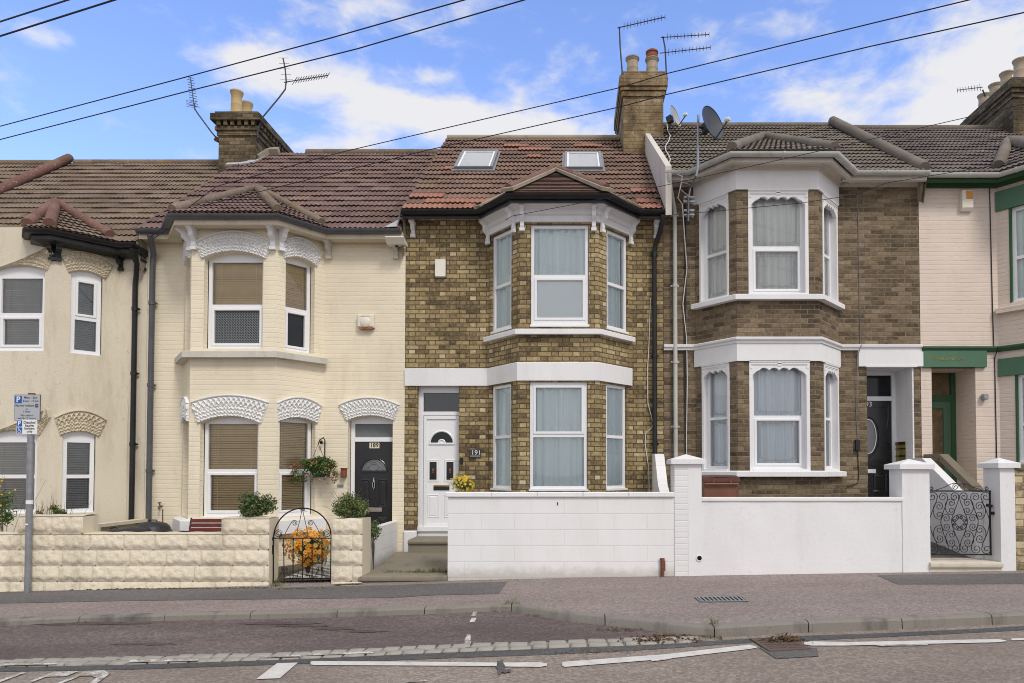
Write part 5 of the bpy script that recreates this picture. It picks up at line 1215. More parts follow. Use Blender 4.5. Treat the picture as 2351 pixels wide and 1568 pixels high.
m = MB(); m.sweep(pts, [(-.02,zwt-.02),(.03,zwt-.02),(.04,zwt+.06),(.10,zwt+.07),(.20,zg-.10),(.26,zg-.09),(.26,zg-.02),(-.02,zg-.02)]); m.build('eaves_board', M['dark_green'], H)
gutter(H, pts, .27, zg, 'white_gutter', 'round', .06)
main_roof(H, HX195[0]+.02, HX195[5], ze, zr, 'tiles_slate', 5)
A = on_roof(2420,330,ze,zr,.07); A = Vector((8.7,A.y,A.z))
bay_roof(H, pts, .31, ze+.005, A, 'tiles_slate', 71, 'ridge_grey', [('C1',(.02,.97)),('C2',(.02,.97)),('W1',(.1,.95))], r=.11)
ridge_row(H, [((HX195[0],YR,zr+.01),(HX195[5],YR,zr+.01))], 'ridge_grey', r=.085)
F = S[0]; h_ = holes195(S,0)[0]; a,b,c,d = h_[:4]; recess(H, F, h_, .67, 'pink_brick', .45); D = -.67
hz = lambda py: F.hit(2170,py,D)[1]; hu = lambda px: F.hit(px,960,D)[0]
m = MB(); l0, l1 = F.hit(2117,820)[0], F.hit(2261,820)[0]; m.box(F,l0,l1,F.hit(2190,844)[1],F.hit(2190,806)[1],-.10,.06); li = m.build('lintel_panel', M['green_paint'], H)
m = MB(); r9 = random.Random(5); uu = l0+.12                      # worn raised lettering, no longer readable
for k in range(12):
    hgt = .045 if k else .075; m.box(F,uu,uu+.012,F.hit(2160,828)[1],F.hit(2160,828)[1]+hgt,.06,.065); m.box(F,uu+.012,uu+.032,F.hit(2160,828)[1]+hgt*r9.choice((.0,.45,.8)),F.hit(2160,828)[1]+hgt*r9.choice((.0,.45,.8))+.012,.06,.066); uu += .05+r9.uniform(-.006,.006)
m.build('worn_lettering', M['dado'], li)
m = MB(); e1 = hu(2191); e0 = e1-.09; lx = e0-.80
m.box(F,e0,e1,.4,d,D,D+.07); m.box(F,lx-.06,lx,.4,d,D,D+.07); m.box(F,lx,e0,hz(852),d,D,D+.069); m.box(F,lx,e0,hz(922),hz(908),D,D+.069); fr_ = m.build('door_frame', M['dark_green'], H)
m = MB(); m.box(F,e0-.13,e0,.4,hz(922),D+.01,D+.05); m.box(F,lx,lx+.13,.4,hz(922),D+.01,D+.05); m.box(F,lx+.13,e0-.13,hz(938),hz(922),D+.01,D+.05); m.box(F,lx+.13,e0-.13,.4,.7,D+.01,D+.05); dr = m.build('door', M['green_paint'], H)
m = MB(); m.face([F.p(lx,.6,D+.02),F.p(e0,.6,D+.02),F.p(e0,hz(938),D+.02),F.p(lx,hz(938),D+.02)]); m.build('door_pane', M['pot_brown'] if 'pot_brown' in M else M['brown_cement'], dr, recalc=False)
m = MB(); m.face([F.p(lx,hz(908),D+.02),F.p(e0,hz(908),D+.02),F.p(e0,hz(852),D+.02),F.p(lx,hz(852),D+.02)]); m.build('fanlight', M['brown_cement'], fr_, recalc=False)
m = MB(); x = wx(2278,700); m.tube([(x-.02,YW-.012,zwt),(x,YW-.012,4),(x+.01,YW-.012,c1),(x+.03,YW-.11,c1-.02),(x+.02,YW-.012,c0-.1),(x+.03,YW-.012,1.0)],.009,4); m.build('wall_cable', M['cable'], H)
Yc = 14.7; zc_ = lambda py: Z_(py,Yc,2340)
chimney(H, X_(2326,Yc,250), X_(2326,Yc,250)+.86, Yc, Yc+1.75, 8.2, zc_(195), 'chimney_brick',
   [(zc_(225),zc_(214),.03),(zc_(214),zc_(205),.06),(zc_(205),zc_(186),.10),(zc_(186),zc_(180),.05)],
   [(X_(2341,Yc+.22,160),Yc+.22,.50,.13,'pot_grey',None),(X_(2310,Yc+.65,160),Yc+.65,.46,.13,'pot_grey',None),(X_(2284,Yc+1.05,160),Yc+1.05,.42,.13,'pot_grey',None),(X_(2258,Yc+1.48,160),Yc+1.48,.42,.13,'pot_grey',None)], 'cement')
# ---------------------------------------------------------------- garden walls, gates, steps
def block_mat(name, col, P, h):
    t = NT(name); uv = t.uv(); br = t.n('ShaderNodeTexBrick'); br.inputs['Scale'].default_value = 1; br.inputs['Brick Width'].default_value = P; br.inputs['Row Height'].default_value = h
    br.inputs['Mortar Size'].default_value = .007; br.inputs['Mortar Smooth'].default_value = .6; br.inputs['Color1'].default_value = (1,1,1,1); br.inputs['Color2'].default_value = (.975,.975,.975,1); br.inputs['Mortar'].default_value = (0,0,0,1); t.L(uv, br.inputs['Vector'])
    f = t.noise(uv, 24, 5, .7); big = t.noise(t.scaled(uv,1.4,.5,1), 1.3, 5, .6)
    c = t.mix(t.range(big,.42,.72,0,.4), col, (.62,.62,.61)); c = t.mix(t.M('MULTIPLY', t.range(br.outputs[1],.25,.9), .08), c, (.50,.49,.48))
    c = t.mix(t.M('MULTIPLY', t.range(t.noise(uv, 11, 5, .75), .66, .72), .45), c, (.25,.23,.2))
    sp = t.n('ShaderNodeSeparateXYZ'); t.L(uv, sp.inputs[0])
    low = t.M('MULTIPLY', t.range(t.M('ADD', sp.outputs[1], t.M('MULTIPLY', t.noise(uv, 4, 5, .7), -.28)), .02, -.10), .55); c = t.mix(low, c, (.36,.33,.26))
    inv = t.M('SUBTRACT', 1., br.outputs[1]); return t.set(c, .75, t.M('ADD', inv, t.M('MULTIPLY', f, .35)), .005, .5)
M['white_block'] = block_mat('white_painted_blockwork', (.80,.80,.805), .45, .2155)
zg_ = lambda py, px=1312: Z_(py,YG,px)
gx = lambda px, py=1250: X_(px,YG,py)
def rock_face(m, F, u0, u1, levels, seed, blk=(.42,.50), off_=0.):
    r = random.Random(seed)
    for ci,(z1,z0) in enumerate(zip(levels, levels[1:])):
        u = u0-(off_+ci % 2*.22)
        while u < u1-.01:
            w_ = r.uniform(*blk); a, b = max(u,u0)+.0015, min(u+w_,u1)-.0015; u += w_
            if b-a < .05: continue
            nu, nv = max(4,int((b-a)/.028)), 9; amp = r.uniform(.028,.044); ph = [r.uniform(0,6) for _ in range(6)]; vals = {}
            def fn(i,j):
                s, t = i/nu, j/nv; x = a+(b-a)*s; z = z0+(z1-z0)*t
                if i in (0,nu) or j in (0,nv): return F.p(x,z,.003 if j == nv else .0)
                pt = (t/.27)**.8 if t < .27 else 1-.72*((t-.27)/.73)**1.2; ps = min(1,min(s,1-s)*(b-a)/.03)
                n = amp*pt*(.7+.3*ps)+.007*sin(x*31+ph[0])*sin(z*43+ph[1])+.005*sin(x*67+z*31+ph[2])+r.uniform(-.003,.003)
                if t < .3: n -= .012*abs(sin(x*23+ph[3]))
                return F.p(x,z+r.uniform(-.004,.004),max(.002,n))
            m.grid(nu,nv,fn,lambda i,j: (u,j))
Fg = Fr((-20,YG),(20,YG)); U = lambda px, py=1250: gx(px,py)+20
# rock-faced front wall of 187 and 189
lev = [zg_(1227,300),zg_(1263.5,300),zg_(1300,300),zg_(1336,300),zg_(1372,300)]
t = thing('garden_wall', (gx(300),YG,base(gx(300))), 'cream painted rock faced block wall in front of the two cream houses', 'garden wall', 'garden walls along the footway')
m = MB(); ul, ur = U(-260), U(618); m.box(Fg,ul,ur,lev[4]-.25,lev[0],-.30,0); m.box(Fg,U(40),U(190),lev[0],zg_(1186,120),-.30,0); m.box(Fg,U(508),ur,lev[0],zg_(1191,560),-.30,0)
m.build('wall_core', M['cream_stucco'], t)
m = MB(); rock_face(m, Fg, ul, ur, lev, 5); rock_face(m, Fg, U(40), U(190), [zg_(1186,120),lev[0]], 6, (.44,.46)); rock_face(m, Fg, U(508), ur, [zg_(1191,560),lev[0]], 7, (.33,.36))
m.build('rock_face', M['rock'], t, smooth=True, ang=60, recalc=False)
m = MB()
for a,b,zz in ((ul,ur,lev[0]),(U(40),U(190),zg_(1186,120)),(U(508),ur,zg_(1191,560))): m.grid(int((b-a)/.09),3,lambda i,j: Fg.p(a+(b-a)*i/int((b-a)/.09),zz+.004+(.018*sin(pi*j/3))*(1+.3*sin(i*1.7)),-.30+.315*j/3))
m.build('wall_top', M['cream_stucco'], t, smooth=True, recalc=False)
t = thing('gate_pier', (gx(797),YG,base(gx(797))), 'short cream rock faced pier right of the arched gate', 'pier', 'garden walls along the footway')
lv = [zg_(q,800) for q in (1192,1228,1264,1300,1336,1372)]; ua, ub = U(761), U(833)-.006
m = MB(); m.box(Fg,ua,ub,lv[-1]-.2,lv[0],-.385,0); m.build('pier_core', M['cream_stucco'], t)
m = MB(); rock_face(m, Fg, ua, ub, lv, 9, (.5,.5), 0); m.build('rock_face', M['rock'], t, smooth=True, ang=60, recalc=False)
# low walls running back to the houses
def side_wall(x, prof, wdt, mat, label, name='side_wall', cap=None):
    o = thing(name, (x,10.4,base(x)), label, 'garden wall', 'garden walls along the footway'); F = Fr((x+wdt/2,YW),(x+wdt/2,YG)) if 0 else Fr((x-wdt/2,YG),(x-wdt/2,YW))
    m = MB(); k = len(prof); P = [(y-YG,z) for y,z in prof]+[(prof[-1][0]-YG,-.4),(prof[0][0]-YG,-.4)]; m.prism(F, P, -wdt, 0); m.build('wall_body', M[mat], o)
    if cap:
        m = MB(); c0, c1, cm = cap
        for (y0,z0),(y1,z1) in list(zip(prof, prof[1:]))[c0:c1]: m.bar((x,y0,z0+.015),(x,y1,z1+.015),wdt+.05,.05)
        m.build('coping', M[cm], o)
    return o
xw = gx(833); side_wall(xw-.06, [(YG+.002,zg_(1192,840)-.05),(YG+.03,zg_(1191,840)),(YG+.34,zg_(1191,840)-.005),(YG+.38,zg_(1191,840)-.06),(YG+.395,.585),(YW-.01,.595)], .125, 'white_block', 'low white painted block wall stepping down along the concrete path to the white door')
side_wall(wx(337)+.05, [(YG+.3,.60),(YW-.01,.605)], .12, 'cream_stucco', 'low cream dividing wall with flat coping behind the rock faced wall', cap=(0,1,'cream_stucco'))
xs_ = wx(1523); side_wall(xs_+.02, [(YG+.38,.85),(10.2,.95),(10.75,1.22),(11.15,1.72),(YW-.01,1.74)], .15, 'white_brick', 'white brick wall with sloping top beside the black downpipe')
xd = wx(2113); o = side_wall(xd-.04, [(YG+.38,1.14),(10.15,1.14),(11.10,1.655),(YW-.01,1.66)], .14, 'white_trim', 'white rendered wall with raked top beside the scrolled gate')
m = MB(); m.bar((xd+.09,10.2,1.17),(xd+.09,11.1,1.675),.14,.10); m.bar((xd+.09,11.1,1.675),(xd+.09,YW-.02,1.68),.14,.10); m.bar((xd+.09,YG+.4,1.0),(xd+.09,10.2,1.16),.14,.1); m.build('brick_coping', M['moss_coping'], o)
# white block wall of 191
t = thing('garden_wall', (gx(1290),YG,0), 'white painted block wall with thin slab coping in front of the yellow brick house', 'garden wall', 'garden walls along the footway')
Fw = Fr((gx(1028),YG),(gx(1549),YG)); m = MB(); m.box(Fw,0,Fw.L,-.3,zg_(1141,1290),-.11,0); m.build('wall_body', M['white_block'], t)
m = MB(); n = 5
for k in range(n): m.cbox(Fw,-.03+(Fw.L+.03)*k/n,-.03+(Fw.L+.03)*(k+1)/n-.004,zg_(1141,1290),zg_(1130,1290),-.15,.035,.008)
m.build('coping', M['white_trim'], t, recalc=False)
m = MB(); m.box(Fw,(gx(1279)-gx(1028)),(gx(1279)-gx(1028))+.012,zg_(1160,1279),zg_(1153,1279),-.01,.006); m.build('wall_staple', M['black_iron'], t)
# gate piers with pyramid caps
def pier(xl, xr, yt, yc0, yc1, label, mats, split=None, dep=.375, py0=1320, ov=.05):
    o = thing('gate_pier', ((xl+xr)/2,YG,base(xl)), label, 'pier', 'capped white piers'); F = Fr((xl,YG-.012),(xr,YG-.012)); L = F.L
    if split:
        m = MB(); m.box(F,0,split,-.3,yc1,-dep,0); m.build('brick_side', M[mats[0]], o); m = MB(); m.box(F,split,L,-.3,yc1+.001,-dep,.004); m.build('rendered_side', M[mats[1]], o)
    else: m = MB(); m.box(F,0,L,-.3,yc1,-dep,0); m.build('pier_body', M[mats[0]], o)
    m = MB(); zs = yc1+(yc0-yc1)*.45
    A = [(-ov,ov),(L+ov,ov),(L+ov,-dep-ov),(-ov,-dep-ov)]; P = [F.p(u,yc1-.001,n) for u,n in A]+[F.p(u,zs,n) for u,n in A]+[F.p(L/2,yc0,-dep/2)]
    i = [F.p(u*.98+.004,yc1-.012,n*.9) for u,n in A]
    m.add(P, [(0,1,5,4),(1,2,6,5),(2,3,7,6),(3,0,4,7),(4,5,8),(5,6,8),(6,7,8),(7,4,8),(3,2,1,0)]); m.build('pier_cap', M['white_trim'], o); return o
pier(gx(1549), gx(1611), 0, zg_(1042,1580), zg_(1065,1580), 'white capped pier, half painted brick, between the two white walls', ('white_brick','white_trim'), gx(1580)-gx(1549), ov=.05)
pier(gx(2072), gx(2135), 0, zg_(1053,2100), zg_(1077,2100), 'smooth white pier with pyramid cap on the latch side of the scrolled gate', ('white_render',))
pier(gx(2297), gx(2331), 0, zg_(1050,2310), zg_(1074,2310), 'narrow white capped pier against the flaking brick wall', ('white_render',))
t = thing('garden_wall', (gx(1840),YG,.05), 'smooth white rendered wall with slim coping in front of the dark brick house', 'garden wall', 'garden walls along the footway')
Fr2 = Fr((gx(1611),YG),(gx(2074),YG)); m = MB(); n = 40
m.grid(n,8,lambda i,j: Fr2.p(Fr2.L*i/n,-.3+(zg_(1150,1840)+.3)*j/8,.004*sin(i*.7+j*.4)*sin(j*1.1)),lambda i,j: (Fr2.L*i/n,j*.16)); m.box(Fr2,0,Fr2.L,-.3,zg_(1150,1840),-.12,-.01); m.build('wall_body', M['white_render'], t, smooth=True)
m = MB(); m.cbox(Fr2,.0,Fr2.L,zg_(1151,1840),zg_(1142,1840),-.16,.022,.01); m.build('coping', M['white_trim'], t)
t = thing('garden_wall', (gx(2345),YG,.1), 'flaking cream brick wall with slab top at the far right edge', 'garden wall', 'garden walls along the footway')
F3 = Fr((gx(2331)+.004,YG),(gx(2800),YG)); m = MB(); m.box(F3,0,F3.L,-.3,zg_(1078,2340),-.22,0); m.build('wall_body', M['rubble'], t); m = MB(); m.box(F3,0,F3.L,zg_(1078,2340),zg_(1066,2340),-.25,.03); m.build('coping', M['moss_coping'], t)
# path and steps of 191, thresholds
m = MB(); xa, xb = xw+.004, gx(1027)-.002; ys = frange(YG+.30,11.02,8)
m.grid(4,8,lambda i,j: (xa+(xb+.12*j/8-xa)*i/4, ys[j], .02+(ys[j]-YG-.3)*.085+.006*sin(i*2+j)), None); struct(m.build('path', M['concrete'], recalc=False))
def slab(name, label, x0, x1, y0, y1, z0, z1, mat, nose=.03):
    F = Fr((x0,y0),(x1,y0)); m = MB(); P = [(-(y1-y0),z0),(-.03,z0),(-.03,z1-nose*2),(0,z1-nose*1.7),(.008,z1-nose),(0,z1-nose*.3),(-.02,z1),(-(y1-y0),z1)]
    m.side_prism(F, P, 0, x1-x0); o = m.build(name, M[mat], smooth=True, loc=((x0+x1)/2,y0,z0)); return tag(o, label, 'step', 'stone steps')
slab('stone_step', 'long worn stone step between footway and concrete path', gx(823,1330), gx(1027,1330)-.003, YG-.02, YG+.32, base(-2)-.1, .025, 'concrete', .04)
slab('stone_step', 'mossy stone step under the white front door', X_(936,10.95,1243), wx(1075), 10.95, YW+.02, .05, Z_(1240,10.95,980), 'concrete', .035)
slab('stone_step', 'white painted worn step under the scrolled gate', gx(2133,1300), gx(2298,1300), YG-.05, YG+.45, -.2, zg_(1290,2200), 'doorstep', .04)
slab('stone_step', 'grey gate threshold under the arched gate', gx(622,1345), gx(764,1345), YG+.03, YG+.25, -.4, zg_(1342,700), 'concrete', .012)
m = MB(); m.grid(2,4,lambda i,j: (gx(2140)+(gx(2290)-gx(2140))*i/2, YG+.46+j*.4, .20+j*.045)); struct(m.build('path', M['dark_patch'], recalc=False))
m = MB(); m.grid(4,8,lambda i,j: (-4.0+i*.265, YG+.26+j*.255, -.043+j*.004)); struct(m.build('tiled_path', M['checker'], recalc=False))
# ---------------------------------------------------------------- iron gates
def catmull(P, n=8):
    P = [Vector((*p,0)) for p in P]; Q = [P[0]*2-P[1]]+P+[P[-1]*2-P[-2]]; R = []
    for i in range(1,len(Q)-2):
        a,b,c,d = Q[i-1:i+3]
        for k in range(n):
            t = k/n; R.append(((b*2)+(c-a)*t+(a*2-b*5+c*4-d)*t*t+(b*3-a-c*3+d)*t**3)*.5)
    return [(p.x,p.y) for p in R+[P[-1]]]
def spiral(c, r0, r1, a0, turns, n=None):
    n = n or max(10,int(abs(turns)*14)); return [(c[0]+(r0+(r1-r0)*i/n)*cos(a0+2*pi*turns*i/n), c[1]+(r0+(r1-r0)*i/n)*sin(a0+2*pi*turns*i/n)) for i in range(n+1)]
def iron(o, F, mp, name, curves, r=.006, n=5):
    m = MB()
    for c in curves: m.tube([F.p(*mp(x,y),0) for x,y in c], r, n)
    return m.build(name, M['black_iron'], o, smooth=True)
# arched gate: coordinates of its own drawing, 6.66 units to a centimetre or so
Ya = YG+.10; Fa = Fr((-20,Ya),(20,Ya)); g0x, g0z = X_((620+140/6.535)*.97958,Ya,1300), Z_((1160+1365/6.535)*.97958,Ya,690); sa = Ya/FP*.97958/6.535*1.001
mpa = lambda x,y: (g0x+20+(x-140)*sa, g0z+(1365-y)*sa)
t = thing('arched_gate', (g0x+.45,Ya,g0z), 'black wrought iron gate with round arched top between cream stone piers', 'gate', 'iron gates')
arch = [(140,1365),(136,900),(134,640)]+[(575-440*cos(pi*k/24), 660-450*sin(pi*k/24)) for k in range(1,24)]+[(1012,640),(1012,900),(1010,1365)]
iron(t,Fa,mpa,'gate_frame',[arch],.0095,6)
iron(t,Fa,mpa,'cross_rail',[[(110,668),(1015,668)],[(140,1365),(1010,1365)]],.008,5)
for x in (287,432,577,722,872): iron(t,Fa,mpa,'gate_bar',[[(x,668),(x+ (6 if x > 300 else 16),1365)]],.007,5)
sc_ = [[(480,640),(500,520),(535,380),(562,240)]+spiral((545,232),18,6,0,-1.2),[(660,640),(640,520),(605,380),(572,240)]+spiral((590,240),18,6,pi,1.2)]
for s in (1,-1):
    f = lambda P: [(575+s*(x-575),y) for x,y in P]
    sc_ += [f([(310,600),(360,500),(410,420)]+spiral((452,438),45,12,-2.6,1.6)), f(spiral((205,600),62,14,-.9,-1.7)), f([(262,560),(250,640),(215,668)])]
    for c in (305,):
        sc_ += [f([(c-20,1130),(c-60,1220),(c-110,1290)]+spiral((c-45,1320),60,14,pi,-1.5)), f([(c+20,1130),(c+60,1220),(c+110,1290)]+spiral((c+45,1320),60,14,0,1.5)), f(spiral((c-32,1128),22,8,0,1.3)), f(spiral((c+32,1128),22,8,pi,-1.3))]
c = 590; sc_ += [[(c-60,1130),(c-80,1220),(c-100,1290)]+spiral((c-45,1320),60,14,pi,-1.5),[(c+60,1130),(c+90,1220),(c+110,1290)]+spiral((c+45,1320),60,14,0,1.5)]
iron(t,Fa,mpa,'scrollwork',sc_,.0045,4)
m = MB(); m.bar(Fa.p(*mpa(112,770),.0),Fa.p(*mpa(95,980),.0),.02,.03); m.bar(Fa.p(*mpa(90,672),0),Fa.p(*mpa(135,672),0),.03,.03); m.build('gate_hinge', M['black_iron'], t)
# scrolled gate
Yb_ = YG+.14; Fb = Fr((-20,Yb_),(20,Yb_)); q0x = X_((2150+165/5.6)*.97958,Yb_,1200); q0z = Z_((1080+1230/5.6)*.97958,Yb_,2200); sb = Yb_/FP*.97958/5.6
mpb = lambda x,y: (q0x+20+(x-165)*sb, q0z+(1230-y)*sb)
t = thing('scrolled_gate', (q0x+.4,Yb_,q0z), 'low black wrought iron gate filled with scrolls between two white piers', 'gate', 'iron gates')
m = MB()
for a,b in (((150,400),(965,400)),((150,1230),(965,1230)),((955,400),(955,1230)),((152,400),(152,1230))): m.bar(Fb.p(*mpb(*a)),Fb.p(*mpb(*b)),.018,.018,up=(0,1,0))
m.build('gate_frame', M['black_iron'], t)
cv = []
def bow(pts, ct, cb, s):
    x0,y0 = pts[0]; a0 = atan2(y0-ct[1],x0-ct[0]); r0 = sqrt((x0-ct[0])**2+(y0-ct[1])**2); xe,ye = pts[-1]; a1 = atan2(ye-cb[1],xe-cb[0]); r1 = sqrt((xe-cb[0])**2+(ye-cb[1])**2)
    return spiral(ct,r0,12,a0,1.5)[::-1]+catmull(pts)+spiral(cb,r1,12,a1,-1.5)
def cee(cx,cy,w_,h):
    top = spiral((cx-.05*w_,cy-h*.52),h*.48,9,-pi/2,-1.35)[::-1]; bot = spiral((cx-.05*w_,cy+h*.52),h*.48,9,pi/2,1.35)
    return top+[(cx+w_*cos(a),cy+h*sin(a)) for a in [(-pi/2)+pi*k/16 for k in range(1,16)]]+bot
half = [bow([(836,470),(862,560),(912,680),(944,790),(915,950),(862,1060),(838,1150)],(905,475),(905,1160),1), bow([(703,480),(720,560),(762,670),(797,790),(762,960),(720,1060),(704,1140)],(765,480),(768,1155),1),
        bow([(556,470),(570,540),(612,650),(656,790),(616,950),(570,1060),(554,1140)],(615,475),(612,1150),1), cee(662,607,76,102), cee(822,657,74,112), cee(732,812,66,106), cee(822,963,74,112), cee(662,1022,76,102),
        spiral((598,348),48,10,pi,1.6), spiral((918,365),28,8,pi/2,1.5), catmull([(558,318),(600,298),(660,310),(740,350),(860,390)])]
for c_ in half: cv += [c_, [(1106-x,y) for x,y in c_]]
cv += [[(554+102*cos(2*pi*k/28),812+102*sin(2*pi*k/28)) for k in range(29)], [(554,748),(620,812),(554,876),(488,812),(554,748)]]
for a in range(8): th = pi/8+a*pi/4; cv.append(spiral((554+72*cos(th),812+72*sin(th)),24,7,th,1.4 if a % 2 else -1.4))
iron(t,Fb,mpb,'scrollwork',cv,.0052,5)
m = MB(); m.bar(Fb.p(*mpb(915,585)),Fb.p(*mpb(975,600)),.04,.05,up=(0,1,0)); m.bar(Fb.p(*mpb(960,690)),Fb.p(*mpb(1010,688)),.04,.05,up=(0,1,0)); m.build('gate_latch', M['black_iron'], t)
# ---------------------------------------------------------------- lettering helper, parking sign
def fit_text(m, s, F, u0, u1, v, n, bold=0., hscale=None):
    k = MB(); k.text(s, 1., lambda x,y,z: Vector((x,y,0)), bold=bold); xs_ = [p.x for p in k.v]; a, b = min(xs_), max(xs_); sc2 = (u1-u0)/(b-a); sv = hscale or sc2
    m.add([F.p(u0+(p.x-a)*sc2, v+p.y*sv, n) for p in k.v], k.f)
Ys = 9.12; Fs = Fr((-20,Ys),(20,Ys)); sx = lambda zx, zy: X_(zx/7.837*.97958,Ys,(900+zy/7.837)*.97958)+20; sz = lambda zy: Z_((900+zy/7.837)*.97958,Ys,60)
px_ = sx(518,1000)-20; zb_ = pav(px_,Ys); t = thing('parking_sign', (px_,Ys,zb_), 'grey steel post with a grey parking plate above a white disabled badge plate', 'road sign')
m = MB(); m.tube([(px_,Ys+.045,zb_-.05),(px_,Ys+.045,sz(175))],.040,16); m.build('sign_post', M['steel'], t, smooth=True)
m = MB(); m.tube([(px_,Ys+.045,sz(175)),(px_,Ys+.045,sz(163))],.043,16); m.build('post_cap', M['rust'], t)
m = MB(); m.tube([(px_,Ys+.045,1.0),(px_,Ys+.045,1.05)],.0415,16); m.bar((px_-.02,Ys+.002,.73),(px_+.02,Ys+.002,.73),.004,.02,up=(0,0,1)); m.build('post_sticker', M['sign_white'], t)
m = MB(); m.cbox(Fs,sx(258,430),sx(742,430),sz(670),sz(194),-.006,.0,.002); e = m.build('sign_plate', M['sign_frame'], t)
m = MB(); m.cbox(Fs,sx(268,430),sx(732,430),sz(662),sz(204),0,.003,.001); m.build('sign_face', M['sign_grey'], e)
m = MB(); m.box(Fs,sx(280,290),sx(405,290),sz(352),sz(222),.003,.005); m.build('blue_panel', M['sign_blue'], e)
m = MB(); fit_text(m,'P',Fs,sx(312,290),sx(380,290),sz(288),.0065,.02); m.build('sign_letter', M['sign_white'], e)
m = MB()
for s,a,b,y in (('Mon - Sun',452,688,250),('8 am - 10 pm',428,712,312),('Permit holders',290,632,397),('or',478,520,460),('1 hour',432,562,507),('No return',385,612,575),('within 2 hours',328,664,630)): fit_text(m,s,Fs,sx(a,y),sx(b,y),sz(y),.0045,.008)
m.box(Fs,sx(652,400),sx(706,400),sz(430),sz(366),.003,.0045); m.build('sign_text', M['ink'], e)
m = MB(); fit_text(m,'H',Fs,sx(664,400),sx(694,400),sz(398),.006,.03); m.build('sign_text', M['sign_grey'], e)
m = MB(); m.cbox(Fs,sx(308,790),sx(678,790),sz(925),sz(655),-.006,.004,.002); e = m.build('sign_plate', M['sign_white'], t)
m = MB(); m.box(Fs,sx(318,725),sx(412,725),sz(782),sz(668),.004,.006); m.box(Fs,sx(318,850),sx(412,850),sz(908),sz(797),.004,.006); m.build('blue_panel', M['sign_blue'], e)
m = MB(); fit_text(m,'P',Fs,sx(338,725),sx(392,725),sz(726),.0075,.03)
q = lambda x,y: Fs.p(sx(x,y),sz(y),.0075)
m.lathe(q(352,812),[(.007,0),(.007,.001)],10,axis=(0,-1,0)); m.tube([q(354,824),q(356,858),q(384,858),q(396,888),q(404,884)],.0035,4); m.tube([q(355,838),q(376,838)],.003,4); m.tube([q(350+0,846)]+[q(362+26*cos(a),872+24*sin(a)) for a in [pi*1.15-k*pi*1.15/10 for k in range(11)]],.003,4)
m.build('sign_symbol', M['sign_white'], e)
m = MB()
for s,a,b,y in (('Disabled',440,655,708),('badge',472,626,764),('holders',455,640,818),('only',497,602,872)): fit_text(m,s,Fs,sx(a,y),sx(b,y),sz(y),.0055,.018)
m.build('sign_text', M['ink'], e)
# ---------------------------------------------------------------- things fixed to the houses
Fh = Fr((-20,YW),(20,YW)); hu_ = lambda px,py=700: X_(px,YW,py)+20; hz_ = lambda py,px=1000: Z_(py,YW,px)
def rounded(m, F, u0,u1,v0,v1,n0,n1,r=.03,bulge=0.):
    P = []
    for cx,cy,a0 in ((u1-r,v1-r,0),(u0+r,v1-r,pi/2),(u0+r,v0+r,pi),(u1-r,v0+r,1.5*pi)): P += [(cx+r*cos(a0+k*pi/10), cy+r*sin(a0+k*pi/10)) for k in range(6)]
    if bulge: P = [(x+bulge*(1 if x > (u0+u1)/2 else -1)*(1-((y-(v0+v1)/2)/((v1-v0)/2))**2), y) for x,y in P]
    k = len(P); uc,vc = (u0+u1)/2,(v0+v1)/2; R = [[F.p(x,y,n0) for x,y in P],[F.p(x,y,n1-.015) for x,y in P],[F.p(uc+(x-uc)*.9,vc+(y-vc)*.94,n1) for x,y in P]]
    m.add([p for r_ in R for p in r_], [(i*k+j,i*k+(j+1) % k,(i+1)*k+(j+1) % k,(i+1)*k+j) for i in (0,1) for j in range(k)]+[tuple(range(2*k,3*k))])
t = thing('alarm_box', (hu_(1011)-20,YW,hz_(638)), 'plain white barrel shaped alarm box on the yellow brick wall', 'alarm box', 'alarm boxes on house fronts')
m = MB(); rounded(m,Fh,hu_(999.5),hu_(1023.5),hz_(638),hz_(597),0,.07,.02,.008); m.build('alarm_cover', M['alarm_white'], t, smooth=True); m = MB(); rounded(m,Fh,hu_(998),hu_(1025),hz_(640),hz_(595),0,.02,.02,.008); m.build('back_plate', M['grey_plastic'], t)
t = thing('alarm_box', (hu_(843)-20,YW,hz_(757)), 'cream solar alarm box with orange base on the cream brick wall', 'alarm box', 'alarm boxes on house fronts')
m = MB(); m.cbox(Fh,hu_(824),hu_(862),hz_(754),hz_(724),0,.10,.02); m.lathe(Fh.p(hu_(843),hz_(742),.10),[(.085,-.02),(.085,.012),(.05,.03)],24,axis=(0,-1,0)); m.build('alarm_cover', M['alarm_cream'], t, smooth=True)
m = MB(); m.add([Fh.p(hu_(833),hz_(729),.105),Fh.p(hu_(853),hz_(729),.105),Fh.p(hu_(851),hz_(723),.06),Fh.p(hu_(835),hz_(723),.06)],[(0,1,2,3)]); m.build('solar_panel', M['dark_glass'], t); m = MB(); m.box(Fh,hu_(829),hu_(857),hz_(757.5),hz_(754),.01,.085); m.build('orange_lens', M['amber'], t)
t = thing('alarm_box', (hu_(2216)-20,YW,hz_(485,2216)), 'tall cream alarm box with faded orange label on the pink wall', 'alarm box', 'alarm boxes on house fronts')
m = MB(); a,b,c,d = hu_(2203,460),hu_(2228,460),hz_(487,2216),hz_(440,2216); m.side_prism(Fh,[(0,c),(.05,c),(.085,c+.05),(.085,d-.01),(.075,d),(0,d)],a,b); m.build('alarm_cover', M['alarm_cream'], t)
m = MB(); m.box(Fh,a+(b-a)*.35,b-.004,d-.16,d-.02,.08,.087); m.build('orange_label', M['orange_label'], t)
t = thing('house_number_plaque', (hu_(1090)-20,YW,hz_(1050)), 'dark slate plaque numbered 191 beside the white door', 'number plaque')
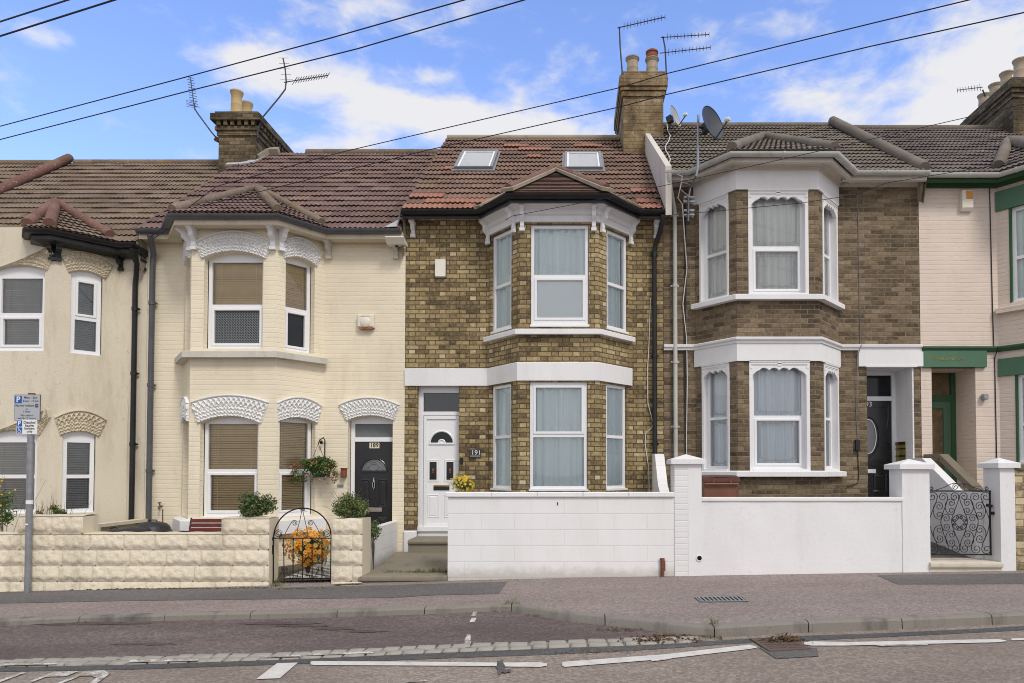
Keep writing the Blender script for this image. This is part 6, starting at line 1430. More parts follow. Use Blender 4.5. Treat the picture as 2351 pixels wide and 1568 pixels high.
m = MB(); m.cbox(Fh,hu_(1078,1040),hu_(1104,1040),hz_(1051),hz_(1032),0,.02,.003); m.build('plaque', M['slate_plate'], t); m = MB(); fit_text(m,'191',Fh,hu_(1085,1040),hu_(1102,1040),hz_(1039.5),.0215,-.01); m.box(Fh,hu_(1080,1040),hu_(1102,1040),hz_(1047.5),hz_(1046.5),.02,.0212); m.build('plaque_lettering', M['white_ink'], t)
m = MB(); m.cbox(Fh,hu_(1056,1055),hu_(1063,1055),hz_(1066),hz_(1051),0,.03,.006); m.lathe(Fh.p(hu_(1059.5,1055),hz_(1062),.03),[(.011,-.01),(.011,.004)],12,axis=(0,-1,0)); tag(m.build('doorbell', M['black_plastic'], loc=(hu_(1059)-20,YW,hz_(1066))), 'slim black doorbell beside the white door', 'doorbell')
m = MB(); m.cbox(Fh,hu_(775,1114),hu_(789,1114),hz_(1118),hz_(1112),0,.02,.004); [m.box(Fh,hu_(777,1114),hu_(787,1114),hz_(py)-.003,hz_(py),.02,.023) for py in (1113.5,1115,1116.5)]; tag(m.build('wall_vent', M['steel'], loc=(hu_(782)-20,YW,hz_(1118))), 'small grey vent plate on cream wall under the hanging basket', 'vent')
t = thing('wall_light', (hu_(2257)-20,YW,hz_(917,2257)), 'small square grey wall light beside the green door', 'wall light'); m = MB(); m.cbox(Fh,hu_(2251,912),hu_(2262,912),hz_(918,2257),hz_(906,2257),.02,.10,.01); m.build('lamp_body', M['steel'], t); m = MB(); m.cbox(Fh,hu_(2253,912),hu_(2260,912),hz_(916,2257),hz_(908,2257),0,.02,.002); m.build('lamp_mount', M['grey_plastic'], t)
def cctv(p, d, label):
    p, d = Vector(p), Vector(d).normalized(); t = thing('security_camera', p, label, 'camera', 'small eaves cameras'); m = MB(); m.lathe(p,[(.03,-.07),(.036,-.06),(.036,.045),(.03,.06)],14,axis=d); m.build('camera_body', M['alarm_cream'], t, smooth=True)
    m = MB(); m.lathe(p+d*.055,[(.024,0),(.024,.008),(.01,.009)],14,axis=d); m.build('camera_lens', M['dark_glass'], t); m = MB(); m.tube([p-d*.04,p-d*.04+Vector((0,.04,.06))],.012,6); m.build('camera_mount', M['alarm_cream'], t)
cctv(at(911,561,YW-.12), (.1,-.6,-.7), 'small cream camera under the right end of the cream house eaves'); cctv(at(432,522,YF-.12), (.5,-.7,-.3), 'small cream camera under the bay eaves of the cream brick house')
F_ = Fr((-20,YW-.30),(20,YW-.30)); m = MB(); u0 = X_(886,YW-.3,550)+20; u1 = X_(928,YW-.3,550)+20; m.side_prism(F_,[(-.25,Z_(556,YW-.3)),(-.05,Z_(558,YW-.3)),(.06,Z_(547,YW-.3)),(.05,Z_(545,YW-.3)),(-.25,Z_(549,YW-.3))],u0,u1); tag(m.build('floodlight', M['alarm_white'], loc=(u0-20,YW-.3,Z_(556,YW-.3))), 'slim white floodlight fixed under the grey gutter', 'floodlight')
m = MB(); x,zz = hu_(372,1162)-20, hz_(1162,372); m.tube([(x,YW,zz),(x,YW-.08,zz),(x+.01,YW-.10,zz-.05)],.014,8); m.lathe((x-.01,YW-.06,zz+.05),[(.03,0),(.032,.012),(.02,.02)],8); m.tube([(x,YW-.06,zz),(x-.01,YW-.06,zz+.06)],.009,6); m.tube([(x+.02,YW-.015,zz-.05),(x+.025,YW-.015,zz-.6)],.008,5); tag(m.build('garden_tap', M['gully'], smooth=True, loc=(x,YW,zz)), 'dull brass garden tap on the cream wall beside the black bins', 'tap')
# ---------------------------------------------------------------- bins, bench, post and drains
def dustbin(px, Y, r, ztop, label, dome, hdl):
    x = X_(px,Y,1215); t = thing('dustbin', (x,Y,base(x)+.03), label, 'bin', 'black garden dustbins'); z0 = base(x)+.03; m = MB(); m.lathe((x,Y,z0),[(r*.78,0),(r*.93,ztop-z0-dome-.02)],28); m.build('bin_body', M['bin_lid'], t, smooth=True)
    m = MB(); zl = ztop-dome; m.lathe((x,Y,zl),[(r*.95,-.05),(r*1.02,-.05),(r*1.02,0),(r*.97,.012),(r*.9,dome*.45),(r*.72,dome*.76),(r*.4,dome*.96),(.001,dome)],32); l = m.build('bin_lid', M['bin_lid'], t, smooth=True, ang=30)
    m = MB(); 
    if hdl: m.tube([(x-r*.98,Y-.10,zl),(x-r*1.08,Y-.1,zl+.035),(x-r*.98,Y-.02,zl+.05),(x-r*.8,Y-.02,zl+.03)],.012,6)
    else: m.tube([(x-.07,Y,ztop-.01),(x-.05,Y,ztop+.02),(x+.05,Y,ztop+.02),(x+.07,Y,ztop-.01)],.010,6)
    m.build('bin_handle', M['bin_lid'], l, smooth=True)
dustbin(351,10.2,.25,Z_(1197,10.2,350),'black dustbin with domed lid, the taller of two behind the rock faced wall',.14,False)
dustbin(303,9.9,.235,Z_(1210,9.9,300),'black dustbin with flat lid, the lower of two behind the rock faced wall',.05,True)
t = thing('garden_bench', (X_(478,10.5,1210),10.5,base(-5)), 'red stained slatted bench with black iron ends behind the rock faced wall', 'bench')
x0,x1 = X_(437,10.55,1210), X_(437,10.55,1210)+1.22; z0 = base(-5)+.03
for k in range(4): m = MB(); zt = Z_(1191+k*10.2,10.58,475); m.cbox(Fr((x0,10.56-.02*k),(x1,10.56-.02*k)),0,x1-x0,zt-.058,zt,-.02,0,.004); m.build('back_slat', M['bench_wood'], t)
for k in range(4): m = MB(); m.box(Fr((x0,10.45-.1*k),(x1,10.45-.1*k)),0,x1-x0,z0+.42,z0+.445,-.07,0); m.build('seat_slat', M['bench_wood'], t)
for x in (x0-.012,x1+.012): m = MB(); zt = Z_(1189,10.58,475); m.tube([(x,10.60,zt),(x,10.585,zt-.05),(x,10.55,zt-.2),(x,10.52,z0+.42),(x,10.60,z0)],.014,6); m.tube([(x,10.52,z0+.42),(x,10.15,z0+.41),(x,10.08,z0+.2),(x,10.1,z0)],.014,6); m.tube([(x,10.55,z0+.60),(x,10.3,z0+.63),(x,10.1,z0+.60),(x,10.14,z0+.42)],.013,6); m.build('iron_end', M['black_iron'], t, smooth=True)
t = thing('wheelie_bin', (X_(1654,9.85,1120),9.85,.05), 'brown wheelie bin behind the smooth white wall', 'bin'); Yb2 = 9.72; Fw2 = Fr((-20,Yb2),(20,Yb2)); a,b = X_(1617,Yb2,1120)+20, X_(1694,Yb2,1120)+20; zt = Z_(1106,Yb2,1650)
m = MB(); A = [Fw2.p(a+.03,.1,-.03),Fw2.p(b-.03,.1,-.03),Fw2.p(b-.03,.1,-.5),Fw2.p(a+.03,.1,-.5),Fw2.p(a,zt,0),Fw2.p(b,zt,0),Fw2.p(b,zt,-.56),Fw2.p(a,zt,-.56)]; m.add(A,[(0,1,5,4),(1,2,6,5),(2,3,7,6),(3,0,4,7),(3,2,1,0)]); m.box(Fw2,a-.012,b+.012,zt-.06,zt-.002,-.57,.012); m.build('bin_body', M['bin_brown'], t)
m = MB(); n_ = 10; m.grid(n_,8,lambda i,j: Fw2.p(a-.025+(b-a+.05)*i/n_, zt+.055+.035*sin(pi*j/8)+.008*sin(pi*i/n_), .03-.62*j/8)); m.box(Fw2,a-.025,b+.025,zt,zt+.055,-.59,.03); l = m.build('bin_lid', M['bin_brown_dark'], t, smooth=True)
for u in (a+.13,b-.1): m = MB(); m.bar(Fw2.p(u,zt+.045,.035),Fw2.p(u-.01,zt-.05,.03),.02,.02); m.build('lid_clip', M['bin_brown'], l)
m = MB(); m.tube([Fw2.p(a,zt-.03,.04),Fw2.p(b,zt-.03,.04)],.012,8); m.build('bin_handle', M['bin_brown'], t)
for u in (a+.03,b-.03): m = MB(); m.lathe(Fw2.p(u,.13,-.5),[(.09,-.02),(.1,-.015),(.1,.015),(.09,.02)],16,axis=(1,0,0)); m.build('bin_wheel', M['black_plastic'], t)
def flowerpot(x,y,z,r,h,label,mat='terracotta'):
    m = MB(); m.lathe((x,y,z),[(r*.68,0),(r*.95,h*.8),(r*1.05,h*.8),(r*1.08,h),(r*.93,h),(r*.88,h*.85)],24); return tag(m.build('flowerpot', M[mat], smooth=True, loc=(x,y,z)), label, 'flowerpot', 'garden flowerpots')
xq = X_(199,9.8,1195); flowerpot(xq,9.8,Z_(1205,9.8,199)-.03,.085,.11,'small brown pot standing on a stack behind the raised wall block'); 
m = MB(); m.box(Fr((xq-.12,9.68),(xq+.12,9.68)),0,.24,base(xq),Z_(1205,9.8,199)-.03,-.24,0); tag(m.build('pot_plinth', M['cream_stucco'], loc=(xq,9.8,base(xq))), 'cream block carrying the small brown pot', 'plinth')
pl = ground(3,1357,pav); m = MB(); m.cbox(Fr((pl.x-.07,pl.y),(pl.x+.045,pl.y)),0,.115,pl.z-.1,pl.z+.26,-.1,0,.015); tag(m.build('wooden_stump', M['bench_wood'] if 0 else M['rust'], loc=pl), 'short brown post stump against the wall at the far left', 'post')
ps = gx(1520,1300); m = MB(); m.tube([(ps,YG-.03,base(ps)-.03),(ps,YG-.03,zg_(1282,1520))],.026,12); m.tube([(ps,YG-.03,zg_(1284,1520)),(ps,YG-.03,zg_(1281,1520))],.032,12); m.bar((ps+.03,YG-.03,zg_(1310)),(ps+.03,YG-.03,zg_(1286)),.015,.02); tag(m.build('pipe_stub', M['rust'], smooth=True, loc=(ps,YG-.03,base(ps))), 'rusty iron pipe stub against the white block wall', 'pipe')
t = thing('drain_outlet', (gx(1605,1280),YG,zg_(1280,1605)), 'round black drain outlet in the smooth white wall', 'pipe'); c = Vector((gx(1605,1280),YG-.022,zg_(1281,1605))); m = MB(); m.tube([c+Vector((.038*cos(2*pi*k/20),0,.038*sin(2*pi*k/20))) for k in range(20)],.008,6,close=True); m.build('outlet_rim', M['white_trim'], t, smooth=True); m = MB(); m.lathe(c,[(.033,0),(.033,.002)],20,axis=(0,-1,0)); m.build('outlet_bore', M['void'], t)
def grate(name, label, q, fn, mat, nslot, ang, cat, gap=.55):
    P = [ground(a,b,fn,.006) for a,b in q]; t = thing(name, P[0], label, cat); f = lambda u,v,h=0.: P[0]*(1-u)*(1-v)+P[1]*u*(1-v)+P[2]*u*v+P[3]*(1-u)*v+Vector((0,0,h))
    m = MB(); m.face([f(0,0),f(1,0),f(1,1),f(0,1)]); m.build('grate_pit', M['void'], t, recalc=False); m = MB()
    def bar_(u0,v0,u1,v1,u2,v2,u3,v3): A = [f(u0,v0,.008),f(u1,v1,.008),f(u2,v2,.008),f(u3,v3,.008)]; B = [p-Vector((0,0,.007)) for p in A]; m.add(A+B,[(0,1,2,3),(0,4,5,1),(1,5,6,2),(2,6,7,3),(3,7,4,0)])
    e, ev = (.03,.10) if ang == 0 else (.09,.10)
    bar_(0,0,1,0,1,ev,0,ev); bar_(0,1-ev,1,1-ev,1,1,0,1); bar_(0,ev,e,ev,e,1-ev,0,1-ev); bar_(1-e,ev,1,ev,1,1-ev,1-e,1-ev)
    if ang == 0:
        for k in range(nslot): u = e+(1-2*e)*(k+.5)/nslot; wd = (1-2*e)/nslot*(1-gap)/2; bar_(u-wd,ev,u+wd,ev,u+wd,1-ev,u-wd,1-ev)
    else:
        for k in range(nslot+1): v = ev+(1-2*ev)*k/nslot; wd = (1-2*ev)/nslot*(1-gap)/2; bar_(e,max(ev,v-wd),1-e,max(ev,v-wd),1-e,min(1-ev,v+wd),e,min(1-ev,v+wd))
        bar_(.47,ev,.53,ev,.53,1-ev,.47,1-ev)
    m.build('grate_bars', M[mat], t, recalc=False)
grate('footway_grate', 'long slotted grey drain grate in the pink footway', [(1594,1371),(1704,1369),(1720,1381),(1607,1382)], pav, 'steel', 11, 0, 'drain grate', .5)
grate('gully_grate', 'brown iron gully grate in the road at the kerb', [(1721,1467),(1829,1474),(1864,1490),(1766,1496)], road, 'gully', 5, 1, 'drain grate', .42)
# ---------------------------------------------------------------- plants
def leaves(m, r, c, rad, n, size, up=.3, shell=.55, asp=.5, clumps=None, zmin=None):
    c = Vector(c); K = clumps or [(Vector((0,0,0)),1.)]
    for _ in range(n):
        k, kr = r.choice(K)
        d = Vector((r.gauss(0,1),r.gauss(0,1),r.gauss(0,1))).normalized(); q = (shell+(1-shell)*r.random()**.6)*kr
        p = c+Vector((rad[0]*(k.x+d.x*q),rad[1]*(k.y+d.y*q),rad[2]*(k.z+d.z*q)))
        if zmin is not None and p.z < zmin: p.z = zmin+r.random()*.04
        nrm = (d+Vector((r.gauss(0,.6),r.gauss(0,.6),r.gauss(0,.6)+up))).normalized(); t = nrm.cross(Vector((r.gauss(0,1),r.gauss(0,1),r.gauss(0,1)))).normalized(); s = nrm.cross(t)
        L = size*r.uniform(.6,1.25); W = L*asp; dr = -nrm*L*.15
        m.add([p-t*L*.5+dr,p+s*W*.5,p+t*L*.5+dr,p-s*W*.5],[(0,1,2),(0,2,3)])
def clumps(r, n, spread=.62, size=(.38,.6)): return [(Vector((r.gauss(0,1),r.gauss(0,1),r.gauss(0,1))).normalized()*spread*r.uniform(.4,1), r.uniform(*size)) for _ in range(n)]
def twigs(o, r, b, c, rad, n, rr=.005):
    m = MB()
    for _ in range(n):
        d = Vector((r.gauss(0,1)*rad[0],r.gauss(0,1)*rad[1],abs(r.gauss(0,1))*rad[2]))*.55; p = Vector(b); m.tube([p,p+(Vector(c)-p)*.5+d*.3,Vector(c)+d],[rr,rr*.7,rr*.35],5)
    return m.build('stem', M['stem'], o)
def blossoms(m, eye, r, c, rad, n, size, petals=6, front=.35, pick=None, droop=0):
    c = Vector(c)
    for _ in range(n):
        d = Vector((r.gauss(0,1),-abs(r.gauss(0,1))-front,r.gauss(0,1)+.2)).normalized(); p = pick(r) if pick else c+Vector((rad[0]*d.x,rad[1]*d.y,rad[2]*d.z))*r.uniform(.86,1.06)
        nrm = (d+Vector((r.gauss(0,.3),-.3,r.gauss(0,.3)))).normalized(); t = nrm.orthogonal().normalized(); s = nrm.cross(t); R = size*r.uniform(.8,1.15); V = [p]; F_ = []
        for k in range(petals):
            a = 2*pi*k/petals; w_ = .44*2*pi/petals; V += [p+(t*cos(a-w_)+s*sin(a-w_))*R*.72+nrm*R*.12,p+(t*cos(a)+s*sin(a))*R+nrm*R*.06,p+(t*cos(a+w_)+s*sin(a+w_))*R*.72+nrm*R*.12]; b = 1+3*k; F_ += [(0,b,b+1),(0,b+1,b+2)]
        m.add(V,F_)
        if eye: eye.lathe(p+nrm*R*.10,[(R*.19,0),(R*.14,R*.1)],7,axis=nrm)
r = random.Random(11)
def shrub(px, py, Y, rad, n, size, label, mat, seed, zb, nc=16, sz=(.35,.55), up=.5, base_w=.9):
    r = random.Random(seed); c = at(px,py,Y); t = thing('evergreen_shrub', (c.x,Y,zb), label, 'shrub', 'shrubs on the stone piers'); m = MB()
    leaves(m, r, c, rad, n, size, up, .35, .5, clumps(r,nc,.66,sz), zmin=zb+.01); m.build('foliage', M[mat], t, recalc=False); twigs(t, r, (c.x,Y,zb-.02), c, rad, 26); return t
shrub(590,1158,YG+.17,(.33,.22,.235),3000,.040,'dark green small leaved shrub growing on top of the long stone wall','leaf_dark',3,zg_(1192,590))
shrub(800,1162,YG+.19,(.30,.22,.235),4800,.032,'bushy yellow green shrub growing on the stone pier beside the black door','leaf_light',4,zg_(1194,800),nc=26,sz=(.34,.5))
# hanging basket
c = at(728,1072,YW-.30); t = thing('hanging_basket', (c.x,YW,c.z), 'wall basket of red fuchsia hung between window and black door', 'hanging basket'); r = random.Random(8)
m = MB(); leaves(m, r, c+Vector((0,0,.03)), (.39,.19,.225), 2300, .052, .4, .25, .48, clumps(r,16,.72,(.28,.45))); 
for _ in range(9):                                   # trailing stems
    a = r.uniform(-1,1); q = c+Vector((a*.34,r.uniform(-.1,.08),-.05)); leaves(m, r, q+Vector((a*.06,0,-.10)), (.05,.05,.12), 36, .048)
m.build('foliage', M['leaf_mid'], t, recalc=False)
m = MB(); 
for _ in range(48):
    a = r.uniform(-1,1); p = c+Vector((a*.40,r.uniform(-.19,.0),r.uniform(-.20,.16)-.12*abs(a)*r.random())); 
    for k in range(4): d = Vector((r.gauss(0,.6),r.gauss(0,.6),-1)).normalized()*r.uniform(.02,.035); s = Vector((.009,0,.004)); m.add([p,p+d*.6+s,p+d,p+d*.6-s],[(0,1,2,3)])
m.build('blossom', M['red_petal'], t, recalc=False)
m = MB(); F_ = Fr((c.x-.14,YW-.24),(c.x+.18,YW-.24)); m.prism(F_,[(.05,c.z-.17),(.27,c.z-.17),(.31,c.z-.02),(.0,c.z-.02)],-.16,0); m.build('basket', M['basket_green'], t)
m = MB(); zt = at(731,1012,YW).z; m.tube([(c.x+.02,YW-.01,c.z),(c.x+.02,YW-.01,zt),(c.x+.03,YW-.10,zt+.05),(c.x+.03,YW-.28,zt+.0),(c.x+.02,YW-.31,zt-.07)],.010,6); m.tube([(c.x+.02,YW-.31,zt-.06),(c.x-.13,YW-.3,c.z)],.004,4); m.tube([(c.x+.02,YW-.31,zt-.06),(c.x+.17,YW-.3,c.z)],.004,4); m.lathe((c.x+.0,YW-.12,zt-.06),[(.02,0),(.03,.03),(.015,.06)],8); m.build('basket_bracket', M['black_iron'], t)
m = MB(); F_ = Fr((hu_(787,1085)-20,YW),(hu_(799,1085)-20,YW)); m.cbox(F_,0,F_.L*.8,hz_(1096,790),hz_(1076,790),0,.10,.01); m.cbox(F_,-.01,F_.L*.8+.01,hz_(1076,790),hz_(1074.5,790),0,.12,.004); tag(m.build('wall_pot', M['terracotta'], loc=(hu_(787,1085)-20,YW,hz_(1096,790))), 'small terracotta wall pot behind the fuchsia basket', 'wall pot')
# orange daisies behind the arched gate
r = random.Random(21); c = at(708,1256,9.98); t = thing('daisy_bush', (c.x,9.98,-.1), 'rounded bush of orange daisies with dark eyes behind the arched gate', 'flowering plant')
m = MB(); leaves(m, r, c, (.33,.27,.29), 2000, .042, .3, .1, .35, clumps(r,20,.6,(.35,.55))+[(Vector((0,0,-.55)),.5)]*3); m.build('foliage', M['leaf_mid'], t, recalc=False)
m = MB(); e = MB(); blossoms(m, e, r, c, (.36,.29,.30), 165, .034, 7); m.build('blossom', M['orange_petal'], t, recalc=False); e.build('flower_eye', M['flower_eye'], t, recalc=False)
twigs(t, r, (c.x,9.98,-.1), c, (.25,.2,.2), 30, .006)
def blades(m, r, c, n, h, spread, lean=.4, w_=.004):
    c = Vector(c)
    for _ in range(n):
        p = c+Vector((r.gauss(0,spread),r.gauss(0,spread*.6),0)); d = Vector((r.gauss(0,lean),r.gauss(0,lean),1)).normalized(); L = h*r.uniform(.5,1.1); s = Vector((cos(r.random()*6),sin(r.random()*6),0))*w_; b = Vector((d.x,d.y,0))*L*.4
        m.add([p-s,p+s,p+d*L*.55+s*.7,p+d*L*.55-s*.7,p+d*L+b-Vector((0,0,L*.15))],[(0,1,2,3),(3,2,4)])
c = at(735,1215,10.5); t = thing('grass_plant', (c.x,10.5,0), 'spiky blue grey grass behind the orange daisies', 'plant'); m = MB(); blades(m, r, (c.x,10.5,.02), 130, .62, .06, .35, .004); o = m.build('foliage', M['blue_grass'], t, recalc=False)
c = at(858,1208,9.95); t = thing('low_plant', (c.x,9.95,.02), 'small mottled shrub between the low white wall and the black door', 'plant'); m = MB(); leaves(m, r, c-Vector((0,0,.05)), (.12,.12,.16), 420, .04, .4, .3); m.build('foliage', M['leaf_mid'], t, recalc=False); twigs(t, r, (c.x,9.95,0), c, (.1,.1,.1), 8)
# yellow flowers behind the white coping
c = at(1063,1114,9.52); t = thing('yellow_flower_plant', (c.x,9.55,.03), 'potted plant with yellow flowers at the left end of the white coping', 'flowering plant'); r = random.Random(5)
m = MB(); leaves(m, r, c, (.155,.12,.115), 620, .038, .5, .25, .4, clumps(r,9,.6,(.4,.6))); m.build('foliage', M['leaf_light'], t, recalc=False); m = MB(); blossoms(m, None, r, c+Vector((0,0,.01)), (.16,.13,.13), 85, .019, 5, front=.0); m.build('blossom', M['yellow_petal'], t, recalc=False)
m = MB(); m.lathe((c.x,9.55,.03),[(.13,0),(.15,c.z-.23),(.16,c.z-.23),(.16,c.z-.17)],24); m.build('plant_pot', M['terracotta'], t, smooth=True)
# plants behind the left wall
r = random.Random(31)
for (px,py,Y,rad,n,lab,fl) in ((10,1165,9.75,(.22,.2,.36),620,'tall straggly plant with small yellow flowers at the far left','yellow_petal'),(136,1172,9.72,(.20,.14,.10),230,'low bright green weed leaning over the raised stone block','red_petal'),(98,1180,9.70,(.09,.1,.09),70,'sparse twiggy seedling beside the sign post','red_petal')):
    c = at(px,py,Y); t = thing('garden_plant', (c.x,Y,base(c.x)), lab, 'plant', 'plants behind the left wall'); m = MB(); leaves(m, r, c, rad, n, .055, .6, .1, .32, clumps(r,8,.8,(.3,.5))); m.build('foliage', M['leaf_mid'], t, recalc=False); twigs(t, r, (c.x,Y,base(c.x)), c+Vector((0,0,.05)), (rad[0]*1.6,rad[1],rad[2]*1.6), 16, .004)
    m = MB(); blossoms(m, None, r, c+Vector((0,0,rad[2]*.4)), (rad[0]*1.2,rad[1],rad[2]*.9), 14 if fl == 'yellow_petal' else 5, .016, 5); m.build('blossom', M[fl], t, recalc=False)
# grass in the cracks, dry leaves in the gutter
m = MB(); r = random.Random(2)
for px,py,n,h,s,fn in ((1176,1388,34,.10,.06,pav),(1190,1401,26,.04,.10,road),(1636,1432,30,.10,.025,pav),(1634,1466,26,.06,.05,road),(1070,1401,22,.05,.09,road),(632,1346,46,.15,.05,pav),(1590,1318,26,.08,.06,pav),(640,1354,20,.05,.1,pav),(760,1352,14,.03,.1,pav),(1985,1312,8,.06,.02,pav),(60,1428,12,.03,.06,road),(380,1419,10,.03,.05,road),(1340,1421,14,.04,.06,road)):
    p = ground(px,py,fn,.0); blades(m, r, p, n, h, s, .5, .003)
for x in frange(-2.6,-1.75,15): blades(m, r, (x+r.uniform(-.02,.02),YG+.31+r.uniform(-.01,.03),.022), 26 if x > -2.3 else 12, .10 if x > -2.2 else .05, .035, .5, .003)
struct(m.build('grass', M['grass'], recalc=False), 'stuff')
m = MB()
def litter(px, py, n, sx_, sy_, h, fn=road, size=.026):
    c = ground(px,py,fn,.012)
    for _ in range(n):
        p = c+Vector((r.gauss(0,sx_),r.gauss(0,sy_),0)); p.z = fn(p.x,p.y)+.016+abs(r.gauss(0,1))*h*exp(-((p.x-c.x)/sx_/1.4)**2); a = r.random()*6.3; t = Vector((cos(a),sin(a),r.gauss(0,.35)))*size*r.uniform(.4,1); s = Vector((-sin(a),cos(a),r.gauss(0,.4)))*size*r.uniform(.2,.5)
        m.add([p-t,p+s,p+t,p-s],[(0,1,2),(0,2,3)])
litter(1505,1471,190,.13,.045,.008); litter(1540,1461,150,.17,.035,.006); litter(1800,1470,260,.09,.05,.022); litter(1590,1470,40,.08,.04,.006); litter(1360,1497,40,.2,.02,.002,size=.02); litter(1390,1424,90,.16,.03,.004,size=.025); litter(1270,1412,60,.2,.02,.003,size=.02); litter(1420,1445,60,.15,.03,.003,size=.02)
litter(800,1349,40,.3,.02,.001,pav,.012); litter(1200,1330,60,.5,.015,.001,pav,.012); litter(300,1360,50,.9,.015,.001,pav,.012); litter(1800,1322,50,.8,.012,.001,pav,.012); litter(470,1421,50,1.,.02,.001,road,.014); litter(150,1520,6,.3,.01,.001,road,.03)
struct(m.build('leaf_litter', M['dead_leaf'], recalc=False), 'stuff')
m = MB(); r = random.Random(44)                # moss and dirt gathered where walls meet the footway
def crust(pa, pb, n, w_=.02, h=.012):
    A = ground(*pa,pav); B = ground(*pb,pav)
    for _ in range(n):
        t = r.random(); p = A.lerp(B,t)+Vector((0,-abs(r.gauss(0,w_)),0)); p.z = pav(p.x,p.y)+.003; R = r.uniform(.008,.035); k = 6; q = [p+Vector((R*1.6*cos(2*pi*i/k)*r.uniform(.6,1.2),R*.5*sin(2*pi*i/k)*r.uniform(.6,1.2),0)) for i in range(k)]; c_ = p+Vector((0,0,h*r.uniform(.4,1.3)))
        m.add(q+[c_],[(i,(i+1) % k,k) for i in range(k)])
for pa,pb,n in (((-20,1357),(616,1352),260),((766,1345),(833,1343),40),((1030,1330),(1549,1322),260),((1611,1320),(2133,1313),160),((640,1355),(760,1352),40),((2300,1311),(2400,1309),40)): crust((pa[0],pa[1]-2),(pb[0],pb[1]-2),n)
struct(m.build('moss', M['moss'], recalc=False), 'stuff')
# ---------------------------------------------------------------- aerials, dishes, overhead cables
def yagi(m, A, B, e, n, L, r=.008, taper=.8, first=.12, er=.0045):
    A, B, e = Vector(A), Vector(B), Vector(e).normalized(); m.tube([A,B],r,6)
    for k in range(n): t = first+(1-first)*k/(n-1); p = A+(B-A)*t; l = L*(1-(1-taper)*t)*(1.25 if k == 0 else 1); m.tube([p-e*l/2,p+e*l/2],er,4)
def aerial(label, mast, booms, loc, extra=None):
    t = thing('rooftop_aerial', loc, label, 'aerial', 'rooftop aerials'); m = MB(); m.tube(mast,.016,8); m.build('mast', M['aerial'], t, smooth=True)
    for b in booms: m = MB(); yagi(m,*b); m.build('antenna', M['aerial'], t)
    if extra: m = MB(); extra(m); m.build('mast_clamp', M['rust'], t)
Y1 = 15.0; a = lambda px,py,Y=Y1: at(px,py,Y)
vu = Vector((0,.5,.86)); hx_ = Vector((1,0,0))
def grid_ref(m):
    for k in range(5): p = a(438+.3*k,232+k*3.4); m.tube([p+Vector((-.10,0,.02)),p+Vector((.10,0,-.03))],.004,4)
    for s in (-.1,.1): m.tube([a(439,230)+Vector((s,0,0)),a(440,248)+Vector((s,0,0))],.004,4)
    m.bar(a(494,318),a(503,322),.06,.10)
aerial('black aerial on bent mast left of the sooty brick chimney', [a(500,320),a(486,304),a(455,262),a(447,250),a(446,238)], [(a(447,252),a(437,178),(1,.0,-.25),12,.20,.011,.75,.12,.007)], a(500,320), grid_ref)
def ex(m): m.bar(a(586,292,14.75),a(594,286,14.75),.06,.06); yagi(m,a(657,187),a(664,135),(1,0,.05),3,.2)
aerial('black twin aerial on curved mast right of the sooty brick chimney', [a(592,318,14.66),a(592,296,14.66),a(604,268,14.7),a(640,225,14.8),a(655,205,14.85),a(657,186,14.85),a(655,160,14.85),a(650,134,14.85)],
       [(a(652,189,14.85),a(753,173,14.6),(.35,.35,1),14,.20,.010,.85,.25,.007),(a(659,190,14.85),a(651,133,14.85),(1,.0,0),5,.22,.007,1)], a(592,318,14.66))
aerial('tall aerial on the left side of the brown rendered chimney', [a(1431,195,14.2),a(1424,110,14.2),a(1422,62,14.2)], [(a(1418,64,14.2),a(1527,39,13.7),(.05,.3,1),13,.17,.010,.85,.14,.006)], a(1431,195,14.2), lambda m: m.bar(a(1424,190,14.2),a(1436,190,14.22),.04,.05))
aerial('double aerial on the right side of the brown rendered chimney', [a(1531,190,14.3),a(1529,150,14.3),a(1527,110,14.3),a(1522,84,14.3)], [(a(1517,86,14.3),a(1628,79,13.9),(.05,.3,1),13,.15,.009,.8,.14,.006),(a(1515,122,14.3),a(1631,109,13.9),(.05,.3,1),13,.16,.009,.7,.18,.006)], a(1531,190,14.3), lambda m: m.bar(a(1518,182,14.3),a(1534,182,14.3),.03,.03))
aerial('small black aerial poking out left of the dark brick chimney', [a(2262,222,15.9),a(2256,206,15.9)], [(a(2256,200,15.9),a(2198,207,15.6),(.1,.3,1),9,.17,.009,.8,.1,.006)], a(2262,222,15.9))
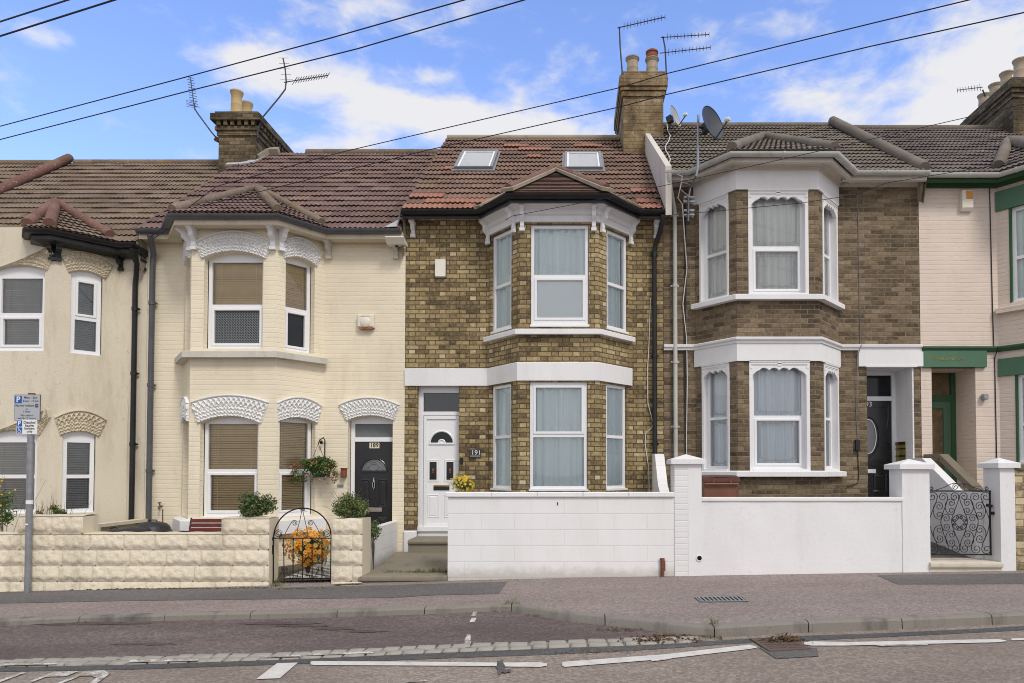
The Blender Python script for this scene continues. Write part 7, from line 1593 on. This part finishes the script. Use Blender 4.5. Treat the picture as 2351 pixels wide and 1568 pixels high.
def dish(label, c, nrm, R, mat, arm, squash=1.12):
    c, n = Vector(c), Vector(nrm).normalized(); t = thing('satellite_dish', c, label, 'satellite dish', 'satellite dishes'); x = n.cross(Vector((0,0,1))).normalized(); y = x.cross(n); m = MB(); vs = []; K = 32
    for rr, d in ((R,0),(R*.97,-.004),(R*.7,-.05*R/.4),(R*.35,-.09*R/.4),(.001,-.105*R/.4)): vs += [c+x*rr*cos(2*pi*k/K)+y*rr*squash*sin(2*pi*k/K)+n*d for k in range(K)]
    m.add(vs,[(i*K+k,i*K+(k+1) % K,(i+1)*K+(k+1) % K,(i+1)*K+k) for i in range(4) for k in range(K)]); m.tube([c+x*R*cos(2*pi*k/K)+y*R*squash*sin(2*pi*k/K) for k in range(K)],.007,5,close=True); m.build('reflector', M[mat], t, smooth=True, recalc=False)
    m = MB(); b = c-y*R*squash*.95; e = c+n*R*1.15-y*R*.55; m.tube([b-n*.06,b+n*.02,e],.012,6); m.build('feed_arm', M['aerial'], t); m = MB(); m.lathe(e,[(.02,-.02),(.035,0),(.035,.06),(.02,.07)],12,axis=-n+y*.35); m.build('feed_horn', M['alarm_cream'], t, smooth=True)
    m = MB(); m.bar(c-n*.08,c-n*.20,.10,.14); m.tube([c-n*.16,Vector(arm)],.018,8); m.tube([c-n*.16-y*.1,Vector(arm)-Vector((0,0,.12))],.012,6); m.build('dish_mount', M['aerial'], t)
Ym = YF-.25; pm = lambda px,py: at(px,py,Ym)
dish('large dark mesh satellite dish on a steel mast above the white gutter', at(1637,281,Ym-.05), (.62,-.75,.22), .245, 'grey_mesh_dish' if 0 else 'grey_dish', pm(1604,292), 1.15)
dish('small pale satellite dish beside the foot of the brown chimney', at(1551,266,14.2), (.80,-.55,.28), .20, 'pale_dish', at(1538,284,14.3), 1.2)
t = thing('dish_mast', pm(1603,400), 'galvanised mast clamped to the dark brick wall carrying the large dish', 'mast'); m = MB(); m.tube([pm(1603,264),pm(1602,385),pm(1599,402),at(1584,432,YW-.25),at(1581,445,YW-.13),at(1580,508,YW-.13)],.019,10); m.build('mast', M['steel'], t, smooth=True)
for py in (462,492):
    m = MB(); F_ = Fr((X_(1568,YW,py),YW),(X_(1592,YW,py),YW)); zz = Z_(py,YW,1580); m.box(F_,0,F_.L,zz-.05,zz-.025,0,.10); m.box(F_,0,F_.L,zz+.025,zz+.05,0,.10); m.box(F_,0,.03,zz-.06,zz+.06,0,.015); m.box(F_,F_.L-.03,F_.L,zz-.06,zz+.06,0,.015); m.build('wall_clamp', M['sign_white'], t)
def cable(label, pts, r=.011, grp='overhead cables across the sky'):
    P = [at(*p) for p in pts]; Q = []            # the free ends run on to poles well outside the view
    P.append(P[-1]+(P[-1]-P[-2]).normalized()*14)
    if pts[0][0] < 0: P.insert(0, P[0]+(P[0]-P[1]).normalized()*16)
    for p, q in zip(P, P[1:]): Q += [p.lerp(q, k/6) for k in range(6)]
    m = MB(); m.tube(Q+[P[-1]], r, 6); tag(m.build('overhead_cable', M['cable'], smooth=True, loc=P[0]), label, 'cable', grp)
cable('upper of the two short cables crossing the top left corner', [(-60,69,9),(180,-8,8)], .010)
cable('lower of the two short cables crossing the top left corner', [(-60,102,9),(290,-9,8)], .011)
cable('upper cable rising over the sooty chimney to the top edge', [(-80,311,13),(400,184,11),(760,87,9.8),(1100,-10,8.5)], .0085)
cable('lower cable rising over the sooty chimney to the top edge', [(-80,341,13),(420,212,11),(820,112,9.8),(1240,-11,8.5)], .0085)
cable('upper cable from cream house eaves across the brown chimney', [(345,545,11.15),(496,428,10.8),(785,349,10.2),(1415,203,8.6),(1530,169,8.3),(2000,54,7),(2290,-16,6.3)], .006)
cable('lower cable from cream house eaves across the brown chimney', [(352,548,11.15),(474,470,10.9),(980,345,9.8),(1420,246,8.7),(1530,217,8.4),(2000,106,7),(2440,9,6)], .006)
cable('thin cable from the yellow brick bay up to the right edge', [(1160,505,10.75),(1176,496,10.7),(1403,453,10.2),(1870,349,9.2),(2235,266,8.5),(2440,219,8)], .0045)
cable('thin cable from the yellow house gutter past the dark brick bay', [(1525,495,11.2),(1650,484,10.5),(1840,466,10.2),(1965,447,10),(2035,420,9.8),(2280,380,9.3),(2440,352,9)], .0045)
